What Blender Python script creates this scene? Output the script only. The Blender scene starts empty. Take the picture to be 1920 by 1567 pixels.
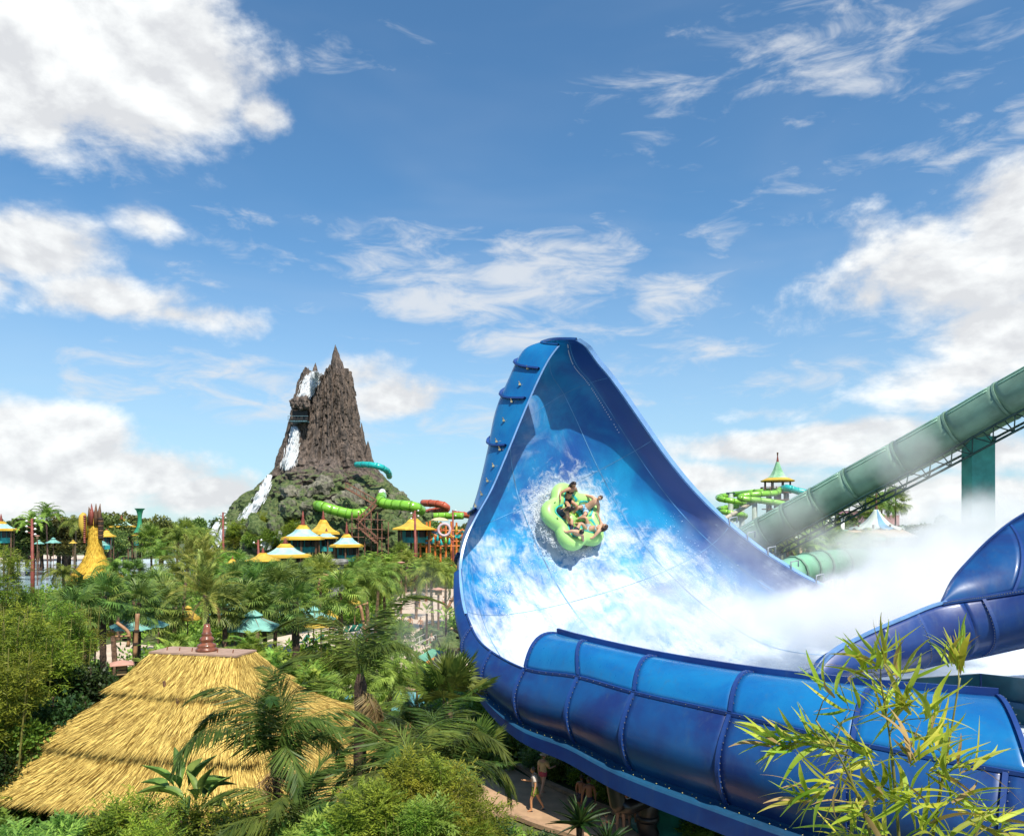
import bpy, bmesh, math, random
import numpy as np
from mathutils import Vector, Matrix, noise as mnoise
from mathutils.bvhtree import BVHTree

# ---------------------------------------------------------------- camera, sky, sun, exposure
S = bpy.context.scene
C = S.collection
FPX, HZ, CAMZ = 1400.0, 985.0, 11.3          # focal length and horizon of the 1920x1567 photograph, eye height
cam_d = bpy.data.cameras.new('camera'); cam = bpy.data.objects.new('camera', cam_d); C.objects.link(cam)
cam.location = (0, 0, CAMZ); cam.rotation_euler = (math.radians(90), 0, 0)
cam_d.sensor_width = 36; cam_d.lens = FPX / 1920 * 36; cam_d.shift_y = (HZ - 783.5) / 1920
cam_d.clip_start = 0.1; cam_d.clip_end = 6000
S.camera = cam
SUN_EL = math.radians(56); SUN_AZ = math.atan2(0.40, -0.92)     # the sun stands behind the camera, to the right
SUNV = Vector((math.cos(SUN_EL) * math.sin(SUN_AZ), math.cos(SUN_EL) * math.cos(SUN_AZ), math.sin(SUN_EL)))
sl = bpy.data.lights.new('sun', 'SUN'); sl.energy = 5.0; sl.angle = math.radians(0.53); sl.color = (1.0, 0.93, 0.80)
sun = bpy.data.objects.new('sun', sl); C.objects.link(sun)
sun.rotation_euler = SUNV.to_track_quat('Z', 'Y').to_euler()
S.view_settings.view_transform = 'Standard'; S.view_settings.look = 'None'
S.view_settings.exposure = 0.38; S.view_settings.gamma = 1.0; S.view_settings.use_curve_mapping = False
S.cycles.max_bounces = 8; S.cycles.diffuse_bounces = 2; S.cycles.glossy_bounces = 3
S.cycles.transmission_bounces = 4; S.cycles.transparent_max_bounces = 10; S.cycles.volume_bounces = 8
S.cycles.use_denoising = True; S.cycles.use_adaptive_sampling = True; S.cycles.adaptive_threshold = 0.02
S.cycles.sample_clamp_indirect = 6
S.cycles.volume_step_rate = 0.5; S.cycles.volume_max_steps = 96

class NG:
    """small helper to write node maths"""
    def __init__(s, nt): s.nt = nt
    def n(s, t, **kw):
        nd = s.nt.nodes.new(t)
        for k, v in kw.items(): setattr(nd, k, v)
        return nd
    def put(s, sock, v):
        if hasattr(v, 'is_linked'): s.nt.links.new(v, sock)
        else: sock.default_value = v
    def m(s, op, a, b=0.0, c=0.0, clamp=False):
        nd = s.n('ShaderNodeMath', operation=op, use_clamp=clamp)
        s.put(nd.inputs[0], a); s.put(nd.inputs[1], b); s.put(nd.inputs[2], c)
        return nd.outputs[0]
    def vm(s, op, a, b=(0, 0, 0)):
        nd = s.n('ShaderNodeVectorMath', operation=op)
        s.put(nd.inputs[0], a); s.put(nd.inputs[1], b)
        return nd.outputs[0]
    def noise(s, vec, scale, detail=4, rough=.55, dist=0.0):
        nd = s.n('ShaderNodeTexNoise')
        s.put(nd.inputs['Vector'], vec); s.put(nd.inputs['Scale'], scale)
        nd.inputs['Detail'].default_value = detail; nd.inputs['Roughness'].default_value = rough
        nd.inputs['Distortion'].default_value = dist
        return nd.outputs['Fac']
    def ss(s, v, lo, hi):
        nd = s.n('ShaderNodeMapRange', interpolation_type='SMOOTHSTEP')
        s.put(nd.inputs[0], v); s.put(nd.inputs[1], lo); s.put(nd.inputs[2], hi)
        return nd.outputs[0]
    def mix(s, f, a, b):
        nd = s.n('ShaderNodeMix', data_type='RGBA')
        s.put(nd.inputs[0], f)
        for i, v in ((6, a), (7, b)):
            s.put(nd.inputs[i], v if hasattr(v, 'is_linked') else (*v[:3], 1))
        return nd.outputs[2]

W = bpy.data.worlds.new('World'); S.world = W; W.use_nodes = True
def build_sky():
    nt = W.node_tree; nt.nodes.clear(); g = NG(nt)
    sky = g.n('ShaderNodeTexSky', sky_type='NISHITA'); sky.sun_disc = False
    sky.sun_elevation = SUN_EL; sky.sun_rotation = SUN_AZ
    sky.altitude = 10; sky.air_density = 1.0; sky.dust_density = 0.25; sky.ozone_density = 2.5
    tc = g.n('ShaderNodeTexCoord'); d = g.vm('NORMALIZE', tc.outputs['Generated'])
    sp = g.n('ShaderNodeSeparateXYZ'); g.put(sp.inputs[0], d)
    az = g.m('ARCTAN2', sp.outputs[0], sp.outputs[1]); el = g.m('ARCSINE', sp.outputs[2])
    cae = g.n('ShaderNodeCombineXYZ'); g.put(cae.inputs[0], az); g.put(cae.inputs[1], el); ae = cae.outputs[0]
    def blob(px, py, wx, wy, k=1.0):
        u, v = (px - 960) / FPX, (HZ - py) / FPX
        a, e = math.atan(u), math.atan(v / math.sqrt(1 + u * u))
        sx, sy = FPX / wx, FPX / wy
        nd = g.n('ShaderNodeVectorMath', operation='MULTIPLY_ADD'); nt.links.new(ae, nd.inputs[0]); nd.inputs[1].default_value = (sx, sy, 0); nd.inputs[2].default_value = (-a * sx, -e * sy, 0)
        ln = g.n('ShaderNodeVectorMath', operation='LENGTH'); nt.links.new(nd.outputs[0], ln.inputs[0])
        return g.m('MULTIPLY_ADD', ln.outputs['Value'], -k, k)
    def top(lst):
        o = lst[0]
        for b in lst[1:]: o = g.m('MAXIMUM', o, b)
        return o
    # behind and beside the camera the same broken cumulus goes on
    low = g.m('MULTIPLY', g.m('SUBTRACT', g.noise(d, 1.7, 2), 0.56), 4.0)
    side = g.ss(g.m('ABSOLUTE', az), 0.66, 0.95)
    general = g.m('ADD', g.m('MULTIPLY', low, side), g.m('MULTIPLY', g.m('SUBTRACT', side, 1.0), 3.0))
    general = g.m('SUBTRACT', general, g.m('MULTIPLY', g.ss(el, 0.55, 0.9), 3.0))
    cum = top([blob(150, 110, 300, 170), blob(330, 170, 190, 110), blob(480, 215, 75, 50, .8), blob(30, 190, 160, 90),
               blob(60, 470, 170, 90), blob(200, 560, 210, 62), blob(330, 590, 170, 42, .8), blob(290, 420, 90, 52, .75), blob(0, 530, 60, 60, .6),
               blob(1800, 530, 225, 130, .85), blob(1900, 430, 120, 110, .85), blob(1860, 620, 150, 80), blob(1640, 560, 90, 70, .6),
               blob(60, 850, 200, 85), blob(230, 890, 170, 60), blob(380, 930, 140, 48, .9), blob(60, 920, 260, 60),
               blob(740, 750, 120, 46, .7), blob(660, 700, 80, 40, .45),
               blob(1420, 840, 190, 44), blob(1560, 830, 170, 40), blob(1330, 900, 180, 52, .9), blob(1800, 690, 170, 50, .6), blob(1880, 850, 110, 42, .6),
               blob(1420, 775, 110, 25, .5), blob(1760, 930, 200, 45, .8), general])
    wis = top([blob(980, 510, 380, 110, 1.35), blob(820, 580, 220, 65, 1.25), blob(1240, 555, 150, 70, 1.3), blob(1000, 630, 360, 60, .9),
               blob(1350, 655, 220, 32, .8), blob(130, 710, 420, 42, .7), blob(560, 720, 260, 42, .6), blob(620, 770, 330, 38, .55),
               blob(120, 300, 160, 40, .6), blob(470, 480, 170, 46, .6), blob(610, 120, 70, 55, .6), blob(750, 100, 60, 40, .4),
               blob(1450, 350, 240, 200, .5), blob(1620, 110, 260, 120, .42), blob(1225, 262, 60, 30, .75), blob(1850, 270, 170, 120, .5),
               blob(1650, 740, 200, 26, .6), blob(1160, 700, 240, 40, .4), blob(880, 790, 260, 55, .4), blob(470, 410, 120, 25, .5), blob(1660, 700, 300, 60, .4)])
    # noise stretched sideways: clouds seen near the horizon are flattened
    cb = g.n('ShaderNodeCombineXYZ'); g.put(cb.inputs[0], g.m('MULTIPLY', sp.outputs[0], 1.0)); g.put(cb.inputs[1], sp.outputs[1])
    g.put(cb.inputs[2], g.m('MULTIPLY', sp.outputs[2], 1.6))
    pc = cb.outputs[0]
    off = g.vm('ADD', pc, (0.012, 0.0, 0.034))
    n1, n2 = g.noise(pc, 5.5, 7, .6, .15), g.noise(off, 5.5, 4, .6, .15)
    dens = g.m('ADD', g.m('MULTIPLY', cum, 0.80), g.m('MULTIPLY', g.m('SUBTRACT', n1, 0.5), 1.9))
    a1 = g.ss(dens, -0.04, 0.36)
    lit = g.m('MULTIPLY', g.m('SUBTRACT', n1, n2), 1.9)
    body = g.m('MULTIPLY', g.ss(dens, 0.30, 0.95), 0.22)
    br = g.m('ADD', g.m('ADD', 1.0, lit), body)
    br = g.m('MINIMUM', g.m('MAXIMUM', br, 0.88), 1.24)
    cbw = g.n('ShaderNodeCombineXYZ'); g.put(cbw.inputs[0], g.m('MULTIPLY', sp.outputs[0], 0.62)); g.put(cbw.inputs[1], sp.outputs[1])
    g.put(cbw.inputs[2], g.m('MULTIPLY', sp.outputs[2], 2.1))
    nw = g.noise(cbw.outputs[0], 17, 5, .62, .5); nl = g.noise(cbw.outputs[0], 4, 1, .5)
    a2 = g.ss(g.m('ADD', g.m('MULTIPLY', wis, 0.5), g.m('ADD', g.m('MULTIPLY', g.m('SUBTRACT', nw, 0.5), 2.0), g.m('MULTIPLY', g.m('SUBTRACT', nl, .5), 1.0))), 0.02, 0.75)
    veil = g.m('MULTIPLY', g.ss(g.noise(cbw.outputs[0], 2.6, 4, .62, .4), 0.45, 0.9), 0.20)
    a2 = g.m('MULTIPLY', g.m('MAXIMUM', a2, veil), 0.86)
    haze = g.m('MULTIPLY', g.ss(el, 0.40, 0.0), 0.58)
    sk = g.vm('MULTIPLY', sky.outputs[0], (0.105, 0.158, 0.178))
    skyc = g.mix(haze, sk, (0.60, 0.75, 0.90))
    c2 = g.mix(a2, skyc, (0.86, 0.90, 0.95))
    cw = g.n('ShaderNodeCombineXYZ')
    g.put(cw.inputs[0], g.m('MULTIPLY', br, 0.955)); g.put(cw.inputs[1], g.m('MULTIPLY', br, 0.975)); g.put(cw.inputs[2], g.m('ADD', g.m('MULTIPLY', br, 0.88), 0.11))
    c3 = g.mix(g.m('MULTIPLY', a1, 0.97), c2, cw.outputs[0])
    bg = g.n('ShaderNodeBackground'); g.put(bg.inputs[0], c3); bg.inputs[1].default_value = 0.70
    out = g.n('ShaderNodeOutputWorld'); nt.links.new(bg.outputs[0], out.inputs[0])
build_sky()
W.cycles.sampling_method = 'MANUAL'; W.cycles.sample_map_resolution = 512

# ---------------------------------------------------------------- helpers
rnd = random.Random(7); nrs = np.random.RandomState(11)
def P(px, py, d):
    """the point that the photograph shows at (px, py), d metres in front of the camera"""
    return Vector(((px - 960) * d / FPX, d, CAMZ - (py - HZ) * d / FPX))
def G(px, py, z=0.0):
    d = (CAMZ - z) * FPX / (py - HZ)
    return Vector(((px - 960) * d / FPX, d, z))
def V3(*a): return Vector(a)

def cr(pts, t):
    """Catmull-Rom through pts (any dimension) at index parameter(s) t"""
    p = np.asarray([tuple(q) for q in pts], float); t = np.atleast_1d(np.asarray(t, float)); n = len(p)
    i = np.clip(np.floor(t).astype(int), 0, n - 2); f = (t - i)[:, None]
    def at(k):
        k2 = np.clip(k, 0, n - 1); q = p[k2]
        q = np.where((k < 0)[:, None], 2 * p[0] - p[min(1, n - 1)], q)
        return np.where((k > n - 1)[:, None], 2 * p[-1] - p[max(n - 2, 0)], q)
    a, b, c, d = at(i - 1), at(i), at(i + 1), at(i + 2)
    return 0.5 * (2 * b + (c - a) * f + (2 * a - 5 * b + 4 * c - d) * f ** 2 + (3 * b - a - 3 * c + d) * f ** 3)

def mat(name, col, rough=.6, var=.18, scale=1.5, bump=0.0, bscale=12.0, coat=0.0, spec=.5, trans=0.0, orand=0.0, metal=0.0, col2=None, detail=4, coords='pos', bstretch=None):
    m = bpy.data.materials.new(name); m.use_nodes = True
    nt = m.node_tree; g = NG(nt); b = nt.nodes['Principled BSDF']
    if coords == 'pos': vec = g.n('ShaderNodeNewGeometry').outputs['Position']
    else: vec = g.n('ShaderNodeTexCoord').outputs['Object']
    f = g.noise(vec, scale, detail, .6)
    f = g.ss(f, 0.30, 0.70)
    c1 = tuple(max(0, c * (1 - var)) for c in col); c2 = col2 or tuple(min(1, c * (1 + var)) for c in col)
    c = g.mix(f, c1, c2)
    if orand:
        oi = g.n('ShaderNodeObjectInfo')
        hs = g.n('ShaderNodeHueSaturation')
        g.put(hs.inputs['Color'], c)
        g.put(hs.inputs['Hue'], g.m('ADD', 0.5, g.m('MULTIPLY', g.m('SUBTRACT', oi.outputs['Random'], .5), orand * .12)))
        g.put(hs.inputs['Value'], g.m('ADD', 1.0, g.m('MULTIPLY', g.m('SUBTRACT', g.m('FRACT', g.m('MULTIPLY', oi.outputs['Random'], 7.31)), .5), orand)))
        c = hs.outputs[0]
    g.put(b.inputs['Base Color'], c)
    b.inputs['Roughness'].default_value = rough; b.inputs['Metallic'].default_value = metal
    b.inputs['Specular IOR Level'].default_value = spec
    b.inputs['Coat Weight'].default_value = coat; b.inputs['Coat Roughness'].default_value = .08
    if bump:
        bv = vec
        if bstretch: bv = g.vm('MULTIPLY', vec, bstretch)
        bp = g.n('ShaderNodeBump'); bp.inputs['Strength'].default_value = bump; bp.inputs['Distance'].default_value = 0.15
        g.put(bp.inputs['Height'], g.noise(bv, bscale, 6, .65)); nt.links.new(bp.outputs[0], b.inputs['Normal'])
    if trans:
        tr = g.n('ShaderNodeBsdfTranslucent'); g.put(tr.inputs[0], c)
        mx = g.n('ShaderNodeMixShader'); mx.inputs[0].default_value = trans
        nt.links.new(b.outputs[0], mx.inputs[1]); nt.links.new(tr.outputs[0], mx.inputs[2])
        nt.links.new(mx.outputs[0], nt.nodes['Material Output'].inputs[0])
    m.diffuse_color = (*col[:3], 1)
    return m

def mesh_of(name, v, f, smooth=False, mats=None, mi=None):
    """v: (n,3) array, f: list of index tuples or an (n,k) array"""
    me = bpy.data.meshes.new(name)
    v = np.asarray(v, float).reshape(-1, 3)
    if isinstance(f, np.ndarray):
        k = f.shape[1]; nf = len(f)
        me.vertices.add(len(v)); me.vertices.foreach_set('co', v.ravel())
        me.loops.add(nf * k); me.loops.foreach_set('vertex_index', f.astype(np.int32).ravel())
        me.polygons.add(nf); me.polygons.foreach_set('loop_start', np.arange(0, nf * k, k, dtype=np.int32))
        me.polygons.foreach_set('loop_total', np.full(nf, k, np.int32))
        me.update(calc_edges=True)
    else:
        me.from_pydata([tuple(x) for x in v], [], [tuple(x) for x in f])
    if smooth: me.polygons.foreach_set('use_smooth', [True] * len(me.polygons))
    for m in (mats or []): me.materials.append(m)
    if mi is not None: me.polygons.foreach_set('material_index', np.asarray(mi, np.int32))
    me.update()
    return me
def obj(name, me, parent=None, loc=None):
    o = bpy.data.objects.new(name, me); C.objects.link(o)
    if parent is not None: o.parent = parent
    if loc is not None: o.location = loc
    return o
def tag(o, label=None, cat=None, group=None, kind=None):
    if label: o['label'] = label
    if cat: o['category'] = cat
    if group: o['group'] = group
    if kind: o['kind'] = kind
    return o
def empty(name, loc=(0, 0, 0), rz=0.0, label=None, cat=None, group=None):
    o = bpy.data.objects.new(name, None); C.objects.link(o); o.location = loc; o.rotation_euler = (0, 0, rz)
    o.empty_display_size = .3
    return tag(o, label, cat, group)
def copy_tree(o, parent=None):
    c = o.copy(); C.objects.link(c); c.parent = parent
    for ch in o.children: copy_tree(ch, c)
    return c

class MB:
    """collects shapes for ONE mesh"""
    def __init__(s): s.v = []; s.f = []
    def add(s, v, f):
        k = len(s.v); s.v.extend(tuple(x) for x in v); s.f.extend(tuple(i + k for i in q) for q in f); return s
    def box(s, c, size, rz=0.0, taper=1.0, rot=None):
        x, y, z = size[0] / 2, size[1] / 2, size[2] / 2
        R = rot if rot is not None else Matrix.Rotation(rz, 3, 'Z')
        vs = []
        for dz, t in ((-z, 1.0), (z, taper)):
            for a, b in ((-x, -y), (x, -y), (x, y), (-x, y)):
                vs.append(Vector(c) + R @ Vector((a * t, b * t, dz)))
        return s.add(vs, [(0, 3, 2, 1), (4, 5, 6, 7), (0, 1, 5, 4), (1, 2, 6, 5), (2, 3, 7, 6), (3, 0, 4, 7)])
    def tube(s, pts, r, n=8, caps=True):
        pts = [Vector(p) for p in pts]; rs = r if hasattr(r, '__len__') else [r] * len(pts)
        vs = []; up = None
        for i, p in enumerate(pts):
            t = (pts[min(i + 1, len(pts) - 1)] - pts[max(i - 1, 0)]).normalized()
            if up is None: up = Vector((0, 0, 1)) if abs(t.z) < .9 else Vector((1, 0, 0))
            a = t.cross(up)
            if a.length < 1e-4: a = t.orthogonal()
            a.normalize(); b = a.cross(t).normalized(); up = b
            for k in range(n):
                w = 2 * math.pi * k / n
                vs.append(p + (a * math.cos(w) + b * math.sin(w)) * rs[i])
        fs = []
        for i in range(len(pts) - 1):
            for k in range(n):
                k2 = (k + 1) % n
                fs.append((i * n + k, i * n + k2, (i + 1) * n + k2, (i + 1) * n + k))
        if caps:
            fs.append(tuple(range(n - 1, -1, -1))); m = (len(pts) - 1) * n; fs.append(tuple(m + k for k in range(n)))
        return s.add(vs, fs)
    def lathe(s, prof, n=16, c=(0, 0, 0), sq=None, a0=0.0, caps=True):
        """prof: (radius, z) pairs; sq: number of sides for a faceted body"""
        n = sq or n; vs = []
        for r, z in prof:
            for k in range(n):
                w = a0 + 2 * math.pi * k / n
                vs.append((c[0] + r * math.cos(w), c[1] + r * math.sin(w), c[2] + z))
        fs = []
        for i in range(len(prof) - 1):
            for k in range(n):
                k2 = (k + 1) % n
                fs.append((i * n + k, i * n + k2, (i + 1) * n + k2, (i + 1) * n + k))
        if caps:
            fs.append(tuple(range(n - 1, -1, -1))); m = (len(prof) - 1) * n; fs.append(tuple(m + k for k in range(n)))
        return s.add(vs, fs)
    def grid(s, arr):
        arr = np.asarray(arr, float); n, m = arr.shape[:2]
        fs = [(i * m + j, i * m + j + 1, (i + 1) * m + j + 1, (i + 1) * m + j) for i in range(n - 1) for j in range(m - 1)]
        return s.add(arr.reshape(-1, 3), fs)
    def build(s, name, m, parent=None, smooth=False, loc=None):
        return obj(name, mesh_of(name, np.array(s.v), s.f, smooth, [m] if m else []), parent, loc)
def solid(o, t, off=0.0):
    md = o.modifiers.new('thickness', 'SOLIDIFY'); md.thickness = t; md.offset = off; return o
def grid_faces(n, m):
    i, j = np.meshgrid(np.arange(n - 1), np.arange(m - 1), indexing='ij')
    a = (i * m + j).ravel()
    return np.stack([a, a + 1, a + m + 1, a + m], 1)
# ---------------------------------------------------------------- the big blue slide
def blue_mat(name, c1, c2, rough=.3, coat=.5, sc=.5):
    m = bpy.data.materials.new(name); m.use_nodes = True
    nt = m.node_tree; g = NG(nt); b = nt.nodes['Principled BSDF']; pos = g.n('ShaderNodeNewGeometry').outputs['Position']
    n1 = g.noise(pos, sc, 5, .62, .4); n2 = g.noise(g.vm('MULTIPLY', pos, (3.0, 3.0, .5)), 1.4, 6, .7); n3 = g.noise(pos, 14.0, 4, .7)
    c = g.mix(g.ss(n1, .3, .7), c1, c2)
    c = g.mix(g.m('MULTIPLY', g.ss(n2, .52, .78), .30), c, (.05, .10, .16))          # chalky run marks
    c = g.mix(g.m('MULTIPLY', g.ss(n3, .62, .80), .22), c, (.004, .012, .05))         # scuffs
    g.put(b.inputs['Base Color'], c)
    g.put(b.inputs['Roughness'], g.m('ADD', rough - .08, g.m('MULTIPLY', n2, .36))); b.inputs['Coat Weight'].default_value = coat * .6; b.inputs['Coat Roughness'].default_value = .14
    bp = g.n('ShaderNodeBump'); bp.inputs['Strength'].default_value = .05; bp.inputs['Distance'].default_value = .2; g.put(bp.inputs['Height'], n1); nt.links.new(bp.outputs[0], b.inputs['Normal'])
    return m
M_BLUE = blue_mat('blue_fibreglass', (.010, .029, .150), (.006, .076, .245))
M_BLUE_LT = blue_mat('light_blue_fibreglass', (.005, .11, .34), (.007, .17, .41), rough=.22, coat=.8)
M_NAVY = blue_mat('navy_fibreglass', (.008, .026, .15), (.008, .05, .22))
M_FLANGE = blue_mat('flange_blue', (.010, .038, .18), (.012, .06, .25), rough=.4, coat=.2)
M_LEDGE = blue_mat('ledge_blue', (.004, .045, .11), (.005, .075, .17), rough=.5, coat=.1)
M_RIM = mat('pale_rim', (.16, .32, .62), rough=.3, var=.12, coat=.3)
M_BOLT = mat('bolt_steel', (.34, .33, .30), rough=.35, var=.3, metal=.6)
M_BRASS = mat('bracket_brass', (.48, .40, .24), rough=.4, var=.3, metal=.5)

def wall_material():
    m = bpy.data.materials.new('wet_slide_wall'); m.use_nodes = True
    nt = m.node_tree; g = NG(nt); b = nt.nodes['Principled BSDF']
    uvn = g.n('ShaderNodeAttribute', attribute_name='slide'); uvv = uvn.outputs['Vector']
    sp = g.n('ShaderNodeSeparateXYZ'); g.put(sp.inputs[0], uvv)
    u, t = sp.outputs[0], sp.outputs[1]          # u across (0 left rim, 1 right rim), t rows up the wall
    pos = g.n('ShaderNodeNewGeometry').outputs['Position']
    # printed fibreglass: deep blue and cyan clouds, streaked along the ride
    st = g.n('ShaderNodeCombineXYZ'); g.put(st.inputs[0], g.m('MULTIPLY', u, 5.0)); g.put(st.inputs[1], g.m('MULTIPLY', t, .55)); g.put(st.inputs[2], 3.0)
    n1 = g.noise(st.outputs[0], 1.0, 6, .6, .6)
    n2 = g.noise(pos, .22, 5, .6, .8)
    base = g.mix(g.ss(g.m('ADD', g.m('MULTIPLY', n1, .6), g.m('MULTIPLY', n2, .6)), .42, .78), (.003, .070, .30), (.005, .27, .55))
    edge = g.ss(g.m('ADD', u, g.m('MULTIPLY', g.m('SUBTRACT', n2, .5), .12)), .82, .93)
    base = g.mix(edge, base, (.006, .045, .22))  # shade along the right rim, painted in as a darker blue band
    # white water: thick on the floor, thinning up the wall, with torn patches
    n3 = g.noise(pos, .34, 8, .62, .9); n4 = g.noise(pos, 1.9, 8, .68, .6); n5 = g.noise(pos, 9.0, 4, .6)
    foam = g.m('ADD', g.m('MULTIPLY', g.m('SUBTRACT', 5.5, t), .19), g.m('MULTIPLY', g.m('SUBTRACT', n3, .5), 2.5))
    foam = g.m('ADD', foam, g.m('MULTIPLY', g.m('SUBTRACT', n4, .5), .9))
    foam = g.m('SUBTRACT', foam, g.m('MULTIPLY', g.ss(u, .66, .92), .75))
    foam = g.m('SUBTRACT', foam, g.m('MULTIPLY', g.ss(u, .20, .02), .25))
    # the patch of churned water round the raft
    rc = g.n('ShaderNodeVectorMath', operation='DISTANCE'); g.put(rc.inputs[0], pos); rc.inputs[1].default_value = (2.4, 33.0, 12.5); rc.name = 'raft_water'
    fr = g.m('ADD', g.m('MULTIPLY', g.m('SUBTRACT', 3.3, rc.outputs['Value']), .50), g.m('MULTIPLY', g.m('SUBTRACT', n4, .5), 2.2))
    foam = g.m('MAXIMUM', foam, fr)
    stv = g.n('ShaderNodeCombineXYZ'); g.put(stv.inputs[0], g.m('MULTIPLY', u, 60.0)); g.put(stv.inputs[1], g.m('MULTIPLY', t, 1.3)); n6 = g.noise(stv.outputs[0], 1.0, 5, .65, .8)
    foam = g.m('ADD', foam, g.m('MULTIPLY', g.m('SUBTRACT', n6, .5), .75))
    soft = g.ss(foam, -.05, .85); grain = g.m('MULTIPLY', g.m('SUBTRACT', n5, .5), .25)
    fa = g.m('MULTIPLY', g.m('ADD', soft, g.m('MULTIPLY', grain, soft)), .93, clamp=True)
    thin = g.m('MULTIPLY', g.ss(n3, .50, .72), g.m('MULTIPLY', g.ss(u, .80, .60), .24))
    fa = g.m('MAXIMUM', fa, thin)
    col = g.mix(fa, base, (.54, .60, .68))
    g.put(b.inputs['Base Color'], col)
    g.put(b.inputs['Roughness'], g.m('ADD', .38, g.m('MULTIPLY', fa, .4)))
    b.inputs['Coat Weight'].default_value = .08; b.inputs['Coat Roughness'].default_value = .3
    bp = g.n('ShaderNodeBump'); bp.inputs['Strength'].default_value = .35; bp.inputs['Distance'].default_value = .12
    g.put(bp.inputs['Height'], g.m('ADD', g.m('MULTIPLY', n4, g.m('MULTIPLY', fa, 1.6)), g.m('MULTIPLY', n5, .12)))
    nt.links.new(bp.outputs[0], b.inputs['Normal'])
    return m
M_WALL = wall_material()

slide = empty('water_slide', P(1250, 1500, 30) * 1.0, 0, 'huge blue water slide with a tall curved wall and white churning water', 'water slide')
slide.location.z = 0
SLO = slide.location.copy()
def sl_build(mb, name, m, smooth=True, parent=None):
    o = mb.build(name, m, slide if parent is None else parent, smooth)
    o.matrix_parent_inverse = Matrix.Translation(-SLO) if parent is None else Matrix.Identity(4)
    return o
# control rows: left rim, right rim (pixel, pixel, depth), outward direction and sag of the channel
ROWS = [((1600, 1390, 20.6), (2350, 1112, 38.5), (0, .1, -1), 2.9),
        ((1190, 1297, 26.0), (2000, 1117, 39.5), (0, .1, -1), 3.0),
        ((985, 1252, 30.2), (1740, 1118, 40.5), (-.05, .15, -1), 3.2),
        ((908, 1208, 32.6), (1570, 1106, 41.5), (-.1, .25, -1), 3.4),
        ((880, 1160, 34.0), (1455, 1050, 42), (-.2, .40, -.85), 3.3),
        ((868, 1110, 35.3), (1368, 985, 42.3), (-.3, .55, -.7), 3.2),
        ((866, 1055, 36.6), (1305, 925, 42.3), (-.38, .65, -.55), 3.1),
        ((876, 1008, 37.4), (1252, 862, 42), (-.45, .72, -.4), 3.0),
        ((896, 965, 38.0), (1208, 800, 41.7), (-.52, .72, -.28), 2.9),
        ((922, 918, 38.4), (1172, 748, 41.4), (-.60, .70, -.15), 2.8),
        ((948, 858, 38.7), (1143, 708, 41), (-.66, .66, -.02), 2.8),
        ((978, 785, 39.0), (1121, 682, 40.7), (-.72, .62, .04), 3.0),
        ((1005, 722, 39.2), (1106, 661, 40.4), (-.74, .60, .10), 2.7),
        ((1028, 676, 39.4), (1096, 649, 40.1), (-.72, .56, .26), 2.3),
        ((1048, 648, 39.5), (1080, 638, 39.8), (-.70, .54, .16), 1.45)]
RIMP = [P(866, 1055, 36.6), P(868, 1110, 35.3), P(880, 1160, 34.0), P(908, 1208, 32.6), P(985, 1252, 30.2), P(1085, 1268, 28.1),
        P(1190, 1297, 26.0), P(1370, 1337, 23.3), P(1600, 1390, 20.6), P(1920, 1450, 18.0), P(2250, 1500, 16.0)]
def left_rim(k):
    k = np.atleast_1d(np.asarray(k, float)); idx = np.where(k < 2, 8 - 2 * k, 6 - k)
    lo = cr(RIMP, np.clip(idx, 0, 10)); hi = cr(RL, k)
    return np.where((k < 5.0)[:, None], lo, hi)
RL = [P(*r[0]) for r in ROWS]; RR = [P(*r[1]) for r in ROWS]; RN = [Vector(r[2]).normalized() for r in ROWS]; RS = [(r[3],) for r in ROWS]
T0 = -2.0                                           # row index 0 is t = -2
def wall_pts(t, u):
    """t: row parameters (1-d), u: 0..1 across; returns (nt, nu, 3)"""
    k = np.asarray(t, float) - T0
    L, R, N, s = left_rim(k), cr(RR, k), cr(RN, k), cr(RS, k)
    ph = np.asarray(u) * math.pi
    ex = np.interp(k, [0, 6, 9, 13], [.9, .85, .62, .5])[:, None]
    c = -np.cos(ph)[None, :]; c = np.sign(c) * np.abs(c) ** ex
    sn = np.sin(ph) ** .85
    mid, half = (L + R) / 2, (R - L) / 2
    return mid[:, None] + half[:, None] * c[:, :, None] + (N * s)[:, None] * sn[None, :, None]
TS = [-2, 0.2, 3.0, 5.6, 8.0, 12]; US = [0, .47, 1.0]
def wall_normals(p):
    du = np.gradient(p, axis=1); dt = np.gradient(p, axis=0)
    n = np.cross(dt, du); n /= np.linalg.norm(n, axis=2, keepdims=True) + 1e-9
    return n
_t = np.linspace(-2, 12, 200); _u = np.linspace(0, 1, 90)
_pts = wall_pts(_t, _u); _nrm = wall_normals(_pts)
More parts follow.
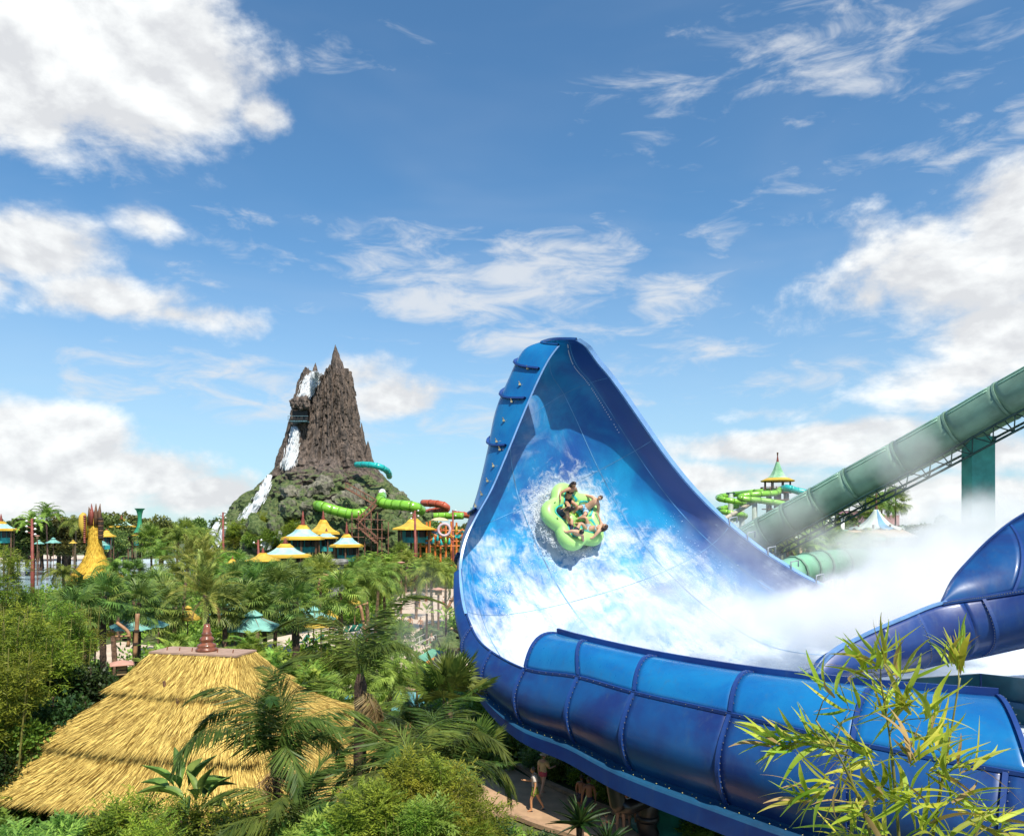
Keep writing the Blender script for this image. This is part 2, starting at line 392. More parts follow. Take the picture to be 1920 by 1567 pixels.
# make the normal point outward (away from the inside of the channel)
_mid = (_pts[:, :1] + _pts[:, -1:]) / 2
if np.sum(_nrm * (_pts - _mid)) < 0: NSGN = -1.0
else: NSGN = 1.0
for a, b in zip(TS[:-1], TS[1:]):
    for c, d in zip(US[:-1], US[1:]):
        tt = np.linspace(a, b, 40); uu = np.linspace(c, d, 46)
        p = wall_pts(tt, uu)
        mb = MB().grid(p)
        o = sl_build(mb, 'wall_panel', M_WALL)
        at = o.data.attributes.new('slide', 'FLOAT_VECTOR', 'POINT')
        g2 = np.zeros((len(tt), len(uu), 3)); g2[..., 0] = uu[None]; g2[..., 1] = tt[:, None]
        at.data.foreach_set('vector', g2.ravel())
M_SEAM = mat('wall_seam', (.10, .27, .50), rough=.5, var=.6, scale=.6)
for t_ in TS[1:-1]:
    uu = np.linspace(.01, .99, 70); p = wall_pts(np.array([t_ - .006, t_ + .006]), uu); q = wall_pts(np.array([t_ - .05, t_, t_ + .05]), uu); n = wall_normals(q)[1] * -NSGN
    sl_build(MB().grid(p + n[None] * .012), 'wall_seam', M_SEAM)
for u_ in (.22, US[1], .70, .885):
    tt = np.linspace(.3, 11.9, 120); p = wall_pts(tt, np.array([u_ - .0014, u_, u_ + .0014])); n = wall_normals(p)[:, 1:2] * -NSGN
    sl_build(MB().grid((p + n * .012)[:, ::2]), 'wall_seam', M_SEAM)
SLIDE_BVH = BVHTree.FromPolygons([tuple(x) for x in _pts.reshape(-1, 3)], [tuple(int(i) for i in f) for f in grid_faces(200, 90)])
# outer shell: panels between the flanges
TF = [2.6, 4.4, 6.2, 8.3, 9.55, 10.55]
edges = [-2, .2] + TF + [12]
for a, b in zip(edges[:-1], edges[1:]):
    tt = np.linspace(a, b, 24); p = wall_pts(tt, _u); n = wall_normals(p) * NSGN
    sl_build(MB().grid(p + n * .09), 'shell_panel', M_BLUE_LT if a > 5 else M_BLUE)  # upper panels get a lighter blue to make up for their shade
bolts = MB()
def dot(mb, p, r):
    mb.add([p + Vector(q) * r for q in ((1, 0, 0), (-1, 0, 0), (0, 1, 0), (0, -1, 0), (0, 0, 1), (0, 0, -1))],
           [(0, 2, 4), (2, 1, 4), (1, 3, 4), (3, 0, 4), (2, 0, 5), (1, 2, 5), (3, 1, 5), (0, 3, 5)])
for t in TF:                                        # ring flanges round the back of the channel
    uu = np.linspace(0.012, .97, 70); tt = np.array([t - .02, t, t + .02])
    p = wall_pts(tt, uu); n = wall_normals(p)[1] * NSGN; base = p[1]
    ax = (p[2] - p[0]); ax /= np.linalg.norm(ax, axis=1, keepdims=True)
    w = .26
    prof = [(.10, -.05), (w, -.05), (w, .05), (.10, .05)]
    arr = np.stack([base + n * h + ax * q for h, q in prof] + [base + n * .10 - ax * .05], 1)
    fl = sl_build(MB().grid(arr), 'ring_flange', M_FLANGE, smooth=False)
    for q in range(1, 69, 2): dot(bolts, Vector(base[q] + n[q] * .17 - ax[q] * .07), .026)
for u_, ta, tb in ((.10, 8.4, 10.5), (.045, 6.4, 8.2)):   # lifting brackets on the outer seam
    for t in np.linspace(ta, tb, 5):
        p = wall_pts(np.array([t - .02, t, t + .02]), np.array([u_ - .01, u_, u_ + .01])); n = wall_normals(p)[1, 1] * NSGN
        q = Vector(p[1, 1] + n * .16)
        br = MB().box(q, (.12, .09, .09)).tube([q + Vector((0, 0, .05)), q + Vector((-.06, -.04, .16))], .025, 6)
        sl_build(br, 'lifting_bracket', M_BRASS, smooth=False)
# rim lips along both edges
def rim(u0, name, outw, t0, t1, m):
    tt = np.linspace(t0, t1, 120)
    p = wall_pts(tt, np.array([u0])); p = p[:, 0]; k = tt - T0
    L, R, N = left_rim(k), cr(RR, k), cr(RN, k); N /= np.linalg.norm(N, axis=1, keepdims=True)
    o = (L - R) if u0 < .5 else (R - L); o /= np.linalg.norm(o, axis=1, keepdims=True)
    prof = [(0.0, -.03), (outw, -.03), (outw, .07), (0.0, .07), (-.02, -.03)]
    arr = np.stack([p + o * a + N * b for a, b in prof], 1)
    return sl_build(MB().grid(arr), name, m, smooth=False)
rim(0, 'rim_lip', .14, 2.2, 12, M_RIM); rim(1, 'rim_lip', .28, -2, 12, M_RIM)
# apex lip joining the two rims round the open top
uu = np.linspace(0, 1, 60); p = wall_pts(np.array([11.9, 12.0]), uu); n = wall_normals(np.concatenate([p, p[1:] * 2 - p[:1]], 0))[1] * NSGN
ax = p[1] - p[0]; ax /= np.linalg.norm(ax, axis=1, keepdims=True)
arr = np.stack([p[1] + n * a + ax * b for a, b in ((0, -.02), (0, .05), (.14, .05), (.14, -.02), (0, -.02))], 1)
sl_build(MB().grid(arr), 'apex_lip', M_BLUE, smooth=False)
wb = MB()
for t in np.linspace(6.2, 10.9, 58):                # bolts showing inside, along the right-hand seam
    if int(t * 10) % 13 == 0: continue
    dot(wb, Vector(wall_pts(np.array([t]), np.array([.865]))[0, 0]), .036)
tag(sl_build(wb, 'seam_bolts', mat('white_bolt', (.8, .8, .8), var=.05), smooth=False), kind='stuff')
for t in np.linspace(-.4, 3.0, 9):                  # small handles on the far rim
    q = Vector(wall_pts(np.array([t]), np.array([1.0]))[0, 0]); e = Vector((.45, .1, 0))
    sl_build(MB().tube([q, q + Vector((0, 0, .42)), q + e + Vector((0, 0, .50)), q + e + Vector((0, 0, .15))], .045, 6), 'rim_handle', mat('grey_steel', (.30, .33, .36), metal=.3) if t < -.3 else bpy.data.materials['grey_steel'])

# front tube: outer panels, cover panels, flanges, ledge
DROP = [(.36, .3), (.42, .95), (.46, 1.45), (.50, 1.85), (.57, 2.22), (.64, 2.50), (.69, 2.70), (.72, 2.82), (.72, 2.84), (.72, 2.84), (.72, 2.84)]
def tube_frame(k):
    p = cr(RIMP, k); d = cr(RIMP, np.asarray(k) + .02) - cr(RIMP, np.asarray(k) - .02); d[:, 2] = 0
    d /= np.linalg.norm(d, axis=1, keepdims=True)
    o = np.stack([d[:, 1], -d[:, 0], 0 * d[:, 0]], 1)
    return p, d, o
def outer_pts(k, v, off=0.0):
    k = np.atleast_1d(np.asarray(k, float)); p, d, o = tube_frame(k); dr = cr(DROP, k)
    v = np.asarray(v)[None, :, None]
    out = dr[:, :1][:, :, None] * (1.0 * np.sin(np.clip(v, 0, 1) * math.pi * .93)) ; dn = dr[:, 1:][:, :, None] * v
    z = np.array([0, 0, 1.0])
    return p[:, None] + o[:, None] * (out + off) - z * dn
vv = np.linspace(0, 1, 26)
KF = [1.2, 2.3, 3.25, 4.0, 5.0, 6.0, 7.0, 8.0, 8.9, 9.8]
ks = [0.2] + KF
for a, b in zip(ks[:-1], ks[1:]):
    kk = np.linspace(a, b, 14)
    o = sl_build(MB().grid(outer_pts(kk, vv)), 'outer_panel', M_BLUE); solid(o, .04)
for k in KF[1:]:
    a = outer_pts([k], np.linspace(0, 1, 30)); _, d, _o = tube_frame(np.array([k])); d = d[0]; oo = _o[0]
    arr = np.stack([a[0] + oo * h + d * q for h, q in ((0, -.06), (.12, -.06), (.12, .06), (0, .06))], 1)
    sl_build(MB().grid(arr), 'panel_flange', M_FLANGE, smooth=False)
    for i in range(2, 30, 2): dot(bolts, Vector(a[0][i] + oo * .07 + d * .09), .022)
kk = np.linspace(2.6, 9.8, 110)
b0 = outer_pts(kk, [1.0])[:, 0]; _, d, o_ = tube_frame(kk); z = np.array([0, 0, 1.0])
prof = [(-.03, .14), (.14, .04), (.52, -.03), (.58, -.11), (.58, -.72), (-.4, -.85)]
bt = np.interp(kk, np.linspace(2.6, 9.8, 40), .35 + .68 * (1 - np.exp(-np.linspace(0, 7.2, 40) * .55)))[:, None]
arr = np.stack([b0 + o_ * h * bt + z * q * bt for h, q in prof], 1)
sl_build(MB().grid(arr[:, :4]), 'ledge', M_LEDGE, smooth=False)
sl_build(MB().grid(arr[:, 3:]), 'ledge_beam', M_NAVY, smooth=False)
yd = MB()
for i in range(4, 108, 1):
    if i % 4: dot(yd, Vector(b0[i] + o_[i] * (.20 + .17 * (i % 2)) * bt[i] + z * .045), .022)
tag(sl_build(yd, 'ledge_bolts', mat('yellow_bolt', (.55, .48, .18), var=.2), smooth=False), kind='stuff')
# cover: from the rim up and over
TOPP = [P(1045, 1188, 31.6), P(1100, 1203, 30.0), P(1231, 1232, 27.8), P(1412, 1262, 25.2), P(1645, 1288, 22.8), P(1872, 1306, 20.9)]
RK = [4.0, 5.0, 6.0, 7.0, 8.0, 9.05]
def cover_pts(q, v):
    q = np.atleast_1d(q); top = cr(TOPP, q); k = np.interp(q, range(6), RK); p, d, o = tube_frame(k)
    v = np.asarray(v)[None, :, None]; z = np.array([0, 0, 1.0])
    return p[:, None] * (1 - v) + top[:, None] * v + (o[:, None] * .24 + z * .44) * 4 * v * (1 - v)
for i in range(5):
    o = sl_build(MB().grid(cover_pts(np.linspace(i, i + 1, 16), np.linspace(0, 1, 18))), 'cover_panel', M_BLUE_LT); solid(o, .03)
for i in range(6):
    a = cover_pts([i], np.linspace(0, 1, 20))[0]; k = np.interp(i, range(6), RK); _, d, oo = tube_frame(np.array([k])); d = d[0]
    n = np.array([0, 0, 1.0]) * .8 + oo[0] * .5
    arr = np.stack([a + n * h + d * q for h, q in ((-.05, -.06), (.11, -.06), (.11, .06), (-.05, .06))], 1)
    sl_build(MB().grid(arr), 'cover_flange', M_FLANGE, smooth=False)
    for j in range(2, 20, 2): dot(bolts, Vector(a[j] + n * .07 + d * .09), .020)
qq = np.linspace(0, 5, 80); t_ = cover_pts(qq, [1.0])[:, 0]; k = np.interp(qq, range(6), RK); _, d, oo = tube_frame(k)
arr = np.stack([t_ + oo * a + z * b for a, b in ((.04, -.04), (.04, .24), (-.07, .24), (-.07, -.04))], 1)
sl_build(MB().grid(arr), 'cover_edge_strip', M_NAVY, smooth=False)  # added edge, navy to paint in the darker reflection along the cover top
r_ = cover_pts(qq, [0.0])[:, 0]
arr = np.stack([r_ + oo * a + z * b for a, b in ((0, .05), (.10, .05), (.10, -.05), (0, -.05))], 1)
sl_build(MB().grid(arr), 'seam_flange', M_FLANGE, smooth=False)
for i in range(1, 80): 
    if i % 2: dot(bolts, Vector(r_[i] + oo[i] * .12 + z * .01), .019)
tag(sl_build(bolts, 'flange_bolts', M_BOLT, smooth=False), kind='stuff')

# incoming slide on the right: open trough that becomes a tube
BR = [P(1528, 1268, 26.16), P(1560, 1226, 26.67), P(1620, 1191, 27.18), P(1695, 1158, 27.69), P(1765, 1131, 28.19), P(1850, 1118, 27.94), P(1935, 1104, 27.30), P(2080, 1080, 26.04), P(2300, 1045, 24.13)]
BB = [P(1536, 1276, 26.29), P(1590, 1272, 27.05), P(1655, 1264, 27.81), P(1715, 1254, 28.57), P(1775, 1240, 29.08), P(1850, 1226, 28.96), P(1935, 1208, 28.19), P(2080, 1180, 26.92), P(2300, 1150, 25.02)]
BT = [P(1765, 1131, 28.19), P(1785, 1091, 28.57), P(1815, 1055, 29.08), P(1862, 1008, 29.59), P(1920, 966, 29.97), P(2050, 900, 29.72), P(2300, 800, 28.45)]
entry = empty('entry_slide', (16.5, 28, 0), 0, 'dark blue entry flume swooping in from the right edge', 'water slide')
def en(mb, name, m, smooth=True):
    o = mb.build(name, m, entry, smooth); o.matrix_parent_inverse = Matrix.Translation((-16.5, -28, 0)); return o
def trough(k, v):
    k = np.atleast_1d(k); a, b = cr(BR, k), cr(BB, k); v = np.asarray(v)[None, :, None]
    h = np.linalg.norm(a - b, axis=1)[:, None, None]; y = np.array([0, -1.0, -.25]); 
    far = a + np.array([0, 1.0, -.35]) * (h[:, :, 0] * 1.1)
    near = a[:, None] * (1 - v) + b[:, None] * v + y * h * .30 * 4 * v * (1 - v)
    return near, far
for i, (a, b) in enumerate(((0, 2.4), (2.4, 4.45), (4.45, 6.3), (6.3, 8))):
    kk = np.linspace(a, b, 20); near, far = trough(kk, np.linspace(0, 1, 16))
    o = en(MB().grid(near), 'trough_panel', M_NAVY); solid(o, .05)  # darker blue than the cover: the trough's shade is put into the colour
    v = np.linspace(0, 1, 14)[None, :, None]; bt = near[:, -1]
    dn = np.array([0, 0, -1.0]) * (np.linalg.norm(near[:, 0] - bt, axis=1)[:, None, None] * .28)
    o = en(MB().grid(bt[:, None] * (1 - v) + far[:, None] * v + dn * 4 * v * (1 - v)), 'trough_floor', M_NAVY); solid(o, .05)
kk = np.linspace(0, 8, 120); near, far = trough(kk, [0.0])
a = near[:, 0]; arr = np.stack([a + np.array(q) for q in ((0, .04, -.02), (0, -.12, -.02), (0, -.12, .08), (0, .04, .08), (0, .04, -.02))], 1)
en(MB().grid(arr[:62]), 'trough_lip', M_RIM, False); en(MB().grid(arr[61:]), 'trough_lip', M_FLANGE, False)
lw = MB()
arr = np.stack([a[:26] + np.array([-.25, -.15, .03]) * np.linspace(1, .1, 26)[:, None], a[:26] + np.array([.0, .3, .03])], 1)
o = en(lw.grid(arr), 'entry_lip', M_RIM)
eb = MB()
for k in (3.35, 4.9, 7.2):
    n_, _ = trough([k - .03, k, k + .03], np.linspace(0, 1, 24)); dd = n_[2] - n_[0]; dd /= np.linalg.norm(dd, axis=1, keepdims=True); yy = np.array([-.1, -.9, -.35])
    w = .05 if k < 4 else .16
    en(MB().grid(np.stack([n_[1] + yy * h + dd * q for h, q in ((0, -.06), (w, -.06), (w, .06), (0, .06))], 1)), 'trough_flange', M_FLANGE, False)
    for j in range(1, 24): dot(eb, Vector(n_[1][j] + yy * w * .8 - dd[j] * .08), .022)
def cov(k, v):
    k = np.atleast_1d(k); t = cr(BT, k); kr = np.interp(k, range(7), [4, 4.35, 4.75, 5.2, 5.85, 6.8, 8]); b = cr(BR, kr); v = np.asarray(v)[None, :, None]
    h = np.linalg.norm(t - b, axis=1)[:, None, None]
    return b[:, None] * (1 - v) + t[:, None] * v + np.array([0, -1.0, .25]) * h * .16 * 4 * v * (1 - v)
for a, b in ((0, 3.6), (3.6, 6)):
    o = en(MB().grid(cov(np.linspace(a, b, 24), np.linspace(0, 1, 16))), 'tube_cover', M_BLUE); solid(o, .05)
t_ = cov(np.linspace(0, 6, 60), [1.0])[:, 0]
arr = np.stack([t_ + np.array(q) for q in ((0, -.05, -.05), (-.05, -.10, .06), (0.02, .08, .10), (0, .1, -.05))], 1)
en(MB().grid(arr), 'cover_edge_strip', M_NAVY, False)
a = cov([3.55, 3.6, 3.65], np.linspace(0, 1, 20)); dd = a[2] - a[0]; dd /= np.linalg.norm(dd, axis=1, keepdims=True)
en(MB().grid(np.stack([a[1] + np.array([0, -1, .2]) * h + dd * q for h, q in ((0, -.05), (.14, -.05), (.14, .05), (0, .05))], 1)), 'cover_flange', M_FLANGE, False)
sb_ = cov(np.linspace(0, 6, 60), [0.0])[:, 0]
en(MB().grid(np.stack([sb_ + np.array(q) for q in ((0, 0, .06), (0, -.14, .06), (0, -.14, -.06), (0, 0, -.06))], 1)), 'seam_flange', M_FLANGE, False)
for i in range(60): dot(eb, Vector(sb_[i]) + Vector((0, -.15, .02)), .024)
tag(en(eb, 'flange_bolts', M_BOLT, False), kind='stuff')
M_TEAL = mat('dark_teal_panel', (.008, .085, .12), var=.3, scale=.8, rough=.35, coat=.3)
# teal catch basin under the entry flume
basin = empty('catch_basin', (18, 29, 0), 0, 'dark teal catch basin wall under the entry flume', 'basin')
def ba(mb, name, m, smooth=False):
    o = mb.build(name, m, basin, smooth); o.matrix_parent_inverse = Matrix.Translation((-18, -29, 0)); return o
q0, q1, q2 = P(1660, 1275, 31), P(1838, 1262, 31), P(1960, 1275, 28.5)
for a, b in ((q0, q1), (q1, q2), (q2, P(2150, 1300, 25.5))):
    mb = MB(); lo = Vector((0, 0, -3.2))
    for k in range(1): mb.add([a, b, b + lo, a + lo], [(0, 1, 2, 3)])
    solid(ba(mb, 'basin_panel', M_TEAL), .12)
    tdir = (b - a).normalized(); nn = Vector((tdir.y, -tdir.x, 0)) * .35
    h = Vector((0, 0, -.95))
    ba(MB().add([a + h, b + h, b + h + nn, a + h + nn, a + h * 1.25, b + h * 1.25, b + h * 1.25 + nn, a + h * 1.25 + nn],
        [(0, 1, 2, 3), (3, 2, 6, 7), (4, 5, 1, 0)]), 'basin_ledge', M_LEDGE)
    ba(MB().tube([a + Vector((0, -.08, 0)), a + lo + Vector((0, -.08, 0))], .06, 6), 'basin_post', M_FLANGE)

# supports under the front tube
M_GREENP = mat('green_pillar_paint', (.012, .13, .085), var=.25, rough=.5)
M_BLACK = mat('black_pipe_plastic', (.012, .012, .013), rough=.35, var=.3)
def pillar(px, d, zt, r, nm, label, m, cap=True):
    x = (px - 960) * d / FPX
    e = empty(nm, (x, d, 0), 0, label, 'pillar')
    MB().lathe([(r * 1.5, 0), (r * 1.5, .15), (r, .2), (r, zt - .35)], 24).build('shaft', m, e, True)
    MB().lathe([(r * 1.02, zt - .35), (r * 1.25, zt - .3), (r * 1.25, zt - .05), (r * 1.02, zt)], 24).build('collar', m, e)
    return e
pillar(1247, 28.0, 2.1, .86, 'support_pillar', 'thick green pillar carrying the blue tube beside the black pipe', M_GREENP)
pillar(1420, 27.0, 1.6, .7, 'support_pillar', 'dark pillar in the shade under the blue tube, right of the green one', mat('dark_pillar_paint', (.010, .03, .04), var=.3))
pp = empty('drain_pipe', P(1165, 1500, 26.6), 0, 'black drain pipe with an elbow below the blue tube', 'pipe')
pp.location.z = 0
def dp(mb, name):
    o = mb.build(name, M_BLACK, pp, True); o.matrix_parent_inverse = Matrix.Translation(-pp.location); return o
a, b, c = P(1152, 1468, 26.2), P(1158, 1505, 26.2), P(1235, 1490, 27.2)
dp(MB().tube([a + Vector((0, 0, .15)), a, b, b + Vector((.1, 0, -.16))], .30, 14), 'inlet')
dp(MB().tube([b + Vector((0, 0, -.02)), b + Vector((.35, 0, -.14)), c], .28, 14), 'branch')
dp(MB().tube([P(1222, 1470, 27.0), P(1215, 1520, 27.0), P(1212, 1545, 27), P(1216, 1560, 27), P(1222, 1575, 27)], .36, 14), 'downpipe')
dp(MB().lathe([(.40, -.11), (.43, 0), (.40, .11)], 16, P(1214, 1532, 27)), 'pipe_collar')
# ---------------------------------------------------------------- ground, paths, pools
def ground_material():
    m = bpy.data.materials.new('planted_ground'); m.use_nodes = True
    nt = m.node_tree; g = NG(nt); b = nt.nodes['Principled BSDF']
    pos = g.n('ShaderNodeNewGeometry').outputs['Position']
    n1 = g.noise(pos, .16, 5, .6); n2 = g.noise(pos, 3.0, 6, .7)
    c = g.mix(g.ss(n1, .35, .65), (.045, .075, .018), (.10, .12, .035))
    c = g.mix(g.ss(n2, .5, .75), c, (.13, .085, .045))
    g.put(b.inputs['Base Color'], c); b.inputs['Roughness'].default_value = .95
    bp = g.n('ShaderNodeBump'); bp.inputs['Strength'].default_value = .6; g.put(bp.inputs['Height'], n2); nt.links.new(bp.outputs[0], b.inputs['Normal'])
    return m
n = 90
ax_ = np.concatenate([np.linspace(-2500, -160, 14), np.linspace(-150, 150, n), np.linspace(160, 2500, 14)])
ay_ = np.concatenate([np.linspace(-300, -10, 6), np.linspace(0, 320, n), np.linspace(330, 4500, 14)])
gx, gy = np.meshgrid(ax_, ay_, indexing='ij')
gz = -.06 + .05 * np.sin(gx * .31) * np.cos(gy * .27)
gr = obj('ground', mesh_of('ground', np.stack([gx, gy, gz], 2).reshape(-1, 3), grid_faces(len(ax_), len(ay_)), True, [ground_material()]))
tag(gr, kind='structure')
M_PATH = mat('sandy_concrete', (.42, .27, .16), rough=.85, var=.16, scale=1.2, bump=.06, bscale=25)
M_PATH2 = mat('pale_paving', (.55, .43, .33), rough=.85, var=.14, scale=.8, bump=.05, bscale=20)
M_KERB = mat('kerb_concrete', (.36, .23, .14), rough=.8, var=.2, scale=3, bump=.1)
M_SAND = mat('beach_sand', (.62, .50, .40), rough=.95, var=.10, scale=.8, bump=.1)
def sheet(name, pts, z, m, thick=.0):
    """a flat polygon on the ground through pixel or world points"""
    c = [Vector((p[0], p[1], z)) for p in pts]
    bm = bmesh.new(); vs = [bm.verts.new(p) for p in c]; f = bm.faces.new(vs)
    if f.normal.z < 0: f.normal_flip()
    bmesh.ops.triangulate(bm, faces=bm.faces[:])
    me = bpy.data.meshes.new(name); bm.to_mesh(me); bm.free(); me.materials.append(m)
    return tag(obj(name, me), kind='structure')
def gpx(*pp): return [G(a, b) for a, b in pp]
pnear = gpx((800, 1500), (905, 1448), (960, 1440), (1010, 1468), (1080, 1500), (1150, 1530), (1280, 1570), (1450, 1640), (1420, 1720), (1150, 1680), (1120, 1590), (1010, 1550), (940, 1530), (840, 1545))
path1 = sheet('path', pnear, .03, M_PATH)
def kerb(pp, w=.28, h=.16):
    q = [G(*p) for p in pp]; n = len(q)
    d = cr(q, np.linspace(0, n - 1, 40)); t = np.gradient(d, axis=0); t /= np.linalg.norm(t, axis=1, keepdims=True)
    o = np.stack([-t[:, 1], t[:, 0], 0 * t[:, 0]], 1); z = np.array([0, 0, 1.0])
    arr = np.stack([d + o * a + z * b for a, b in ((0, 0), (0, h), (w, h), (w, 0))], 1)
    return tag(MB().grid(arr).build('kerb', M_KERB), kind='structure')
kerb(((905, 1446), (960, 1437), (1010, 1466), (1080, 1498), (1150, 1527), (1280, 1567), (1450, 1636)))
kerb(((840, 1548), (940, 1533), (1010, 1553), (1120, 1594), (1150, 1686)))
mid = gpx((690, 1262), (745, 1225), (760, 1196), (745, 1170), (735, 1140), (745, 1120), (770, 1104), (860, 1096), (930, 1100), (930, 1140), (870, 1160), (830, 1165), (800, 1170), (815, 1190), (870, 1200), (930, 1215), (940, 1300), (860, 1270), (810, 1235), (770, 1245), (730, 1285), (690, 1300), (640, 1290))
sheet('path', mid, .03, M_PATH2)
beach = gpx((380, 1240), (520, 1195), (600, 1178), (690, 1170), (720, 1195), (690, 1212), (600, 1222), (520, 1245), (430, 1262))
sheet('beach', beach, .034, M_SAND)
sheet('paving', gpx((185, 1212), (230, 1203), (300, 1213), (330, 1240), (230, 1252), (170, 1240)), .034, M_PATH2)
sheet('beach', gpx((-60, 1046), (60, 1040), (160, 1041), (175, 1049), (60, 1052), (-60, 1058)), .06, M_SAND)
sheet('paving', gpx((1300, 1062), (1600, 1050), (1800, 1052), (1800, 1072), (1300, 1085)), .034, M_PATH2)
def water_mat(name, col, col2):
    m = mat(name, col, rough=.08, col2=col2, var=0, scale=.5, bump=.12, bscale=2.2, spec=.6)
    return m
M_POOL = water_mat('pool_water', (.12, .42, .52), (.22, .56, .62))
M_LAGOON = water_mat('lagoon_water', (.38, .60, .72), (.55, .72, .80))
sheet('pool_water', gpx((640, 1300), (700, 1292), (790, 1299), (800, 1318), (770, 1335), (690, 1330), (640, 1318)), .04, M_POOL)
MB().tube([G(*p) + Vector((0, 0, .1)) for p in ((640, 1299), (700, 1290), (795, 1297))], .16, 6).build('pool_edge', M_KERB)['kind'] = 'structure'
sheet('lagoon_water', gpx((-160, 1140), (-100, 1062), (60, 1050), (200, 1050), (330, 1046), (480, 1052), (520, 1066), (420, 1082), (330, 1090), (180, 1098), (60, 1120)), .045, M_LAGOON)

# ---------------------------------------------------------------- thatched hut in front
def thatch_mat(name, col, col2):
    m = bpy.data.materials.new(name); m.use_nodes = True
    nt = m.node_tree; g = NG(nt); b = nt.nodes['Principled BSDF']
    at = g.n('ShaderNodeAttribute', attribute_name='tone').outputs['Fac']
    pos = g.n('ShaderNodeNewGeometry').outputs['Position']
    n1 = g.noise(pos, .9, 5, .65)
    c = g.mix(at, col, col2)
    c = g.mix(g.m('MULTIPLY', g.ss(n1, .52, .78), .42), c, (.24, .14, .04))
    g.put(b.inputs['Base Color'], c); b.inputs['Roughness'].default_value = .75; b.inputs['Specular IOR Level'].default_value = .25
    return m
M_THATCH = thatch_mat('straw_thatch', (.19, .105, .014), (.82, .60, .17))
M_WOODR = mat('reddish_turned_wood', (.20, .065, .03), rough=.35, var=.4, scale=6, coat=.4)
M_PINK = mat('pinkish_cap_board', (.38, .25, .18), rough=.7, var=.12, scale=3)
M_BROWN = mat('brown_timber', (.13, .065, .035), rough=.7, var=.35, scale=5, bump=.2, bscale=20)
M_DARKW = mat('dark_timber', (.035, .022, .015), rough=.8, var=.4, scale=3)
HUT_C = Vector((-10.8, 26.1, 0)); HUT_R = -.23
hut = empty('thatched_hut', HUT_C, HUT_R, 'large thatched hut with three straw roof tiers and a turned wooden finial', 'hut')
def blades(base, dirv, nrm, ln, wd, tone, name, m, parent):
    """thousands of straw blades as one mesh: base (n,3), dirv (n,3), nrm (n,3)"""
    n = len(base); side = np.cross(dirv, nrm); side /= np.linalg.norm(side, axis=1, keepdims=True) + 1e-9
    w = wd[:, None] * side; l = ln[:, None] * dirv
    v = np.stack([base - w, base + w, base + l * .6 + w * .8 + nrm * (ln * .05)[:, None], base + l * .6 - w * .8 + nrm * (ln * .05)[:, None], base + l], 1).reshape(-1, 3)
    i = np.arange(n) * 5
    f = [np.stack([i, i + 1, i + 2, i + 3], 1), np.stack([i + 3, i + 2, i + 4, i + 4], 1)]
    quads = f[0]; tris = np.stack([i + 3, i + 2, i + 4], 1)
    me = bpy.data.meshes.new(name)
    me.vertices.add(len(v)); me.vertices.foreach_set('co', v.ravel())
    loops = np.concatenate([quads.ravel(), tris.ravel()]).astype(np.int32)
    me.loops.add(len(loops)); me.loops.foreach_set('vertex_index', loops)
    me.polygons.add(2 * n)
    me.polygons.foreach_set('loop_start', np.concatenate([np.arange(n) * 4, 4 * n + np.arange(n) * 3]).astype(np.int32))
    me.polygons.foreach_set('loop_total', np.concatenate([np.full(n, 4), np.full(n, 3)]).astype(np.int32))
    me.update(calc_edges=True); me.materials.append(m)
    at = me.attributes.new('tone', 'FLOAT', 'POINT'); at.data.foreach_set('value', np.repeat(tone, 5).astype(np.float32))
    return tag(obj(name, me, parent), kind='stuff')
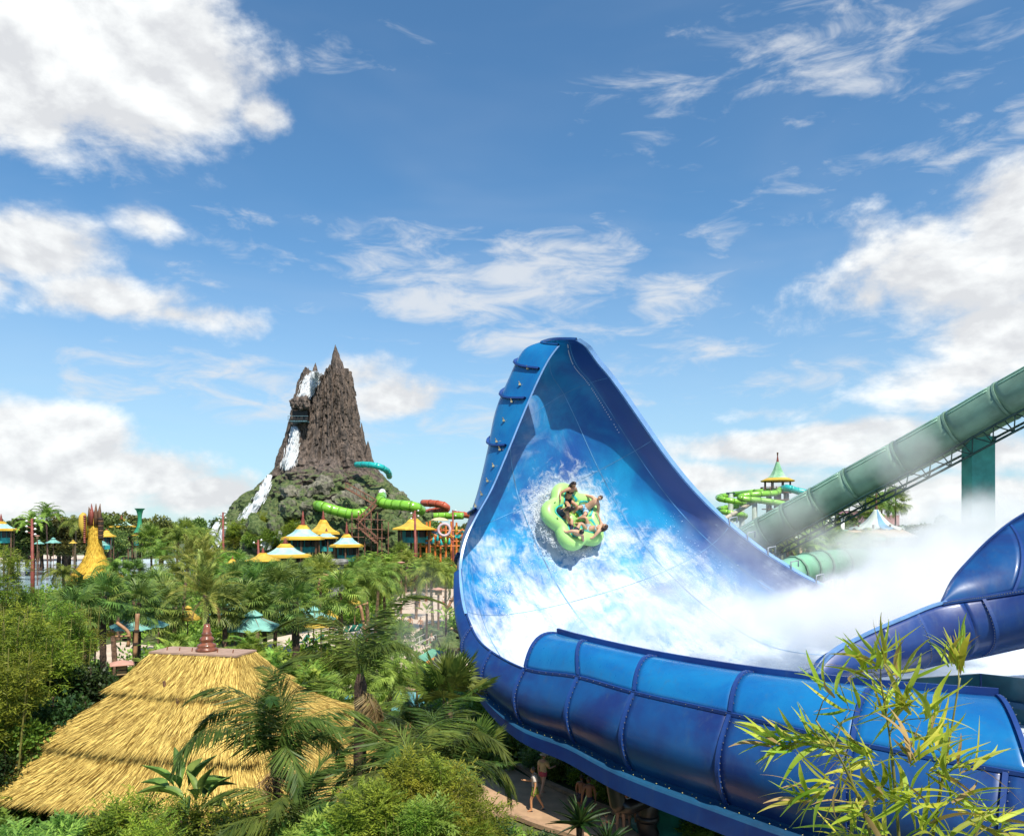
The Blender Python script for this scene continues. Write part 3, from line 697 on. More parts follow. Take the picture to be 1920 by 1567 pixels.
def hip_tier(parent, a0, b0, z0, a1, b1, z1, m, dens, name='roof_tier', cx=0., cy=0., flare=.18, blade=.55, wd=.016, seed=1):
    """one hipped tier from half-sizes (a0,b0) at z0 (top) down to (a1,b1) at z1 (eaves), slightly flared"""
    rs = np.random.RandomState(seed)
    K = 8; prof = []
    for k in range(K):
        t = k / (K - 1); s = t ** (1 + flare * 2.0)
        prof.append((a0 + (a1 - a0) * t, b0 + (b1 - b0) * t, z0 + (z1 - z0) * (t - flare * math.sin(math.pi * t) * -.0 + flare * (math.sin(math.pi * t)) * 1.0) ))
    vs = []; fs = []
    for a, b, z in prof: vs += [(cx - a, cy - b, z), (cx + a, cy - b, z), (cx + a, cy + b, z), (cx - a, cy + b, z)]
    for k in range(K - 1):
        for q in range(4):
            q2 = (q + 1) % 4; fs.append((k * 4 + q, (k + 1) * 4 + q, (k + 1) * 4 + q2, k * 4 + q2))
    e = len(vs) - 4; fs.append((e, e + 3, e + 2, e + 1)); fs.append((0, 1, 2, 3))
    base = obj(name, mesh_of(name, vs, fs, False, [m]), parent)
    at = base.data.attributes.new('tone', 'FLOAT', 'POINT'); at.data.foreach_set('value', np.full(len(vs), .35, np.float32))
    pr = np.array(prof)
    B, D, N, T = [], [], [], []
    for q in range(4):
        cnt = int(dens * ((a1 if q % 2 == 0 else b1)) / max(a1, b1))
        t = rs.rand(cnt) ** .8; t[: cnt // 7] = .93 + .07 * rs.rand(cnt // 7)
        ti = t * (K - 1); i = np.clip(ti.astype(int), 0, K - 2); f = (ti - i)[:, None]
        p = pr[i] * (1 - f) + pr[i + 1] * f; dp = pr[i + 1] - pr[i]
        s = rs.rand(cnt) * 2 - 1
        if q % 2 == 0:
            sg = -1 if q == 0 else 1
            pos = np.stack([s * p[:, 0], sg * p[:, 1], p[:, 2]], 1); dr = np.stack([s * dp[:, 0], sg * dp[:, 1], dp[:, 2]], 1)
            al = np.array([1.0, 0, 0])
        else:
            sg = 1 if q == 1 else -1
            pos = np.stack([sg * p[:, 0], s * p[:, 1], p[:, 2]], 1); dr = np.stack([sg * dp[:, 0], s * dp[:, 1], dp[:, 2]], 1)
            al = np.array([0, 1.0, 0])
        dr /= np.linalg.norm(dr, axis=1, keepdims=True)
        nn = np.cross(np.tile(al, (cnt, 1)), dr); nn *= np.sign(nn[:, 2:3]); nn /= np.linalg.norm(nn, axis=1, keepdims=True)
        dr = dr + al * rs.normal(-.10, .12, cnt)[:, None] + nn * rs.normal(.05, .05, cnt)[:, None]
        dr /= np.linalg.norm(dr, axis=1, keepdims=True)
        pos = pos + nn * (.02 + .05 * rs.rand(cnt)[:, None]) + np.array([cx, cy, 0])
        B.append(pos); D.append(dr); N.append(nn); T.append(np.clip(rs.normal(.5, .36, cnt), 0, 1))
    B, D, N, T = map(np.concatenate, (B, D, N, T)); k = len(B)
    blades(B, D, N, blade * (.4 + .95 * rs.rand(k) ** 1.4), wd * (.6 + .8 * rs.rand(k)), T, 'straw', m, base)
    return base
hip_tier(hut, 3.15, 2.45, 4.85, 5.75, 4.35, 3.22, M_THATCH, 27000, seed=3, flare=.07, blade=.6, wd=.0125, cx=.2)
hip_tier(hut, 1.80, 1.00, 6.15, 3.80, 3.05, 4.50, M_THATCH, 20000, seed=4, flare=.07, blade=.58, wd=.0125, cx=.1)
hip_tier(hut, 1.66, .56, 6.86, 2.34, 1.45, 5.90, M_THATCH, 11000, seed=5, flare=.10, blade=.46, wd=.0115)
MB().box((0, 0, 6.90), (3.42, 1.22, .06)).build('cap_board', M_PINK, hut)
for x in (-1.3, -.8, -.3, .7, 1.3): MB().tube([(x, -.2, 6.92), (x + .03, -.2, 7.05)], .018, 5).build('cap_peg', M_WOODR, hut)
prof = [(.42, 0), (.46, .06), (.42, .13), (.36, .16), (.40, .22), (.37, .30), (.28, .34), (.24, .40), (.29, .46), (.30, .54), (.24, .62), (.19, .66), (.21, .72), (.20, .80), (.16, .84), (.165, 1.0), (.13, 1.06), (.12, 1.2)]
prof = [(r * .82, z * .78) for r, z in prof]
MB().lathe(prof, 24, (.15, 0, 6.93)).build('finial', M_WOODR, hut, True)
MB().tube([(-.35, -1.45, 5.75), (-.40, -1.5, 6.15)], .05, 7).build('roof_post', M_BROWN, hut)
MB().tube([(.35, -1.75, 5.35), (.33, -1.8, 5.7)], .05, 7).build('roof_post', M_BROWN, hut)
for x, y in ((-4.6, -3.5), (-1.5, -3.5), (1.6, -3.5), (4.6, -3.5), (4.6, 0), (4.6, 3.5), (-4.6, 0), (-4.6, 3.5), (0, 3.5)):
    MB().tube([(x, y, 0), (x + .05, y, 1.5), (x, y, 3.3)], .14, 8).build('post', M_DARKW, hut)
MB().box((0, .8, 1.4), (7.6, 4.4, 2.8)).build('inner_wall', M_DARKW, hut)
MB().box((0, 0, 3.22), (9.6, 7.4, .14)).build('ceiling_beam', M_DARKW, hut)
# ---------------------------------------------------------------- volcano
_tab = np.random.RandomState(5).rand(65536)
def vnoise(x, y, z=0.0, seed=0):
    x, y, z = np.broadcast_arrays(np.asarray(x, float), y, z)
    xi, yi, zi = (np.floor(a).astype(np.int64) for a in (x, y, z))
    fx, fy, fz = x - xi, y - yi, z - zi
    fx, fy, fz = (f * f * (3 - 2 * f) for f in (fx, fy, fz))
    def h(a, b, c): return _tab[((a * 73856093) ^ (b * 19349663) ^ (c * 83492791) ^ (seed * 2654435)) & 65535]
    r = 0
    for dx in (0, 1):
        for dy in (0, 1):
            for dz in (0, 1):
                w = (fx if dx else 1 - fx) * (fy if dy else 1 - fy) * (fz if dz else 1 - fz)
                r = r + w * h(xi + dx, yi + dy, zi + dz)
    return r
def fbm(x, y, z=0.0, o=4, seed=0):
    r = 0; a = .5; s = 1.0
    for i in range(o):
        r = r + a * vnoise(np.asarray(x) * s, np.asarray(y) * s, np.asarray(z) * s, seed + i); a *= .5; s *= 2.03
    return r / (1 - .5 ** o)
def rock_mat(name, c1, c2, moss, mossy_top, z_lo, z_hi):
    m = bpy.data.materials.new(name); m.use_nodes = True
    nt = m.node_tree; g = NG(nt); b = nt.nodes['Principled BSDF']
    ge = g.n('ShaderNodeNewGeometry'); pos = ge.outputs['Position']
    sp = g.n('ShaderNodeSeparateXYZ'); g.put(sp.inputs[0], pos)
    st = g.vm('MULTIPLY', pos, (1.0, 1.0, .22))
    n1 = g.noise(pos, .25, 6, .65); n2 = g.noise(st, 1.1, 6, .7); n3 = g.noise(pos, 1.4, 4, .6)
    c = g.mix(g.ss(n2, .35, .68), c1, c2)
    br = g.n('ShaderNodeTexBrick'); g.put(br.inputs['Vector'], g.vm('MULTIPLY', pos, (1, 1, 1)))
    up = g.n('ShaderNodeSeparateXYZ'); g.put(up.inputs[0], ge.outputs['Normal'])
    k = g.m('ADD', g.m('MULTIPLY', g.m('SUBTRACT', n1, .5), 2.6), g.ss(sp.outputs[2], z_hi, z_lo))
    k = g.m('ADD', k, g.m('MULTIPLY', up.outputs[2], .45))
    c = g.mix(g.ss(k, .55, 1.05), c, g.mix(g.ss(n3, .35, .65), moss, mossy_top))
    dk = g.m('MULTIPLY', g.ss(n3, .55, .75), .6)
    c = g.mix(dk, c, (.035, .03, .028))
    g.put(b.inputs['Base Color'], c); b.inputs['Roughness'].default_value = .9
    bp = g.n('ShaderNodeBump'); bp.inputs['Strength'].default_value = .8; bp.inputs['Distance'].default_value = .5
    g.put(bp.inputs['Height'], g.m('ADD', n2, n3)); nt.links.new(bp.outputs[0], b.inputs['Normal'])
    return m
M_ROCK = rock_mat('volcano_rock', (.036, .030, .027), (.185, .140, .115), (.024, .052, .012), (.13, .165, .055), 17, 30)
VD = 200.0; VS = VD / FPX
vol = empty('volcano', ((612 - 960) * VS, VD, 0), 0, 'tall rocky volcano with jagged spires and waterfalls', 'volcano')
VC = vol.location.copy()
sil = [(698, 573, 652), (708, 568, 655), (725, 559, 659), (760, 551, 662), (800, 546, 668), (835, 537, 679), (862, 524, 693), (885, 508, 718), (905, 490, 740), (930, 466, 762), (950, 446, 779), (970, 428, 792), (990, 412, 806), (1020, 392, 824), (1064, 360, 850)]
sz = np.array([CAMZ + (HZ - y) * VS for y, a, b in sil])[::-1]; sL = np.array([(612 - a) * VS for y, a, b in sil])[::-1]; sR = np.array([(b - 612) * VS for y, a, b in sil])[::-1]
NTH, NZ = 620, 430
th = np.linspace(0, 2 * math.pi, NTH, endpoint=False); zz = np.linspace(0, sz[-1], NZ)
TH, ZZ = np.meshgrid(th, zz, indexing='ij')
rl, rr = np.interp(ZZ, sz, sL), np.interp(ZZ, sz, sR)
R0 = (rl + rr) / 2 + (rr - rl) / 2 * np.cos(TH)
cx, cy = np.cos(TH), np.sin(TH)
upm = np.clip((ZZ - 23) / 8, 0, 1); upm = upm * upm * (3 - 2 * upm)          # 1 on the tower, 0 on the skirts
# tower: bundles of rough vertical columns with broken courses
col = np.abs(vnoise(cx * 5.5 + 9, cy * 5.5, ZZ * .028, 3) - .5) * 2
col2 = np.abs(vnoise(cx * 14, cy * 14 + 4, ZZ * .07, 8) - .5) * 2
blk = vnoise(np.floor(TH * 26 + vnoise(cx * 3, cy * 3, ZZ * .1, 2) * 3), np.floor(ZZ * .85 + vnoise(cx * 9, cy * 9, 0, 4) * 4), 0, 6)
tower = (col ** .7 - .42) * 3.4 + (col2 ** .8 - .4) * 1.9 + (blk - .5) * .9 + (fbm(cx * 20, cy * 20, ZZ * .5, 3, 9) - .5) * 1.0
# skirts: buttresses running down, lumpy boulders
but = np.abs(vnoise(cx * 3.2 + 2, cy * 3.2, ZZ * .012, 12) - .5) * 2
lump = fbm(cx * R0 * .12, cy * R0 * .12, ZZ * .12, 4, 21); lump2 = np.abs(fbm(cx * R0 * .35 + 5, cy * R0 * .35, ZZ * .28, 3, 31) - .5) * 2
skirt = (but ** .6 - .5) * 7.0 + (lump - .5) * 9 + (.5 - lump2) * 4.2 + (fbm(cx * R0 * 1.1, cy * R0 * 1.1, ZZ * 1.0, 3, 41) - .5) * 1.6
gate = np.clip(np.abs(np.sin(TH)) * 1.4, .16, 1)                              # keep the silhouette near the drawn one
RR_ = R0 - 1.6 * (1 - upm) + tower * upm * (.55 + .45 * gate) + skirt * (1 - upm) * gate * np.clip(ZZ / 3 + .5, 0, 1)
# the crater: the rim is notched at the upper left where the water spills
rimh = (fbm(cx * 4, cy * 4, 0, 3, 51) - .5) * 5 - 3.5 * np.exp(-((np.angle(np.exp(1j * (TH - math.radians(232))))) / .5) ** 2)
ZF = ZZ + rimh * np.clip((ZZ - 36) / 16, 0, 1)
vx, vy = RR_ * cx, RR_ * cy
vv_ = np.stack([vx, vy, ZF], 2)
top = np.stack([vx[:, -1] * .45, vy[:, -1] * .45, ZF[:, -1] - 3.0], 1)[:, None]
vv_ = np.concatenate([vv_, top, top * np.array([.02, .02, 1])], 1)
m_ = vv_.shape[1]; i, j = np.meshgrid(np.arange(NTH), np.arange(m_ - 1), indexing='ij'); i2 = (i + 1) % NTH
fcs = np.stack([i * m_ + j, i2 * m_ + j, i2 * m_ + j + 1, i * m_ + j + 1], 2).reshape(-1, 4)
obj('cone', mesh_of('cone', vv_.reshape(-1, 3), fcs, True, [M_ROCK]), vol)
VBVH = BVHTree.FromPolygons([tuple(x) for x in (vv_.reshape(-1, 3) + np.array(VC))], [tuple(int(q) for q in f) for f in fcs])
def spire(px, ybase, ytop, hw, d=VD, seed=0, lean=0.0, name='spire', dep=1.0):
    zb, zt = CAMZ + (HZ - ybase) * d / FPX, CAMZ + (HZ - ytop) * d / FPX; r = hw * d / FPX
    a, z = np.meshgrid(np.linspace(0, 2 * math.pi, 48, endpoint=False), np.linspace(0, 1, 60), indexing='ij')
    rad = r * (1 - z) ** (.95) * (.8 + .9 * np.abs(vnoise(np.cos(a) * 3 + seed, np.sin(a) * 3, z * 2.5, seed + 3) - .5) + .35 * (vnoise(np.cos(a) * 9, np.sin(a) * 9, z * 14, seed) - .3)) + .03
    x = rad * np.cos(a) + lean * r * z; y = rad * np.sin(a) * dep; Z = zb - 2 + (zt - zb + 2) * z
    n_, k_ = a.shape; ii, jj = np.meshgrid(np.arange(n_), np.arange(k_ - 1), indexing='ij'); i2 = (ii + 1) % n_
    f = np.stack([ii * k_ + jj, i2 * k_ + jj, i2 * k_ + jj + 1, ii * k_ + jj + 1], 2).reshape(-1, 4)
    o = obj(name, mesh_of(name, np.stack([x, y, Z], 2).reshape(-1, 3), f, True, [M_ROCK]), vol)
    o.location = Vector(((px - 960) * d / FPX, d, 0)) - VC
    return o
spire(634, 722, 646, 22, seed=2, lean=-.25); spire(645, 722, 678, 10, d=198, seed=5, lean=-.3); spire(613, 716, 691, 10, d=197, seed=15)
spire(589, 712, 680, 13, seed=9, lean=.2); spire(577, 715, 689, 10, d=198, seed=4, lean=.1)
spire(680, 868, 792, 15, seed=7, lean=-.15); spire(668, 860, 808, 14, d=198, seed=8, lean=.1); spire(690, 880, 826, 15, d=197, seed=18)
spire(650, 860, 800, 12, d=197, seed=28, lean=-.2)
def vray(px, py):
    d = (P(px, py, 1) - Vector((0, 0, CAMZ))).normalized()
    h = VBVH.ray_cast(Vector((0, 0, CAMZ)), d)
    return (h[0], h[1]) if h[0] else (P(px, py, VD - 10), Vector((0, -1, 0)))
# boulders
def boulder_mesh(seed):
    bm = bmesh.new(); bmesh.ops.create_icosphere(bm, subdivisions=3, radius=1.0)
    for v in bm.verts:
        p = v.co.copy(); q = mnoise.noise(p * 1.1 + Vector((seed * 7.1, 0, 0))) * .5 + mnoise.noise(p * 2.6 + Vector((0, seed * 3.3, 0))) * .28
        cellv = mnoise.cell(p * 1.6 + Vector((seed, seed, 0))) * .12
        v.co = p * (1 + q + cellv); v.co.z *= .85
    me = bpy.data.meshes.new('boulder'); bm.to_mesh(me); bm.free(); me.materials.append(M_ROCK2); return me
M_ROCK2 = rock_mat('boulder_rock', (.07, .066, .05), (.27, .25, .19), (.026, .058, .012), (.14, .185, .06), 10, 27)
BOULD = [boulder_mesh(k) for k in range(5)]
br_ = random.Random(3)
for k in range(62):
    px = br_.uniform(430, 800); py = br_.uniform(905 + abs(px - 610) * .18, 1020)
    if px < 540 and py < 960: continue
    h, nrm = vray(px, py); s = br_.uniform(1.0, 3.1)
    o = obj('boulder', BOULD[k % 5], vol, h + nrm * s * .15 - VC); o.scale = (s, s, s * br_.uniform(.9, 1.7)); o.rotation_euler = (br_.uniform(-.3, .3), br_.uniform(-.3, .3), br_.uniform(0, 6.3))
# waterfalls: thousands of falling strands laid over the rock
M_FALL = mat('falling_water', (.72, .75, .78), rough=.5, var=.1, scale=2, trans=.25)
def fall(pts, n, seed, off=.5, strand=2.6, wd=.075):
    rs = random.Random(seed); mb = MB()
    W = [(a, b, w) for a, b, w in pts]
    for k in range(n):
        t = rs.random() * (len(W) - 1); i = int(t); f = t - i
        a, b = W[i], W[min(i + 1, len(W) - 1)]
        px = a[0] * (1 - f) + b[0] * f; py = a[1] * (1 - f) + b[1] * f; w = a[2] * (1 - f) + b[2] * f
        q = max(-1.4, min(1.4, rs.gauss(0, .5))); ln = rs.uniform(.6, 1.4) * strand / VS * .5
        dx, dy = b[0] - a[0], b[1] - a[1]; l = math.hypot(dx, dy) or 1
        dx, dy = dx / l, dy / l
        p0 = (px + q * w * dy * .9 + q * w * .5, py); p1 = (p0[0] + dx * ln + rs.gauss(0, .3), p0[1] + dy * ln)
        h0, n0 = vray(*p0); h1, n1 = vray(*p1)
        if (h0 - h1).length > 7: h1 = h0 + Vector((0, -.3, -ln * VS))
        o = off * rs.uniform(.3, 1.2); A = h0 + Vector((n0.x, n0.y, .2)) * o + Vector((0, -.4, 0)); B = h1 + Vector((n1.x, n1.y, .1)) * o + Vector((0, -.4, 0))
        s = Vector((wd * rs.uniform(.5, 1.6), 0, 0))
        mid_ = (A + B) / 2 + Vector((0, -.15, .05))
        mb.add([A - s * .5, A + s * .5, mid_ + s, mid_ - s, B + s * .6, B - s * .6], [(0, 1, 2, 3), (3, 2, 4, 5)])
    o = mb.build('waterfall', M_FALL, vol); o.matrix_parent_inverse = Matrix.Translation(-VC)
    return tag(o, kind='stuff')
fall([(592, 697, 8), (583, 715, 9), (574, 738, 7), (566, 752, 5)], 1500, 1)
fall([(553, 800, 4), (551, 830, 6), (546, 855, 8), (541, 872, 8)], 900, 2)
fall([(508, 890, 4), (498, 915, 6), (485, 940, 8), (468, 965, 9), (460, 975, 7)], 1300, 3)
fall([(412, 978, 3), (404, 996, 4), (395, 1012, 6), (386, 1022, 5)], 500, 4)
fall([(424, 986, 3), (418, 1004, 4), (408, 1022, 6)], 400, 5)
fall([(506, 990, 5), (506, 1008, 7), (500, 1022, 7)], 420, 6, wd=.12); fall([(523, 988, 4), (523, 1004, 5)], 220, 7)
# look-out cave with a deck, high on the left; a near-black box paints its shade
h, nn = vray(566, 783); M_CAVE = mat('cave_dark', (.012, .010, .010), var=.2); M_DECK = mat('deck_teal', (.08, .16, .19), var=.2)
def vb(mb, name, m, smooth=False, par=None):
    o = mb.build(name, m, vol, smooth); o.matrix_parent_inverse = Matrix.Translation(-VC); return o
hb = h + Vector((0, -1.2, 0))
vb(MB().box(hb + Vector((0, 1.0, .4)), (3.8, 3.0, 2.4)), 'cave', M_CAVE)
vb(MB().box(hb + Vector((0, -.9, -1.3)), (4.4, 2.4, .25)), 'deck', M_DECK)
for k in range(9): vb(MB().tube([hb + Vector((-2.5 + k * .62, -2.3, -1.2)), hb + Vector((-2.5 + k * .62, -2.3, -.1))], .06, 5), 'deck_rail_post', M_CAVE)
vb(MB().tube([hb + Vector((-2.6, -2.3, -.1)), hb + Vector((2.6, -2.3, -.1))], .07, 5), 'deck_rail', M_DECK)
BOULDT = [b.copy() for b in BOULD[:2]]
for b in BOULDT: b.materials[0] = M_ROCK
for k, dx in enumerate((-1.4, -.5, .5, 1.5)):
    o = obj('boulder', BOULDT[k % 2], vol, hb + Vector((dx, -.4, 3.2 + .3 * (k % 2))) - VC); o.scale = (1.1, 1.8, 1.5 + .2 * k)
# ---------------------------------------------------------------- slides on the volcano
M_LIME = mat('lime_fibreglass', (.22, .50, .045), rough=.3, var=.12, coat=.4, scale=.4)
M_LIMEL = mat('pale_lime_seam', (.12, .30, .03), rough=.4, var=.1)
M_AQUA = mat('aqua_fibreglass', (.02, .42, .40), rough=.3, var=.1, coat=.4)
M_REDS = mat('red_fibreglass', (.45, .10, .05), rough=.4, var=.15)
M_WHITE = mat('white_fibreglass', (.75, .75, .72), rough=.4, var=.06)
def tube_slide(name, pts, r, m, label, seams=8, seam_m=None, n=14, cat='water slide'):
    loc = Vector(pts[0]); loc.z = 0
    e = empty(name, loc, 0, label, cat)
    ks = np.linspace(0, len(pts) - 1, seams + 1)
    for a, b in zip(ks[:-1], ks[1:]):
        o = MB().tube([Vector(q) - loc for q in cr(pts, np.linspace(a, b, 6))], r, n).build('tube_section', m, e, True)
    for k in ks[1:-1]:
        c, d = Vector(cr(pts, [k])[0]), Vector(cr(pts, [k + .01])[0]); t = (d - c).normalized()
        MB().tube([c - t * r * .07 - loc, c + t * r * .07 - loc], r * 1.09, n).build('joint_ring', seam_m or m, e)
    return e
def PP(*pts): return [P(*p) for p in pts]
DV = 168
tube_slide('tube_slide', PP((594, 947, DV + 4), (606, 950, DV), (630, 957, DV), (656, 963, DV), (676, 963, DV), (686, 958, DV + 5)), 1.15, M_LIME, 'lime green tube slide bulging from the volcano, lower left one', 9, M_LIMEL)
tube_slide('tube_slide', PP((716, 930, DV + 6), (714, 940, DV + 1), (728, 945, DV), (752, 947, DV - 2), (776, 950, DV - 3), (790, 957, DV)), 1.15, M_LIME, 'lime green tube slide curling out of the volcano on the right', 8, M_LIMEL)
tube_slide('tube_slide', PP((668, 871, 186), (690, 871, 182), (712, 875, 181), (727, 884, 184), (730, 893, 188)), .75, M_AQUA, 'thin aqua tube slide arching over the mossy slope', 7)
e = tube_slide('open_slide', PP((717, 922, DV + 8), (714, 932, DV + 4), (713, 940, DV + 2)), .8, M_WHITE, 'short white slide end above the lime tube', 3)
tube_slide('red_slide', PP((793, 943, 230), (815, 944, 226), (833, 948, 224), (836, 955, 226), (815, 958, 230), (797, 962, 234)), 1.1, M_REDS, 'red tube slide looping behind the volcano', 8)
tube_slide('flume', PP((800, 968, 215), (830, 967, 214), (868, 967, 212)), 1.0, M_LIME, 'straight pale lime flume right of the volcano', 5, M_LIMEL)
tube_slide('flume', PP((850, 963, 225), (870, 965, 224), (895, 969, 222)), .9, M_REDS, 'straight red flume running behind the blue wall', 4)
# timber stairs on the slope
st = empty('timber_staircase', P(690, 990, 160), 0, 'brown timber staircase zigzagging down the volcano slope', 'staircase'); st.location.z = 0; so = st.location.copy()
M_STAIR = mat('red_brown_timber', (.19, .085, .05), var=.3, scale=2)
def sb2(mb, name): 
    o = mb.build(name, M_STAIR, st); o.matrix_parent_inverse = Matrix.Translation(-so); return o
zig = [P(648, 915, 172), P(705, 948, 166), P(668, 985, 162), P(705, 1018, 158)]
for a, b in zip(zig[:-1], zig[1:]):
    for off in (Vector((0, 0, 0)), Vector((0, 1.4, 0))):
        sb2(MB().tube([a + off, b + off], .16, 5), 'stringer'); sb2(MB().tube([a + off + Vector((0, 0, 1.3)), b + off + Vector((0, 0, 1.3))], .09, 5), 'handrail')
    for k in range(9):
        p = a.lerp(b, k / 8); sb2(MB().tube([p, p + Vector((0, 0, 1.3))], .07, 5), 'baluster')
        sb2(MB().box(p + Vector((0, .7, 0)), (.7, 1.5, .1)), 'tread')
for px in (660, 672, 684, 696, 708, 716, 728): sb2(MB().tube([P(px, 960 + (px % 3) * 9, 161), P(px, 1060, 161)], .13, 6), 'post')
for y in (972, 990, 1006): sb2(MB().tube([P(658, y, 160.5), P(722, y + 3, 160.5)], .09, 5), 'rail')
# ---------------------------------------------------------------- pagoda huts
M_YTH = thatch_mat('yellow_thatch', (.38, .21, .015), (.76, .50, .07))
M_PTEAL = mat('pale_teal_roof', (.36, .56, .50), rough=.6, var=.22, scale=.9)
M_PBLUE = mat('pale_blue_roof', (.34, .58, .62), rough=.6, var=.3, scale=.9)
M_TEALW = mat('teal_wall', (.02, .24, .24), rough=.6, var=.25)
M_TEALT = mat('aqua_canvas', (.22, .50, .44), rough=.7, var=.12, trans=.15)
M_YELC = mat('yellow_canvas', (.62, .42, .06), rough=.7, var=.12, trans=.15)
M_ORANGE = mat('orange_paint', (.60, .17, .03), rough=.5, var=.2)
def pagoda(px, yeave, hw, ytop, ysp, d, label, mid, floor_z=0.0, sides=4, group=None):
    k = d / FPX; x = (px - 960) * k; ze = CAMZ + (HZ - yeave) * k; zt = CAMZ + (HZ - ytop) * k; zs = CAMZ + (HZ - ysp) * k; r = hw * k * 1.16
    e = empty('pagoda_hut', (x, d, 0), rnd.uniform(.3, .9) if sides == 4 else 0, label, 'hut', group)
    h = zt - ze
    def part(name, prof, m, cap=False):
        o = MB().lathe([(a * r, ze + b * h) for a, b in prof], sq=sides if sides > 4 else 8, caps=cap).build(name, m, e)
        if m is M_YTH:
            at = o.data.attributes.new('tone', 'FLOAT', 'POINT'); at.data.foreach_set('value', np.random.RandomState(int(px)).rand(len(o.data.vertices)).astype(np.float32))
        return o
    part('eave_thatch', [(1.02, -.10), (1.0, .06), (.80, .17), (.78, .10), (.9, -.12), (1.02, -.10)], M_YTH)
    part('roof_panel', [(.84, .13), (.62, .30), (.44, .50), (.30, .74)], mid)
    part('cap_thatch', [(.34, .66), (.32, .74), (.22, .92), (.18, 1.0)], M_YTH, True)
    part('soffit', [(.95, -.06), (.1, .05)], M_BROWN)
    MB().lathe([(.10 * r, zt - .1 * h), (.13 * r, zt), (.08 * r, zt + .2 * (zs - zt)), (.10 * r, zt + .3 * (zs - zt)), (.05 * r, zt + .5 * (zs - zt)), (.06 * r, zt + .6 * (zs - zt)), (.012 * r, zs)], 10).build('finial', M_REDP, e, True)
    for a in range(6):
        w = a * math.pi / 3 + .3; MB().tube([(.72 * r * math.cos(w), .72 * r * math.sin(w), floor_z), (.72 * r * math.cos(w), .72 * r * math.sin(w), ze)], .05 * r, 6).build('post', M_BROWN, e)
    MB().lathe([(.55 * r, max(floor_z, ze - 2.6)), (.55 * r, ze + .05 * h)], 8).build('wall', M_TEALW, e)
    for a in range(4):
        w = -math.pi / 2 + (a - 1.5) * .55; MB().box((.56 * r * math.cos(w), .56 * r * math.sin(w), ze - .9), (.26 * r, .08, 1.3), w + math.pi / 2).build('window', M_CAVE, e)
    return e
M_REDP = mat('red_brown_pole', (.22, .05, .035), var=.3)
pagoda(535, 1042, 42, 1019, 1008, 118, 'pagoda hut with pale teal roof nearest the jungle, left of the others', M_PTEAL)
pagoda(568, 1009, 34, 984, 958, 140, 'pagoda hut with pale blue roof and yellow eaves, left of the yellow one', M_PBLUE)
pagoda(606, 999, 27, 974, 957, 150, 'pagoda hut with an all yellow roof below the lime tube', M_YELC)
pagoda(650, 1023, 27, 1001, 978, 130, 'small pale blue and yellow pagoda hut right of the yellow one', M_PBLUE)
pagoda(612, 1008, 20, 996, 990, 146, 'tiny pale roof tucked behind the yellow pagoda hut', M_PBLUE)
pagoda(776, 991, 36, 972, 962, 140, 'wide yellow hip roofed hut at the right foot of the volcano', M_YELC)
pagoda(228, 987, 21, 973, 966, 190, 'far pale roofed pagoda hut behind the yellow tower', M_PTEAL)
pagoda(2, 993, 25, 977, 963, 150, 'pale teal pagoda hut at the left edge', M_PBLUE)
pagoda(200, 1005, 14, 994, 990, 150, 'far sandy roofed hut right behind the yellow tower', M_YELC)
pagoda(493, 1050, 28, 1036, 1026, 108, 'low orange thatched hut beside the nearest pagoda hut', M_YELC)
pagoda(436, 1056, 14, 1048, 1042, 105, 'small orange thatched roof deep in the palms', M_YELC)
pagoda(1488 - 1230, 1003, 10, 996, 992, 190, 'tiny dark roofed hut behind the green flared sign', M_BROWN)
# ---------------------------------------------------------------- vegetation
def leaf_mat(name, col, col2, trans=.35, orand=.5, rough=.5):
    return mat(name, col, rough=rough, col2=col2, var=0, scale=2.2, trans=trans, orand=orand, spec=.35)
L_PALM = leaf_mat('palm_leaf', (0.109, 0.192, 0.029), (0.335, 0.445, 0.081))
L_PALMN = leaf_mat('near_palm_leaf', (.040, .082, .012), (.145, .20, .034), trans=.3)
L_DARK = leaf_mat('dark_fan_leaf', (0.062, 0.124, 0.026), (0.223, 0.320, 0.062), trans=.25)
L_DATE = leaf_mat('date_palm_leaf', (0.132, 0.180, 0.030), (0.408, 0.432, 0.096))
L_BAMB = leaf_mat('bamboo_leaf', (0.090, 0.162, 0.014), (0.324, 0.408, 0.048), trans=.45)
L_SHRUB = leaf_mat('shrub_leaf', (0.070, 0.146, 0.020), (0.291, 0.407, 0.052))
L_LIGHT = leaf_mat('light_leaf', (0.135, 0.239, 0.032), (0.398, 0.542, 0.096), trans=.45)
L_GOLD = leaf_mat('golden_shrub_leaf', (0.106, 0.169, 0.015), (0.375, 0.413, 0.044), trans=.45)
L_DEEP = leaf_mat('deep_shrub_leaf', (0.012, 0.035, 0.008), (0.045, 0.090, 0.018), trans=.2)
L_FAR = leaf_mat('far_leaf', (0.062, 0.106, 0.025), (0.237, 0.263, 0.062), trans=.3, orand=.9)
L_NEARB = leaf_mat('near_bamboo_leaf', (0.220, 0.335, 0.016), (0.644, 0.670, 0.091), trans=.5, orand=.7)
L_DEAD = leaf_mat('dead_frond', (.16, .09, .035), (.34, .22, .10), trans=.2)
M_TRUNK = mat('palm_trunk', (.16, .10, .06), rough=.9, var=.4, scale=5, bump=.6, bscale=14, orand=.4)
M_TRUNKD = mat('dark_bark', (.07, .042, .028), rough=.9, var=.4, scale=4, bump=.6, bscale=10)
M_CULM = mat('bamboo_culm', (.17, .16, .04), rough=.5, var=.3, scale=3)
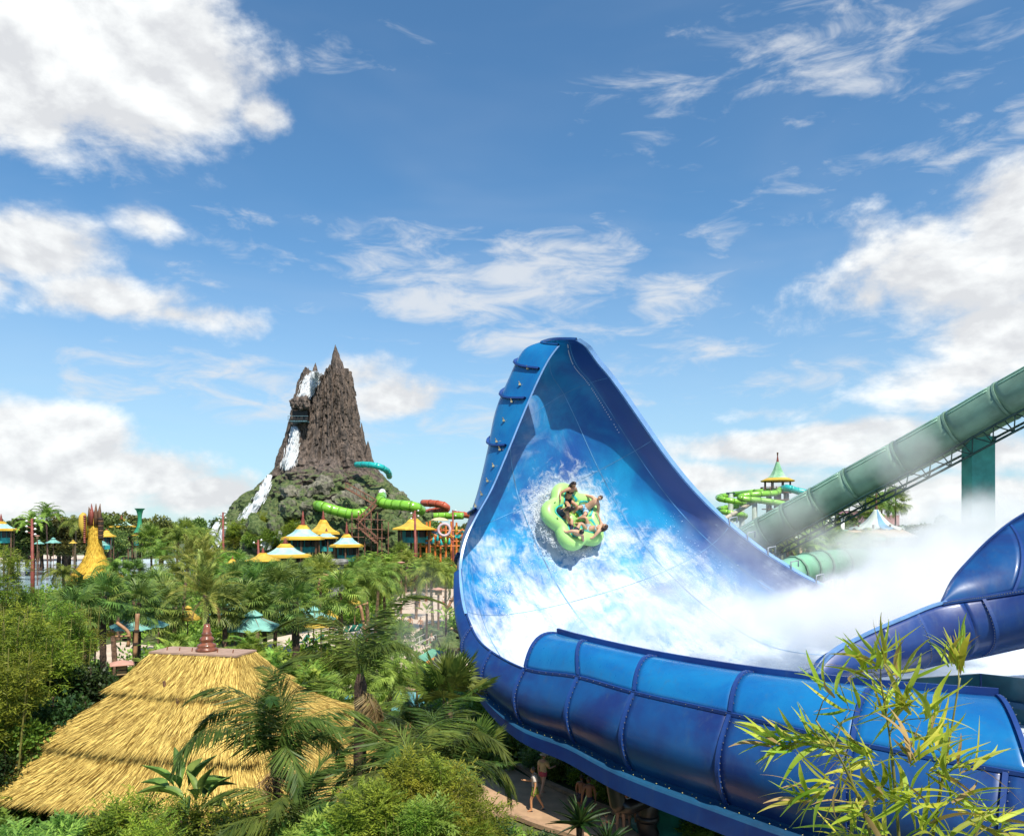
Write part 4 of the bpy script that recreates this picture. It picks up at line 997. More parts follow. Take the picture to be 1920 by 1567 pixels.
def leafset(base, dirv, nrm, ln, wd, fold=.0):
    d = dirv / (np.linalg.norm(dirv, axis=1, keepdims=True) + 1e-9)
    s = np.cross(d, nrm); s /= np.linalg.norm(s, axis=1, keepdims=True) + 1e-9
    n2 = np.cross(s, d)
    m_ = base + d * (ln * .42)[:, None] + n2 * (ln * fold)[:, None]
    v = np.stack([base, m_ + s * wd[:, None], base + d * ln[:, None], m_ - s * wd[:, None]], 1).reshape(-1, 3)
    f = (np.arange(len(base)) * 4)[:, None] + np.arange(4)[None]
    return v, f
class LB:
    def __init__(s): s.v = []; s.f = []; s.k = 0
    def add(s, v, f):
        v = np.asarray(v, float).reshape(-1, 3); s.v.append(v); s.f.append(np.asarray(f, np.int64) + s.k); s.k += len(v); return s
    def mesh(s, name, m): return mesh_of(name, np.concatenate(s.v), np.concatenate(s.f), False, [m])
def frond(rs, L=2.6, up=.9, droop=1.5, n=44, ll=.55, lw=.020, hang=.6, vee=.35, bare=.12):
    """a feather frond: the rachis starts along +X and arches over; returns verts, quads"""
    t = np.linspace(0, 1, 24); ang = up - (up + droop) * t ** 1.15
    dx = np.cos(ang) * L / 23; dz = np.sin(ang) * L / 23
    x = np.concatenate([[0], np.cumsum(dx[:-1])]); z = np.concatenate([[0], np.cumsum(dz[:-1])])
    rach = np.stack([x, 0.06 * L * np.sin(t * 2.2) * rs.uniform(-1, 1), z], 1)
    b = LB(); w = (.022 * (1 - t * .8))[:, None] * np.array([0, 1, 0]); h = np.array([0, 0, .012])
    arr = np.stack([rach - w, rach + h, rach + w], 1); b.add(arr.reshape(-1, 3), grid_faces(24, 3))
    for sg in (-1, 1):
        tt = np.linspace(bare, 1, n) + rs.normal(0, .004, n); tt = np.clip(tt, 0, 1)
        p = np.stack([np.interp(tt, t, rach[:, k]) for k in range(3)], 1)
        a = np.interp(tt, t, ang); tg = np.stack([np.cos(a), 0 * a, np.sin(a)], 1); nn = np.stack([-np.sin(a), 0 * a, np.cos(a)], 1)
        prof = np.sin(np.clip(tt, .02, 1) ** .6 * math.pi * .92) * .8 + .25
        fw = .55 + .7 * tt
        d = tg * fw[:, None] + np.array([0, sg, 0]) * (1 - .25 * tt)[:, None] + nn * vee + np.array([0, 0, -1.0]) * (hang * rs.uniform(.5, 1.4, n))[:, None]
        d += rs.normal(0, .10, (n, 3)); ln = ll * prof * rs.uniform(.8, 1.15, n)
        b.add(*leafset(p, d, nn + rs.normal(0, .3, (n, 3)), ln, np.full(n, lw) * rs.uniform(.7, 1.3, n), -.03))
    return np.concatenate(b.v), np.concatenate(b.f)
def fan(rs, pet=.9, R=.75, n=26, droop=.5, spread=2.6):
    """a fan leaf on a stalk along +X"""
    b = LB(); tip = np.array([pet * .95, 0, pet * .18])
    arr = np.array([[[0, -.02, 0], [0, .02, 0]], [tip + [0, -.014, 0], tip + [0, .014, 0]]]); b.add(arr.reshape(-1, 3), grid_faces(2, 2))
    a = np.linspace(-spread / 1, spread / 1, n) * .9 + rs.normal(0, .03, n)
    d1 = np.stack([np.cos(a), np.sin(a), .12 * np.cos(a * 2)], 1); l1 = R * (.62 + .15 * np.cos(a)) * rs.uniform(.92, 1.05, n)
    base = np.tile(tip, (n, 1)); nrm = np.tile([0.0, 0, 1], (n, 1)) + rs.normal(0, .15, (n, 3))
    s = np.cross(d1, nrm); s /= np.linalg.norm(s, axis=1, keepdims=True)
    mid_ = base + d1 * l1[:, None]; w = (.035 * R / .75)
    tipp = mid_ + d1 * (R * .45) * rs.uniform(.6, 1.2, n)[:, None] * .7 + np.array([0, 0, -1.0]) * (droop * R * .6 * rs.uniform(.4, 1.4, n))[:, None]
    v = np.stack([base, mid_ - s * w, mid_ + s * w, tipp], 1).reshape(-1, 3); k = (np.arange(n) * 4)[:, None]
    b.add(v, k + np.array([[0, 1, 3, 2]]))
    return np.concatenate(b.v), np.concatenate(b.f)
def rot_to(v, az, el, roll=0.0, sc=1.0):
    R = (Matrix.Rotation(az, 3, 'Z') @ Matrix.Rotation(-el, 3, 'Y') @ Matrix.Rotation(roll, 3, 'X'))
    return (v * sc) @ np.array(R).T
rs0 = np.random.RandomState(77)
FR_QUEEN = [frond(rs0, 2.8, .95, 1.45, 92, .74, .017, 1.15, .12) for _ in range(3)]
FR_STIFF = [frond(rs0, 2.4, .75, .55, 52, .42, .018, .12, .5) for _ in range(3)]
FR_SOFT = [frond(rs0, 2.2, 1.0, 1.1, 44, .5, .024, .45, .3) for _ in range(3)]
FAN = [fan(rs0, .9, .8, 26, .55) for _ in range(3)]; FANS = [fan(rs0, 1.1, .95, 30, .1, 2.3) for _ in range(2)]
def fmesh(vf, name, m): return mesh_of(name, vf[0], vf[1], False, [m])
def trunk_mesh(h, r0, r1, lean=0.0, rings=True, n=9, name='trunk', m=None, seed=0):
    rr = random.Random(seed); k = max(8, int(h * (3.2 if rings else 1.5))); pts = []; rad = []
    for i in range(k + 1):
        t = i / k; pts.append((lean * t * t, .12 * math.sin(t * 3 + seed) * min(1, h / 5), h * t)); rad.append((r0 + (r1 - r0) * t ** .6) * (1 + (.10 if i % 2 else -.04) * rings) * (1 + rr.uniform(-.04, .04)))
    rad[0] *= 1.35
    return mesh_of(name, *(lambda b: (b.v, b.f))(MB().tube(pts, rad, n)), False, [m or M_TRUNK])
RECS = []                                       # every plant: (object, species phrase, px, py, depth)
def reg(o, phrase, cat, group):
    o['category'] = cat; o['group'] = group
    p = o.matrix_basis.translation; RECS.append((o, phrase)); return o
# --- palm makers: each palm is an empty with trunk and fronds (near) or trunk and crown (far)
def crown_layout(n, rs, lo, hi):
    out = []
    for k in range(n):
        f = k / max(n - 1, 1); out.append((k * 2.39996 + rs.uniform(-.2, .2), hi + (lo - hi) * f ** .9 + rs.uniform(-.12, .12), rs.uniform(-.25, .25), rs.uniform(.85, 1.1)))
    return out
FM = {}
def fm(kind, i, m):
    key = (kind, i, m.name)
    if key not in FM: FM[key] = fmesh({'queen': FR_QUEEN, 'stiff': FR_STIFF, 'soft': FR_SOFT, 'fan': FAN, 'fans': FANS}[kind][i], 'frond', m)
    return FM[key]
def near_palm(name, x, y, h, kind, m, phrase, cat='palm tree', group='palm trees', n=14, lo=-.5, hi=1.1, sc=1.0, r=.13, lean=0.0, seed=1, azs=None, bark=None):
    rs = random.Random(seed); e = empty(name, (x, y, 0))
    obj('trunk', trunk_mesh(h, r * 1.15, r * .8, lean, seed=seed, m=bark), e)
    MB().lathe([(r * .8, h - .3), (r * .95, h - .1), (r * .45, h + .18)], 9, (lean, 0, 0)).build('crown_shaft', bark or M_TRUNK, e, True)
    lay = crown_layout(n, rs, lo, hi)
    if azs: lay = [(a, el, ro, s) for a, el, ro, s in azs]
    nv = {'queen': 3, 'stiff': 3, 'soft': 3, 'fan': 3, 'fans': 2}[kind]
    for k, (az, el, ro, s) in enumerate(lay):
        o = obj('frond', fm(kind, k % nv, m), e, (lean + .05 * math.cos(az), .12 * math.sin(3 + seed) * min(1, h / 5) + .05 * math.sin(az), h))
        o.rotation_euler = Matrix.Rotation(az, 3, 'Z').to_4x4().to_3x3().__matmul__(Matrix.Rotation(-el, 3, 'Y') @ Matrix.Rotation(ro, 3, 'X')).to_euler(); o.scale = (s * sc,) * 3
    for k in range(3 if kind != 'soft' else 0):
        o = obj('dead_frond', fm(kind, k % nv, L_DEAD), e, (lean, .12 * math.sin(3 + seed) * min(1, h / 5), h - .15)); az = rs.uniform(0, 6.28); o.rotation_euler = (Matrix.Rotation(az, 3, 'Z') @ Matrix.Rotation(1.25, 3, 'Y')).to_euler(); o.scale = (sc * .6,) * 3
    return reg(e, phrase, cat, group)
def crown_mesh(kind, m, n, lo, hi, sc, seed):
    rs = random.Random(seed); src = {'queen': FR_QUEEN, 'stiff': FR_STIFF, 'soft': FR_SOFT, 'fan': FAN, 'fans': FANS}[kind]; b = LB()
    for k, (az, el, ro, s) in enumerate(crown_layout(n, rs, lo, hi)): v, f = src[k % len(src)]; b.add(rot_to(v, az, el, ro, s * sc), f)
    return b.mesh('crown', m)
CROWN = {'queen': [crown_mesh('queen', L_PALM, 17, -.75, .95, 1.0, s) for s in (1, 2)], 'date': [crown_mesh('stiff', L_DATE, 22, -.7, 1.2, 1.1, s) for s in (3,)],
         'fan': [crown_mesh('fan', L_DARK, 34, -1.2, 1.35, 1.15, s) for s in (4, 5)], 'fang': [crown_mesh('fan', L_PALM, 30, -1.1, 1.35, 1.15, s) for s in (6,)],
         'soft': [crown_mesh('soft', L_LIGHT, 20, -.4, 1.2, 1.0, s) for s in (7,)]}
TRK = [trunk_mesh(1.0 * 8, .17, .13, .3, seed=2), trunk_mesh(8, .2, .15, -.4, seed=4)]
PALM_PHRASE = {'queen': 'feathery green palm', 'date': 'yellowish date palm', 'fan': 'dark fan palm', 'fang': 'green fan palm', 'soft': 'light green arching palm'}
PALM_NAME = {'queen': 'feather_palm', 'date': 'date_palm', 'fan': 'fan_palm', 'fang': 'fan_palm', 'soft': 'arching_palm'}
def far_palm(kind, px, py, d, sc=1.0, seed=0, group='palms in the park'):
    """crown centre at pixel (px, py), d metres away"""
    p = P(px, py, d); rs = random.Random(seed + int(px * 7 + py)); h = max(1.5, p.z)
    e = empty(PALM_NAME[kind], (p.x, p.y, 0), rs.uniform(0, 6.28))
    t = obj('trunk', TRK[rs.randrange(2)], e); t.scale = (1, 1, h / 8)
    lean = .3 if t.data is TRK[0] else -.4
    c = obj('crown', CROWN[kind][rs.randrange(len(CROWN[kind]))], e, (lean, 0, h)); c.scale = (sc, sc, sc * rs.uniform(.9, 1.1)); c.rotation_euler = (rs.uniform(-.12, .12), rs.uniform(-.12, .12), rs.uniform(0, 6.28))
    return reg(e, PALM_PHRASE[kind], 'palm tree', group)
# --- leafy things
def blob_leaves(rs, n, lobes, ll, lw, out=.75, droop=0.0, shell=.5):
    """leaves through the volume of several lobes: (cx, cy, cz, rx, ry, rz)"""
    lo = np.array(lobes); vol_ = lo[:, 3] * lo[:, 4] * lo[:, 5]; pick = rs.choice(len(lo), n, p=vol_ ** .67 / np.sum(vol_ ** .67))
    q = rs.normal(0, 1, (n, 3)); q /= np.linalg.norm(q, axis=1, keepdims=True)
    rad = 1 - shell * rs.rand(n) ** 1.6; p = lo[pick, :3] + q * rad[:, None] * lo[pick, 3:] * rs.uniform(.85, 1.12, n)[:, None]
    d = q * out + rs.normal(0, .6, (n, 3)) + np.array([0, 0, .25 - droop]); nn = rs.normal(0, .6, (n, 3)) + np.array([0, 0, 1.0]) + q * .4
    return leafset(p, d, nn, ll * rs.uniform(.6, 1.3, n), lw * rs.uniform(.7, 1.3, n), -.04)
def sprig_leaves(rs, nspr, lobes, k, sl, ll, lw, droop=.2, shell=.6):
    """sprigs: short twigs set with k paired leaves, gives lacy outlines"""
    lo = np.array(lobes); vol_ = lo[:, 3] * lo[:, 4] * lo[:, 5]; pick = rs.choice(len(lo), nspr, p=vol_ ** .67 / np.sum(vol_ ** .67))
    q = rs.normal(0, 1, (nspr, 3)); q /= np.linalg.norm(q, axis=1, keepdims=True)
    p = lo[pick, :3] + q * (1 - shell * rs.rand(nspr) ** 1.5)[:, None] * lo[pick, 3:]
    d = q + rs.normal(0, .45, (nspr, 3)) + np.array([0, 0, .35]); d /= np.linalg.norm(d, axis=1, keepdims=True)
    V_, F_ = [], []; b = LB()
    for j in range(k):
        t = (j + 1) / k; base = p + d * (sl * t) + np.array([0, 0, -droop * sl * t * t])
        sgn = 1 if j % 2 else -1
        sd = np.cross(d, np.array([0, 0, 1.0])) * sgn; sd /= np.linalg.norm(sd, axis=1, keepdims=True) + 1e-9
        dd = d * .8 + sd * .75 + rs.normal(0, .2, (nspr, 3)) + np.array([0, 0, -droop * .8])
        b.add(*leafset(base, dd, np.array([0, 0, 1.0]) + rs.normal(0, .4, (nspr, 3)), ll * rs.uniform(.7, 1.2, nspr), lw * rs.uniform(.8, 1.2, nspr), -.03))
    return np.concatenate(b.v), np.concatenate(b.f)
def lobes_round(rs, r, h, n, z0=.0):
    L = []
    for k in range(n):
        a = rs.uniform(0, 6.28); q = rs.uniform(0, .6) * r; z = z0 + h * rs.uniform(.3, .85); s = rs.uniform(.35, .6)
        L.append((q * math.cos(a), q * math.sin(a), z, r * s, r * s, min(h * .35, r * s)))
    L.append((0, 0, z0 + h * .4, r * .75, r * .75, h * .42)); return L
rsv = np.random.RandomState(31)
def mk(fn, m, name='crown'):
    b = LB(); b.add(*fn); return b.mesh(name, m)
SHRUB = {'shrub': [mk(blob_leaves(rsv, 1700, lobes_round(rsv, 1.0, 1.3, 6), .15, .045), L_SHRUB, 'foliage') for _ in range(2)],
         'gold': [mk(sprig_leaves(rsv, 430, lobes_round(rsv, 1.05, 1.4, 9), 7, .36, .15, .021), L_GOLD, 'foliage') for _ in range(2)],
         'light': [mk(sprig_leaves(rsv, 420, lobes_round(rsv, 1.0, 1.3, 5), 6, .34, .20, .028), L_LIGHT, 'foliage') for _ in range(2)],
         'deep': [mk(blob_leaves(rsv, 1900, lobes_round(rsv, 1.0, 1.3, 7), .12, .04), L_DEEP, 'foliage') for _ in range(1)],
         'bamb': [mk(sprig_leaves(rsv, 800, [(rsv.uniform(-.5, .5), rsv.uniform(-.5, .5), z, .45, .45, .30) for z in np.linspace(.3, 2.4, 9)], 6, .28, .17, .017, .35), L_BAMB, 'foliage') for _ in range(3)]}
STEM = mesh_of('stem', *(lambda b: (b.v, b.f))(MB().tube([(0, 0, 0), (.05, .02, .5), (0, 0, .9)], [.05, .04, .02], 6).tube([(0, 0, .3), (.3, .1, .8)], [.03, .015], 5).tube([(0, 0, .25), (-.25, .2, .8)], [.03, .015], 5)), False, [M_TRUNKD])
BSTEM = mesh_of('culm', *(lambda b: (b.v, b.f))((lambda mb: [mb.tube([(math.cos(a) * .2, math.sin(a) * .2, 0), (math.cos(a) * .35, math.sin(a) * .35, 1.2), (math.cos(a) * .6, math.sin(a) * .6, 2.5)], [.025, .022, .01], 5) for a in (0, 1, 2.1, 3.3, 4.2, 5.4)] and mb)(MB())), False, [M_CULM])
SH_PHRASE = {'shrub': 'leafy green shrub', 'gold': 'golden green shrub', 'light': 'bright light green shrub', 'deep': 'dark green bush', 'bamb': 'yellowish bamboo clump'}
SH_NAME = {'shrub': 'leafy_shrub', 'gold': 'golden_shrub', 'light': 'bright_shrub', 'deep': 'dark_bush', 'bamb': 'bamboo_clump'}
def shrub(kind, x, y, s, h=None, seed=0, group='shrubs of the garden', phrase=None, z=0.0):
    """s: radius in metres, h: height in metres"""
    rs = random.Random(seed + int(x * 31 + y * 17)); h = h or s * 1.2
    e = empty(SH_NAME[kind], (x, y, z), rs.uniform(0, 6.28)); base = 2.7 if kind == 'bamb' else 1.35
    hs = base * s * .9; k = max(1, min(7, int(math.ceil(h / hs - .25))))
    for i in range(k):
        f = obj('foliage', SHRUB[kind][rs.randrange(len(SHRUB[kind]))], e, (rs.uniform(-.25, .25) * s * (i > 0), rs.uniform(-.25, .25) * s * (i > 0), 0 if k == 1 else i * (h - hs) / (k - 1)))
        q = s * (1.0 if i < k - 1 or k == 1 else .85); f.scale = (q, q, q * .9 if k > 1 else h / base); f.rotation_euler = (0, 0, rs.uniform(0, 6.28))
    t = obj('stem' if kind != 'bamb' else 'culm', STEM if kind != 'bamb' else BSTEM, e); t.scale = (s, s, h * .95 / (.9 if kind != 'bamb' else 2.5))
    return reg(e, phrase or SH_PHRASE[kind], 'bamboo' if kind == 'bamb' else 'shrub', group)
def shrub_px(kind, px, ytop, d, s, **kw):
    p = P(px, ytop, d); return shrub(kind, p.x, p.y, s, max(.5, p.z), **kw)

# --- broadleaf trees, far and middle
TREE = []
for k in range(3):
    rs = np.random.RandomState(90 + k); L = []
    for q in range(11):
        a = rs.uniform(0, 6.28); rr = rs.uniform(.2, 1.0) * 2.2; L.append((rr * math.cos(a), rr * math.sin(a), rs.uniform(2.6, 6.6), rs.uniform(.8, 1.5), rs.uniform(.8, 1.5), rs.uniform(.6, 1.1)))
    TREE.append(mk(blob_leaves(rs, 5200, L, .34, .12, .6), L_FAR))
TTRUNK = mesh_of('trunk', *(lambda b: (b.v, b.f))(MB().tube([(0, 0, 0), (.1, 0, 1.6), (0, .1, 3.4), (.1, 0, 5.2)], [.26, .2, .15, .05], 8).tube([(0, 0, 2), (1.0, .4, 4)], [.12, .04], 6).tube([(0, 0, 1.8), (-.9, -.5, 4.2)], [.12, .04], 6).tube([(0, 0, 2.4), (-.3, 1.0, 4.6)], [.1, .03], 6)), False, [M_TRUNKD])
def tree(x, y, h, seed, w=None, group='trees along the park edge', phrase='broad leafy tree', name='leafy_tree'):
    rs = random.Random(seed); e = empty(name, (x, y, 0), rs.uniform(0, 6.28)); s = h / 7.4; w = w or s
    c = obj('crown', TREE[rs.randrange(3)], e); c.scale = (w, w, s); t = obj('trunk', TTRUNK, e); t.scale = (w, w, s)
    return reg(e, phrase, 'tree', group)

# ---------------- placing: the near and middle garden, read off the photograph
rp = random.Random(12)
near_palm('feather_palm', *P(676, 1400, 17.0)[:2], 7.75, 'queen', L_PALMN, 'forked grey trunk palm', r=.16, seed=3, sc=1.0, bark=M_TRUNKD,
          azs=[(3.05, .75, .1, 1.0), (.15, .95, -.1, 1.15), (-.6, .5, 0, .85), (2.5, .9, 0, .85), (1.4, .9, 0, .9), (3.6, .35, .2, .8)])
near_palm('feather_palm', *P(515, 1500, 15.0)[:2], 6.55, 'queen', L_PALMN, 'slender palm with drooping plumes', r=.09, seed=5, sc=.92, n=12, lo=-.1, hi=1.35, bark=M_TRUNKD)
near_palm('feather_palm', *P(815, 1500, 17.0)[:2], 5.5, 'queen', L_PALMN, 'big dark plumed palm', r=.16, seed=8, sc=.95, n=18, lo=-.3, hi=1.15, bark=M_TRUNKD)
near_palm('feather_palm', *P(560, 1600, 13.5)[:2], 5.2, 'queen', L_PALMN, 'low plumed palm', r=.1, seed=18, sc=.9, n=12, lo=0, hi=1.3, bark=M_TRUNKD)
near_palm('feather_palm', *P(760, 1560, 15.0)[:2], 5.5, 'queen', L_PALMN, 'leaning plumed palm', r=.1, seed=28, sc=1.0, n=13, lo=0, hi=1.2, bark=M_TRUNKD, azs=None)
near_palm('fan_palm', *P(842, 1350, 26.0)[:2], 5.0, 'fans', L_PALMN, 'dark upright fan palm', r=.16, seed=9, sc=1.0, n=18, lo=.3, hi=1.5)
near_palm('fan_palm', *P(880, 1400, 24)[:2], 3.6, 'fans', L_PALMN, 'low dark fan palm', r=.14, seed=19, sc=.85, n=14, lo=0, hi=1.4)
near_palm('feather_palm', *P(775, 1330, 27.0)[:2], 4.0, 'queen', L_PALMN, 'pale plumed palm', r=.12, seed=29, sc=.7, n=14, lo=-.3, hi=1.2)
near_palm('date_palm', *P(385, 1200, 42.0)[:2], 7.3, 'stiff', L_DATE, 'golden date palm', r=.17, seed=12, sc=1.12, n=24, lo=-.8, hi=1.35)
near_palm('fan_palm', *P(638, 1240, 56.0)[:2], 6.2, 'fan', L_PALM, 'green fan palm on a slim trunk', r=.2, seed=13, sc=1.25, n=30, lo=-1.1, hi=1.4)
near_palm('fan_palm', *P(555, 1240, 51.0)[:2], 5.9, 'fan', L_DARK, 'dark fan palm with shaggy trunk', r=.26, seed=14, sc=1.2, n=32, lo=-1.2, hi=1.35, bark=M_TRUNKD)
near_palm('fan_palm', *P(195, 1230, 44.0)[:2], 7.0, 'fan', L_DARK, 'dark fan palm on a tall trunk', r=.2, seed=15, sc=1.1, n=32, lo=-1.2, hi=1.35, bark=M_TRUNKD)
near_palm('fan_palm', *P(260, 1230, 47.0)[:2], 6.3, 'fan', L_DARK, 'dark fan palm', r=.2, seed=16, sc=1.1, n=30, lo=-1.2, hi=1.35, bark=M_TRUNKD)
near_palm('fan_palm', *P(138, 1230, 40.0)[:2], 6.6, 'fan', L_DARK, 'dark fan palm', r=.2, seed=17, sc=1.05, n=28, lo=-1.2, hi=1.35, bark=M_TRUNKD)
for k, (px, py, d, sc, kd) in enumerate(((705, 1085, 72, 1.35, 'queen'), (722, 1072, 76, 1.4, 'queen'), (692, 1100, 68, 1.2, 'queen'), (810, 1065, 80, 1.4, 'queen'), (780, 1060, 90, 1.3, 'soft'), 
        (515, 1108, 60, 1.3, 'fan'), (480, 1100, 66, 1.3, 'fan'), (450, 1092, 70, 1.2, 'fan'), (560, 1092, 76, 1.3, 'fan'), (600, 1075, 88, 1.4, 'fang'), (625, 1062, 96, 1.3, 'queen'), (505, 1072, 90, 1.4, 'fan'), (460, 1062, 100, 1.4, 'fan'), (430, 1080, 84, 1.2, 'soft'),
        (585, 1055, 104, 1.3, 'fang'), (660, 1052, 108, 1.4, 'queen'), (700, 1040, 118, 1.6, 'soft'), (725, 1035, 122, 1.5, 'soft'), (545, 1060, 100, 1.3, 'fan'),
        (285, 1015, 110, 1.5, 'fang'), (330, 1010, 112, 1.4, 'queen'), (300, 1050, 85, 1.4, 'soft'), (345, 1060, 80, 1.4, 'date'), (390, 1055, 90, 1.5, 'date'), (330, 1075, 70, 1.2, 'queen'),
        (372, 1025, 120, 1.5, 'queen'), (415, 1035, 112, 1.4, 'soft'), (448, 1030, 118, 1.4, 'fang'), (385, 1012, 135, 1.5, 'queen'), (350, 995, 150, 1.6, 'fang'),
        (222, 1068, 74, .9, 'queen'), (248, 1072, 76, .9, 'fan'), (118, 1078, 70, .8, 'queen'), (215, 1118, 52, .9, 'fan'), (160, 1120, 50, .9, 'fan'), (835, 1062, 84, 1.0, 'queen'),
        (60, 985, 150, 1.8, 'soft'), (88, 972, 165, 2.2, 'soft'), (140, 985, 160, 1.6, 'queen'), 
        (300, 1140, 52, 1.1, 'fan'), (425, 1140, 50, 1.1, 'fan'), (460, 1135, 54, 1.2, 'fan'), (500, 1140, 56, 1.2, 'fan'),  (300, 1105, 64, 1.2, 'fan'),
        (1545, 1020, 62, 1.1, 'fang'), (1510, 1030, 60, 1.0, 'soft'), (1480, 1028, 64, 1.0, 'date'), (1570, 1026, 66, 1.1, 'fang'), (1615, 1022, 70, 1.1, 'queen'), (1630, 955, 130, 1.6, 'fang'), (1655, 945, 150, 1.8, 'queen'), (1680, 942, 155, 1.9, 'fang'),
        (762, 1020, 125, 1.2, 'soft'), (750, 1000, 135, 1.3, 'fang'), (800, 1030, 120, 1.2, 'queen'), (745, 1200, 52, .9, 'fang'), (700, 1250, 42, .8, 'soft'), (720, 1280, 34, .9, 'queen'), (650, 1300, 30, .7, 'fang'), (690, 1270, 32, .7, 'fang'))):
    if 400 < px < 860 and py < 1075: py = 1032 + (py - 1000) * .66 + 6
    far_palm(kd, px, py, d, sc, seed=k)
# tall soft palms in clumps
for k, (px, yt, d, sc) in enumerate(((470, 1195, 37, 1.3), (440, 1210, 35, 1.2), (505, 1215, 36, 1.2), (330, 1185, 38, 1.2), (300, 1205, 36, 1.1), (540, 1225, 36, 1.0), (360, 1200, 35, 1.1), (640, 1205, 48, 1.0), (590, 1240, 34, 1.1))):
    p = P(px, yt, d); near_palm('arching_palm', p.x, p.y, max(.8, p.z - 2.2), 'soft', L_LIGHT, 'light green arching palm clump', n=26, lo=.2, hi=1.45, sc=sc, r=.08, seed=60 + k, group='arching palms behind the thatched hut')
# bamboo and dark shrubs on the left
for k, (px, yt, d, s) in enumerate(((5, 1010, 29, 1.0), (55, 1080, 31, 1.0), (-40, 1040, 28, 1.6), (120, 1110, 32, 1.1), (30, 1110, 27, 1.4), (90, 1140, 28, 1.3), (-15, 1130, 25, 1.6), (150, 1120, 33, 1.3), (65, 1180, 26, 1.5), (130, 1180, 28, 1.2), (0, 1200, 23, 1.5))):
    shrub_px('bamb', px, yt, d, s, seed=k, group='bamboo at the left edge')
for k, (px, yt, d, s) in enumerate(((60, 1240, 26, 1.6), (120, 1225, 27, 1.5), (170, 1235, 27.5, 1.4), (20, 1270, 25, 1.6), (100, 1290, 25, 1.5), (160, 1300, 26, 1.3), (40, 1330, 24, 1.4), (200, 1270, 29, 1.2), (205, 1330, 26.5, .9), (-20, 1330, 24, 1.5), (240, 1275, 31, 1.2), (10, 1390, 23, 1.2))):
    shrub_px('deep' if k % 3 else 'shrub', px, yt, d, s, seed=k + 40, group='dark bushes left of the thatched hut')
# foreground: golden shrubs along the bottom edge
for k, (px, yt, d, s, kd) in enumerate(((810, 1395, 13.0, .55, 'bamb'), (770, 1420, 12.8, .6, 'gold'), (835, 1430, 13.2, .65, 'gold'), (735, 1440, 12.5, .55, 'bamb'), (870, 1450, 13.5, .5, 'bamb'), (700, 1470, 12, .7, 'gold'), (800, 1480, 12, .7, 'light'), (760, 1490, 11.5, .5, 'bamb'), (850, 1480, 12.6, .6, 'gold'), (665, 1495, 12, .5, 'bamb'), (640, 1500, 12.5, .8, 'light'), (880, 1500, 14, .8, 'gold'), (590, 1530, 12, .8, 'light'),
        (480, 1520, 14, .9, 'gold'), (420, 1500, 15, .8, 'deep'), (340, 1500, 15, .9, 'gold'), (270, 1480, 16, .9, 'gold'), (200, 1500, 16, .8, 'shrub'), (120, 1515, 15.5, .8, 'light'), (20, 1535, 11, .8, 'light'), (60, 1550, 11, .6, 'light'), (150, 1530, 17, .9, 'deep'),
        (300, 1545, 13, .7, 'gold'), (530, 1555, 12.5, .7, 'light'), (-20, 1500, 14, .9, 'shrub'), (930, 1530, 16.5, .8, 'deep'), (960, 1545, 17, .8, 'shrub'), (1010, 1550, 18, .7, 'deep'), (905, 1560, 14.5, .7, 'deep'), (850, 1540, 13.5, .8, 'gold'), (740, 1540, 12, .8, 'gold'), (640, 1560, 12, .7, 'gold'))):
    shrub_px(kd, px, yt, d, s, seed=k + 80, group='shrubs along the near edge')
# plants beside the near path
for k, (px, py, s, kd) in enumerate(((1010, 1440, .8, 'light'), (1045, 1455, .8, 'light'), (1085, 1470, .8, 'shrub'), (1065, 1440, .9, 'shrub'), (1120, 1490, .7, 'light'), (960, 1415, .9, 'shrub'), (940, 1400, .9, 'light'), (990, 1400, 1.0, 'shrub'), (1100, 1450, .9, 'deep'), (1035, 1425, .8, 'deep'), (1150, 1500, .7, 'shrub'), (1330, 1560, .8, 'shrub'), (1300, 1570, .7, 'light'), (915, 1420, .7, 'gold'))):
    q = G(px, py); shrub(kd, q.x, q.y, s, s * 1.1, seed=k + 140, group='plants beside the near path')
# yuccas and bird-of-paradise
def rosette(name, x, y, z, n, L, w, m, phrase, el0=.3, el1=1.45, seed=0, bend=.3, cat='plant', paddle=False, stalk=0.0):
    """big single leaves, each an object of its own"""
    rs = random.Random(seed); e = empty(name, (x, y, z))
    key = ('ros', name, m.name)
    if key not in FM:
        t = np.linspace(0, 1, 10); wd = (np.sin(np.clip(t, .02, 1) ** (.55 if not paddle else 1.1) * math.pi * .97) * (1 if paddle else .8) + .05)
        if paddle: wd = np.where(t < .38, .05, np.sin(np.clip((t - .38) / .62, 0, 1) ** .8 * math.pi * .98) + .04)
        x_ = t; z_ = -bend * t ** 2.2; V_ = np.stack([np.stack([x_, -wd, z_ + .12 * wd * (1 if paddle else .6)], 1), np.stack([x_, 0 * wd, z_], 1), np.stack([x_, wd, z_ + .12 * wd], 1)], 1)
        FM[key] = (V_, grid_faces(10, 3))
    V_, F_ = FM[key]
    mk2 = (key, L, w)
    if mk2 not in FM: FM[mk2] = mesh_of('leaf', V_.reshape(-1, 3) * np.array([L, w, L]), F_, True, [m])
    for k in range(n):
        o = obj('leaf', FM[mk2], e, (0, 0, stalk)); f = k / max(1, n - 1)
        o.rotation_euler = (Matrix.Rotation(k * 2.4 + rs.uniform(-.2, .2), 3, 'Z') @ Matrix.Rotation(-(el1 + (el0 - el1) * f + rs.uniform(-.1, .1)), 3, 'Y') @ Matrix.Rotation(rs.uniform(-.3, .3), 3, 'X')).to_euler(); s = rs.uniform(.8, 1.1); o.scale = (s, s, s)
    if stalk: obj('stem', trunk_mesh(stalk, .12, .1, seed=seed, m=M_TRUNKD), e)
    return reg(e, phrase, cat, 'spiky and broad leaved plants')
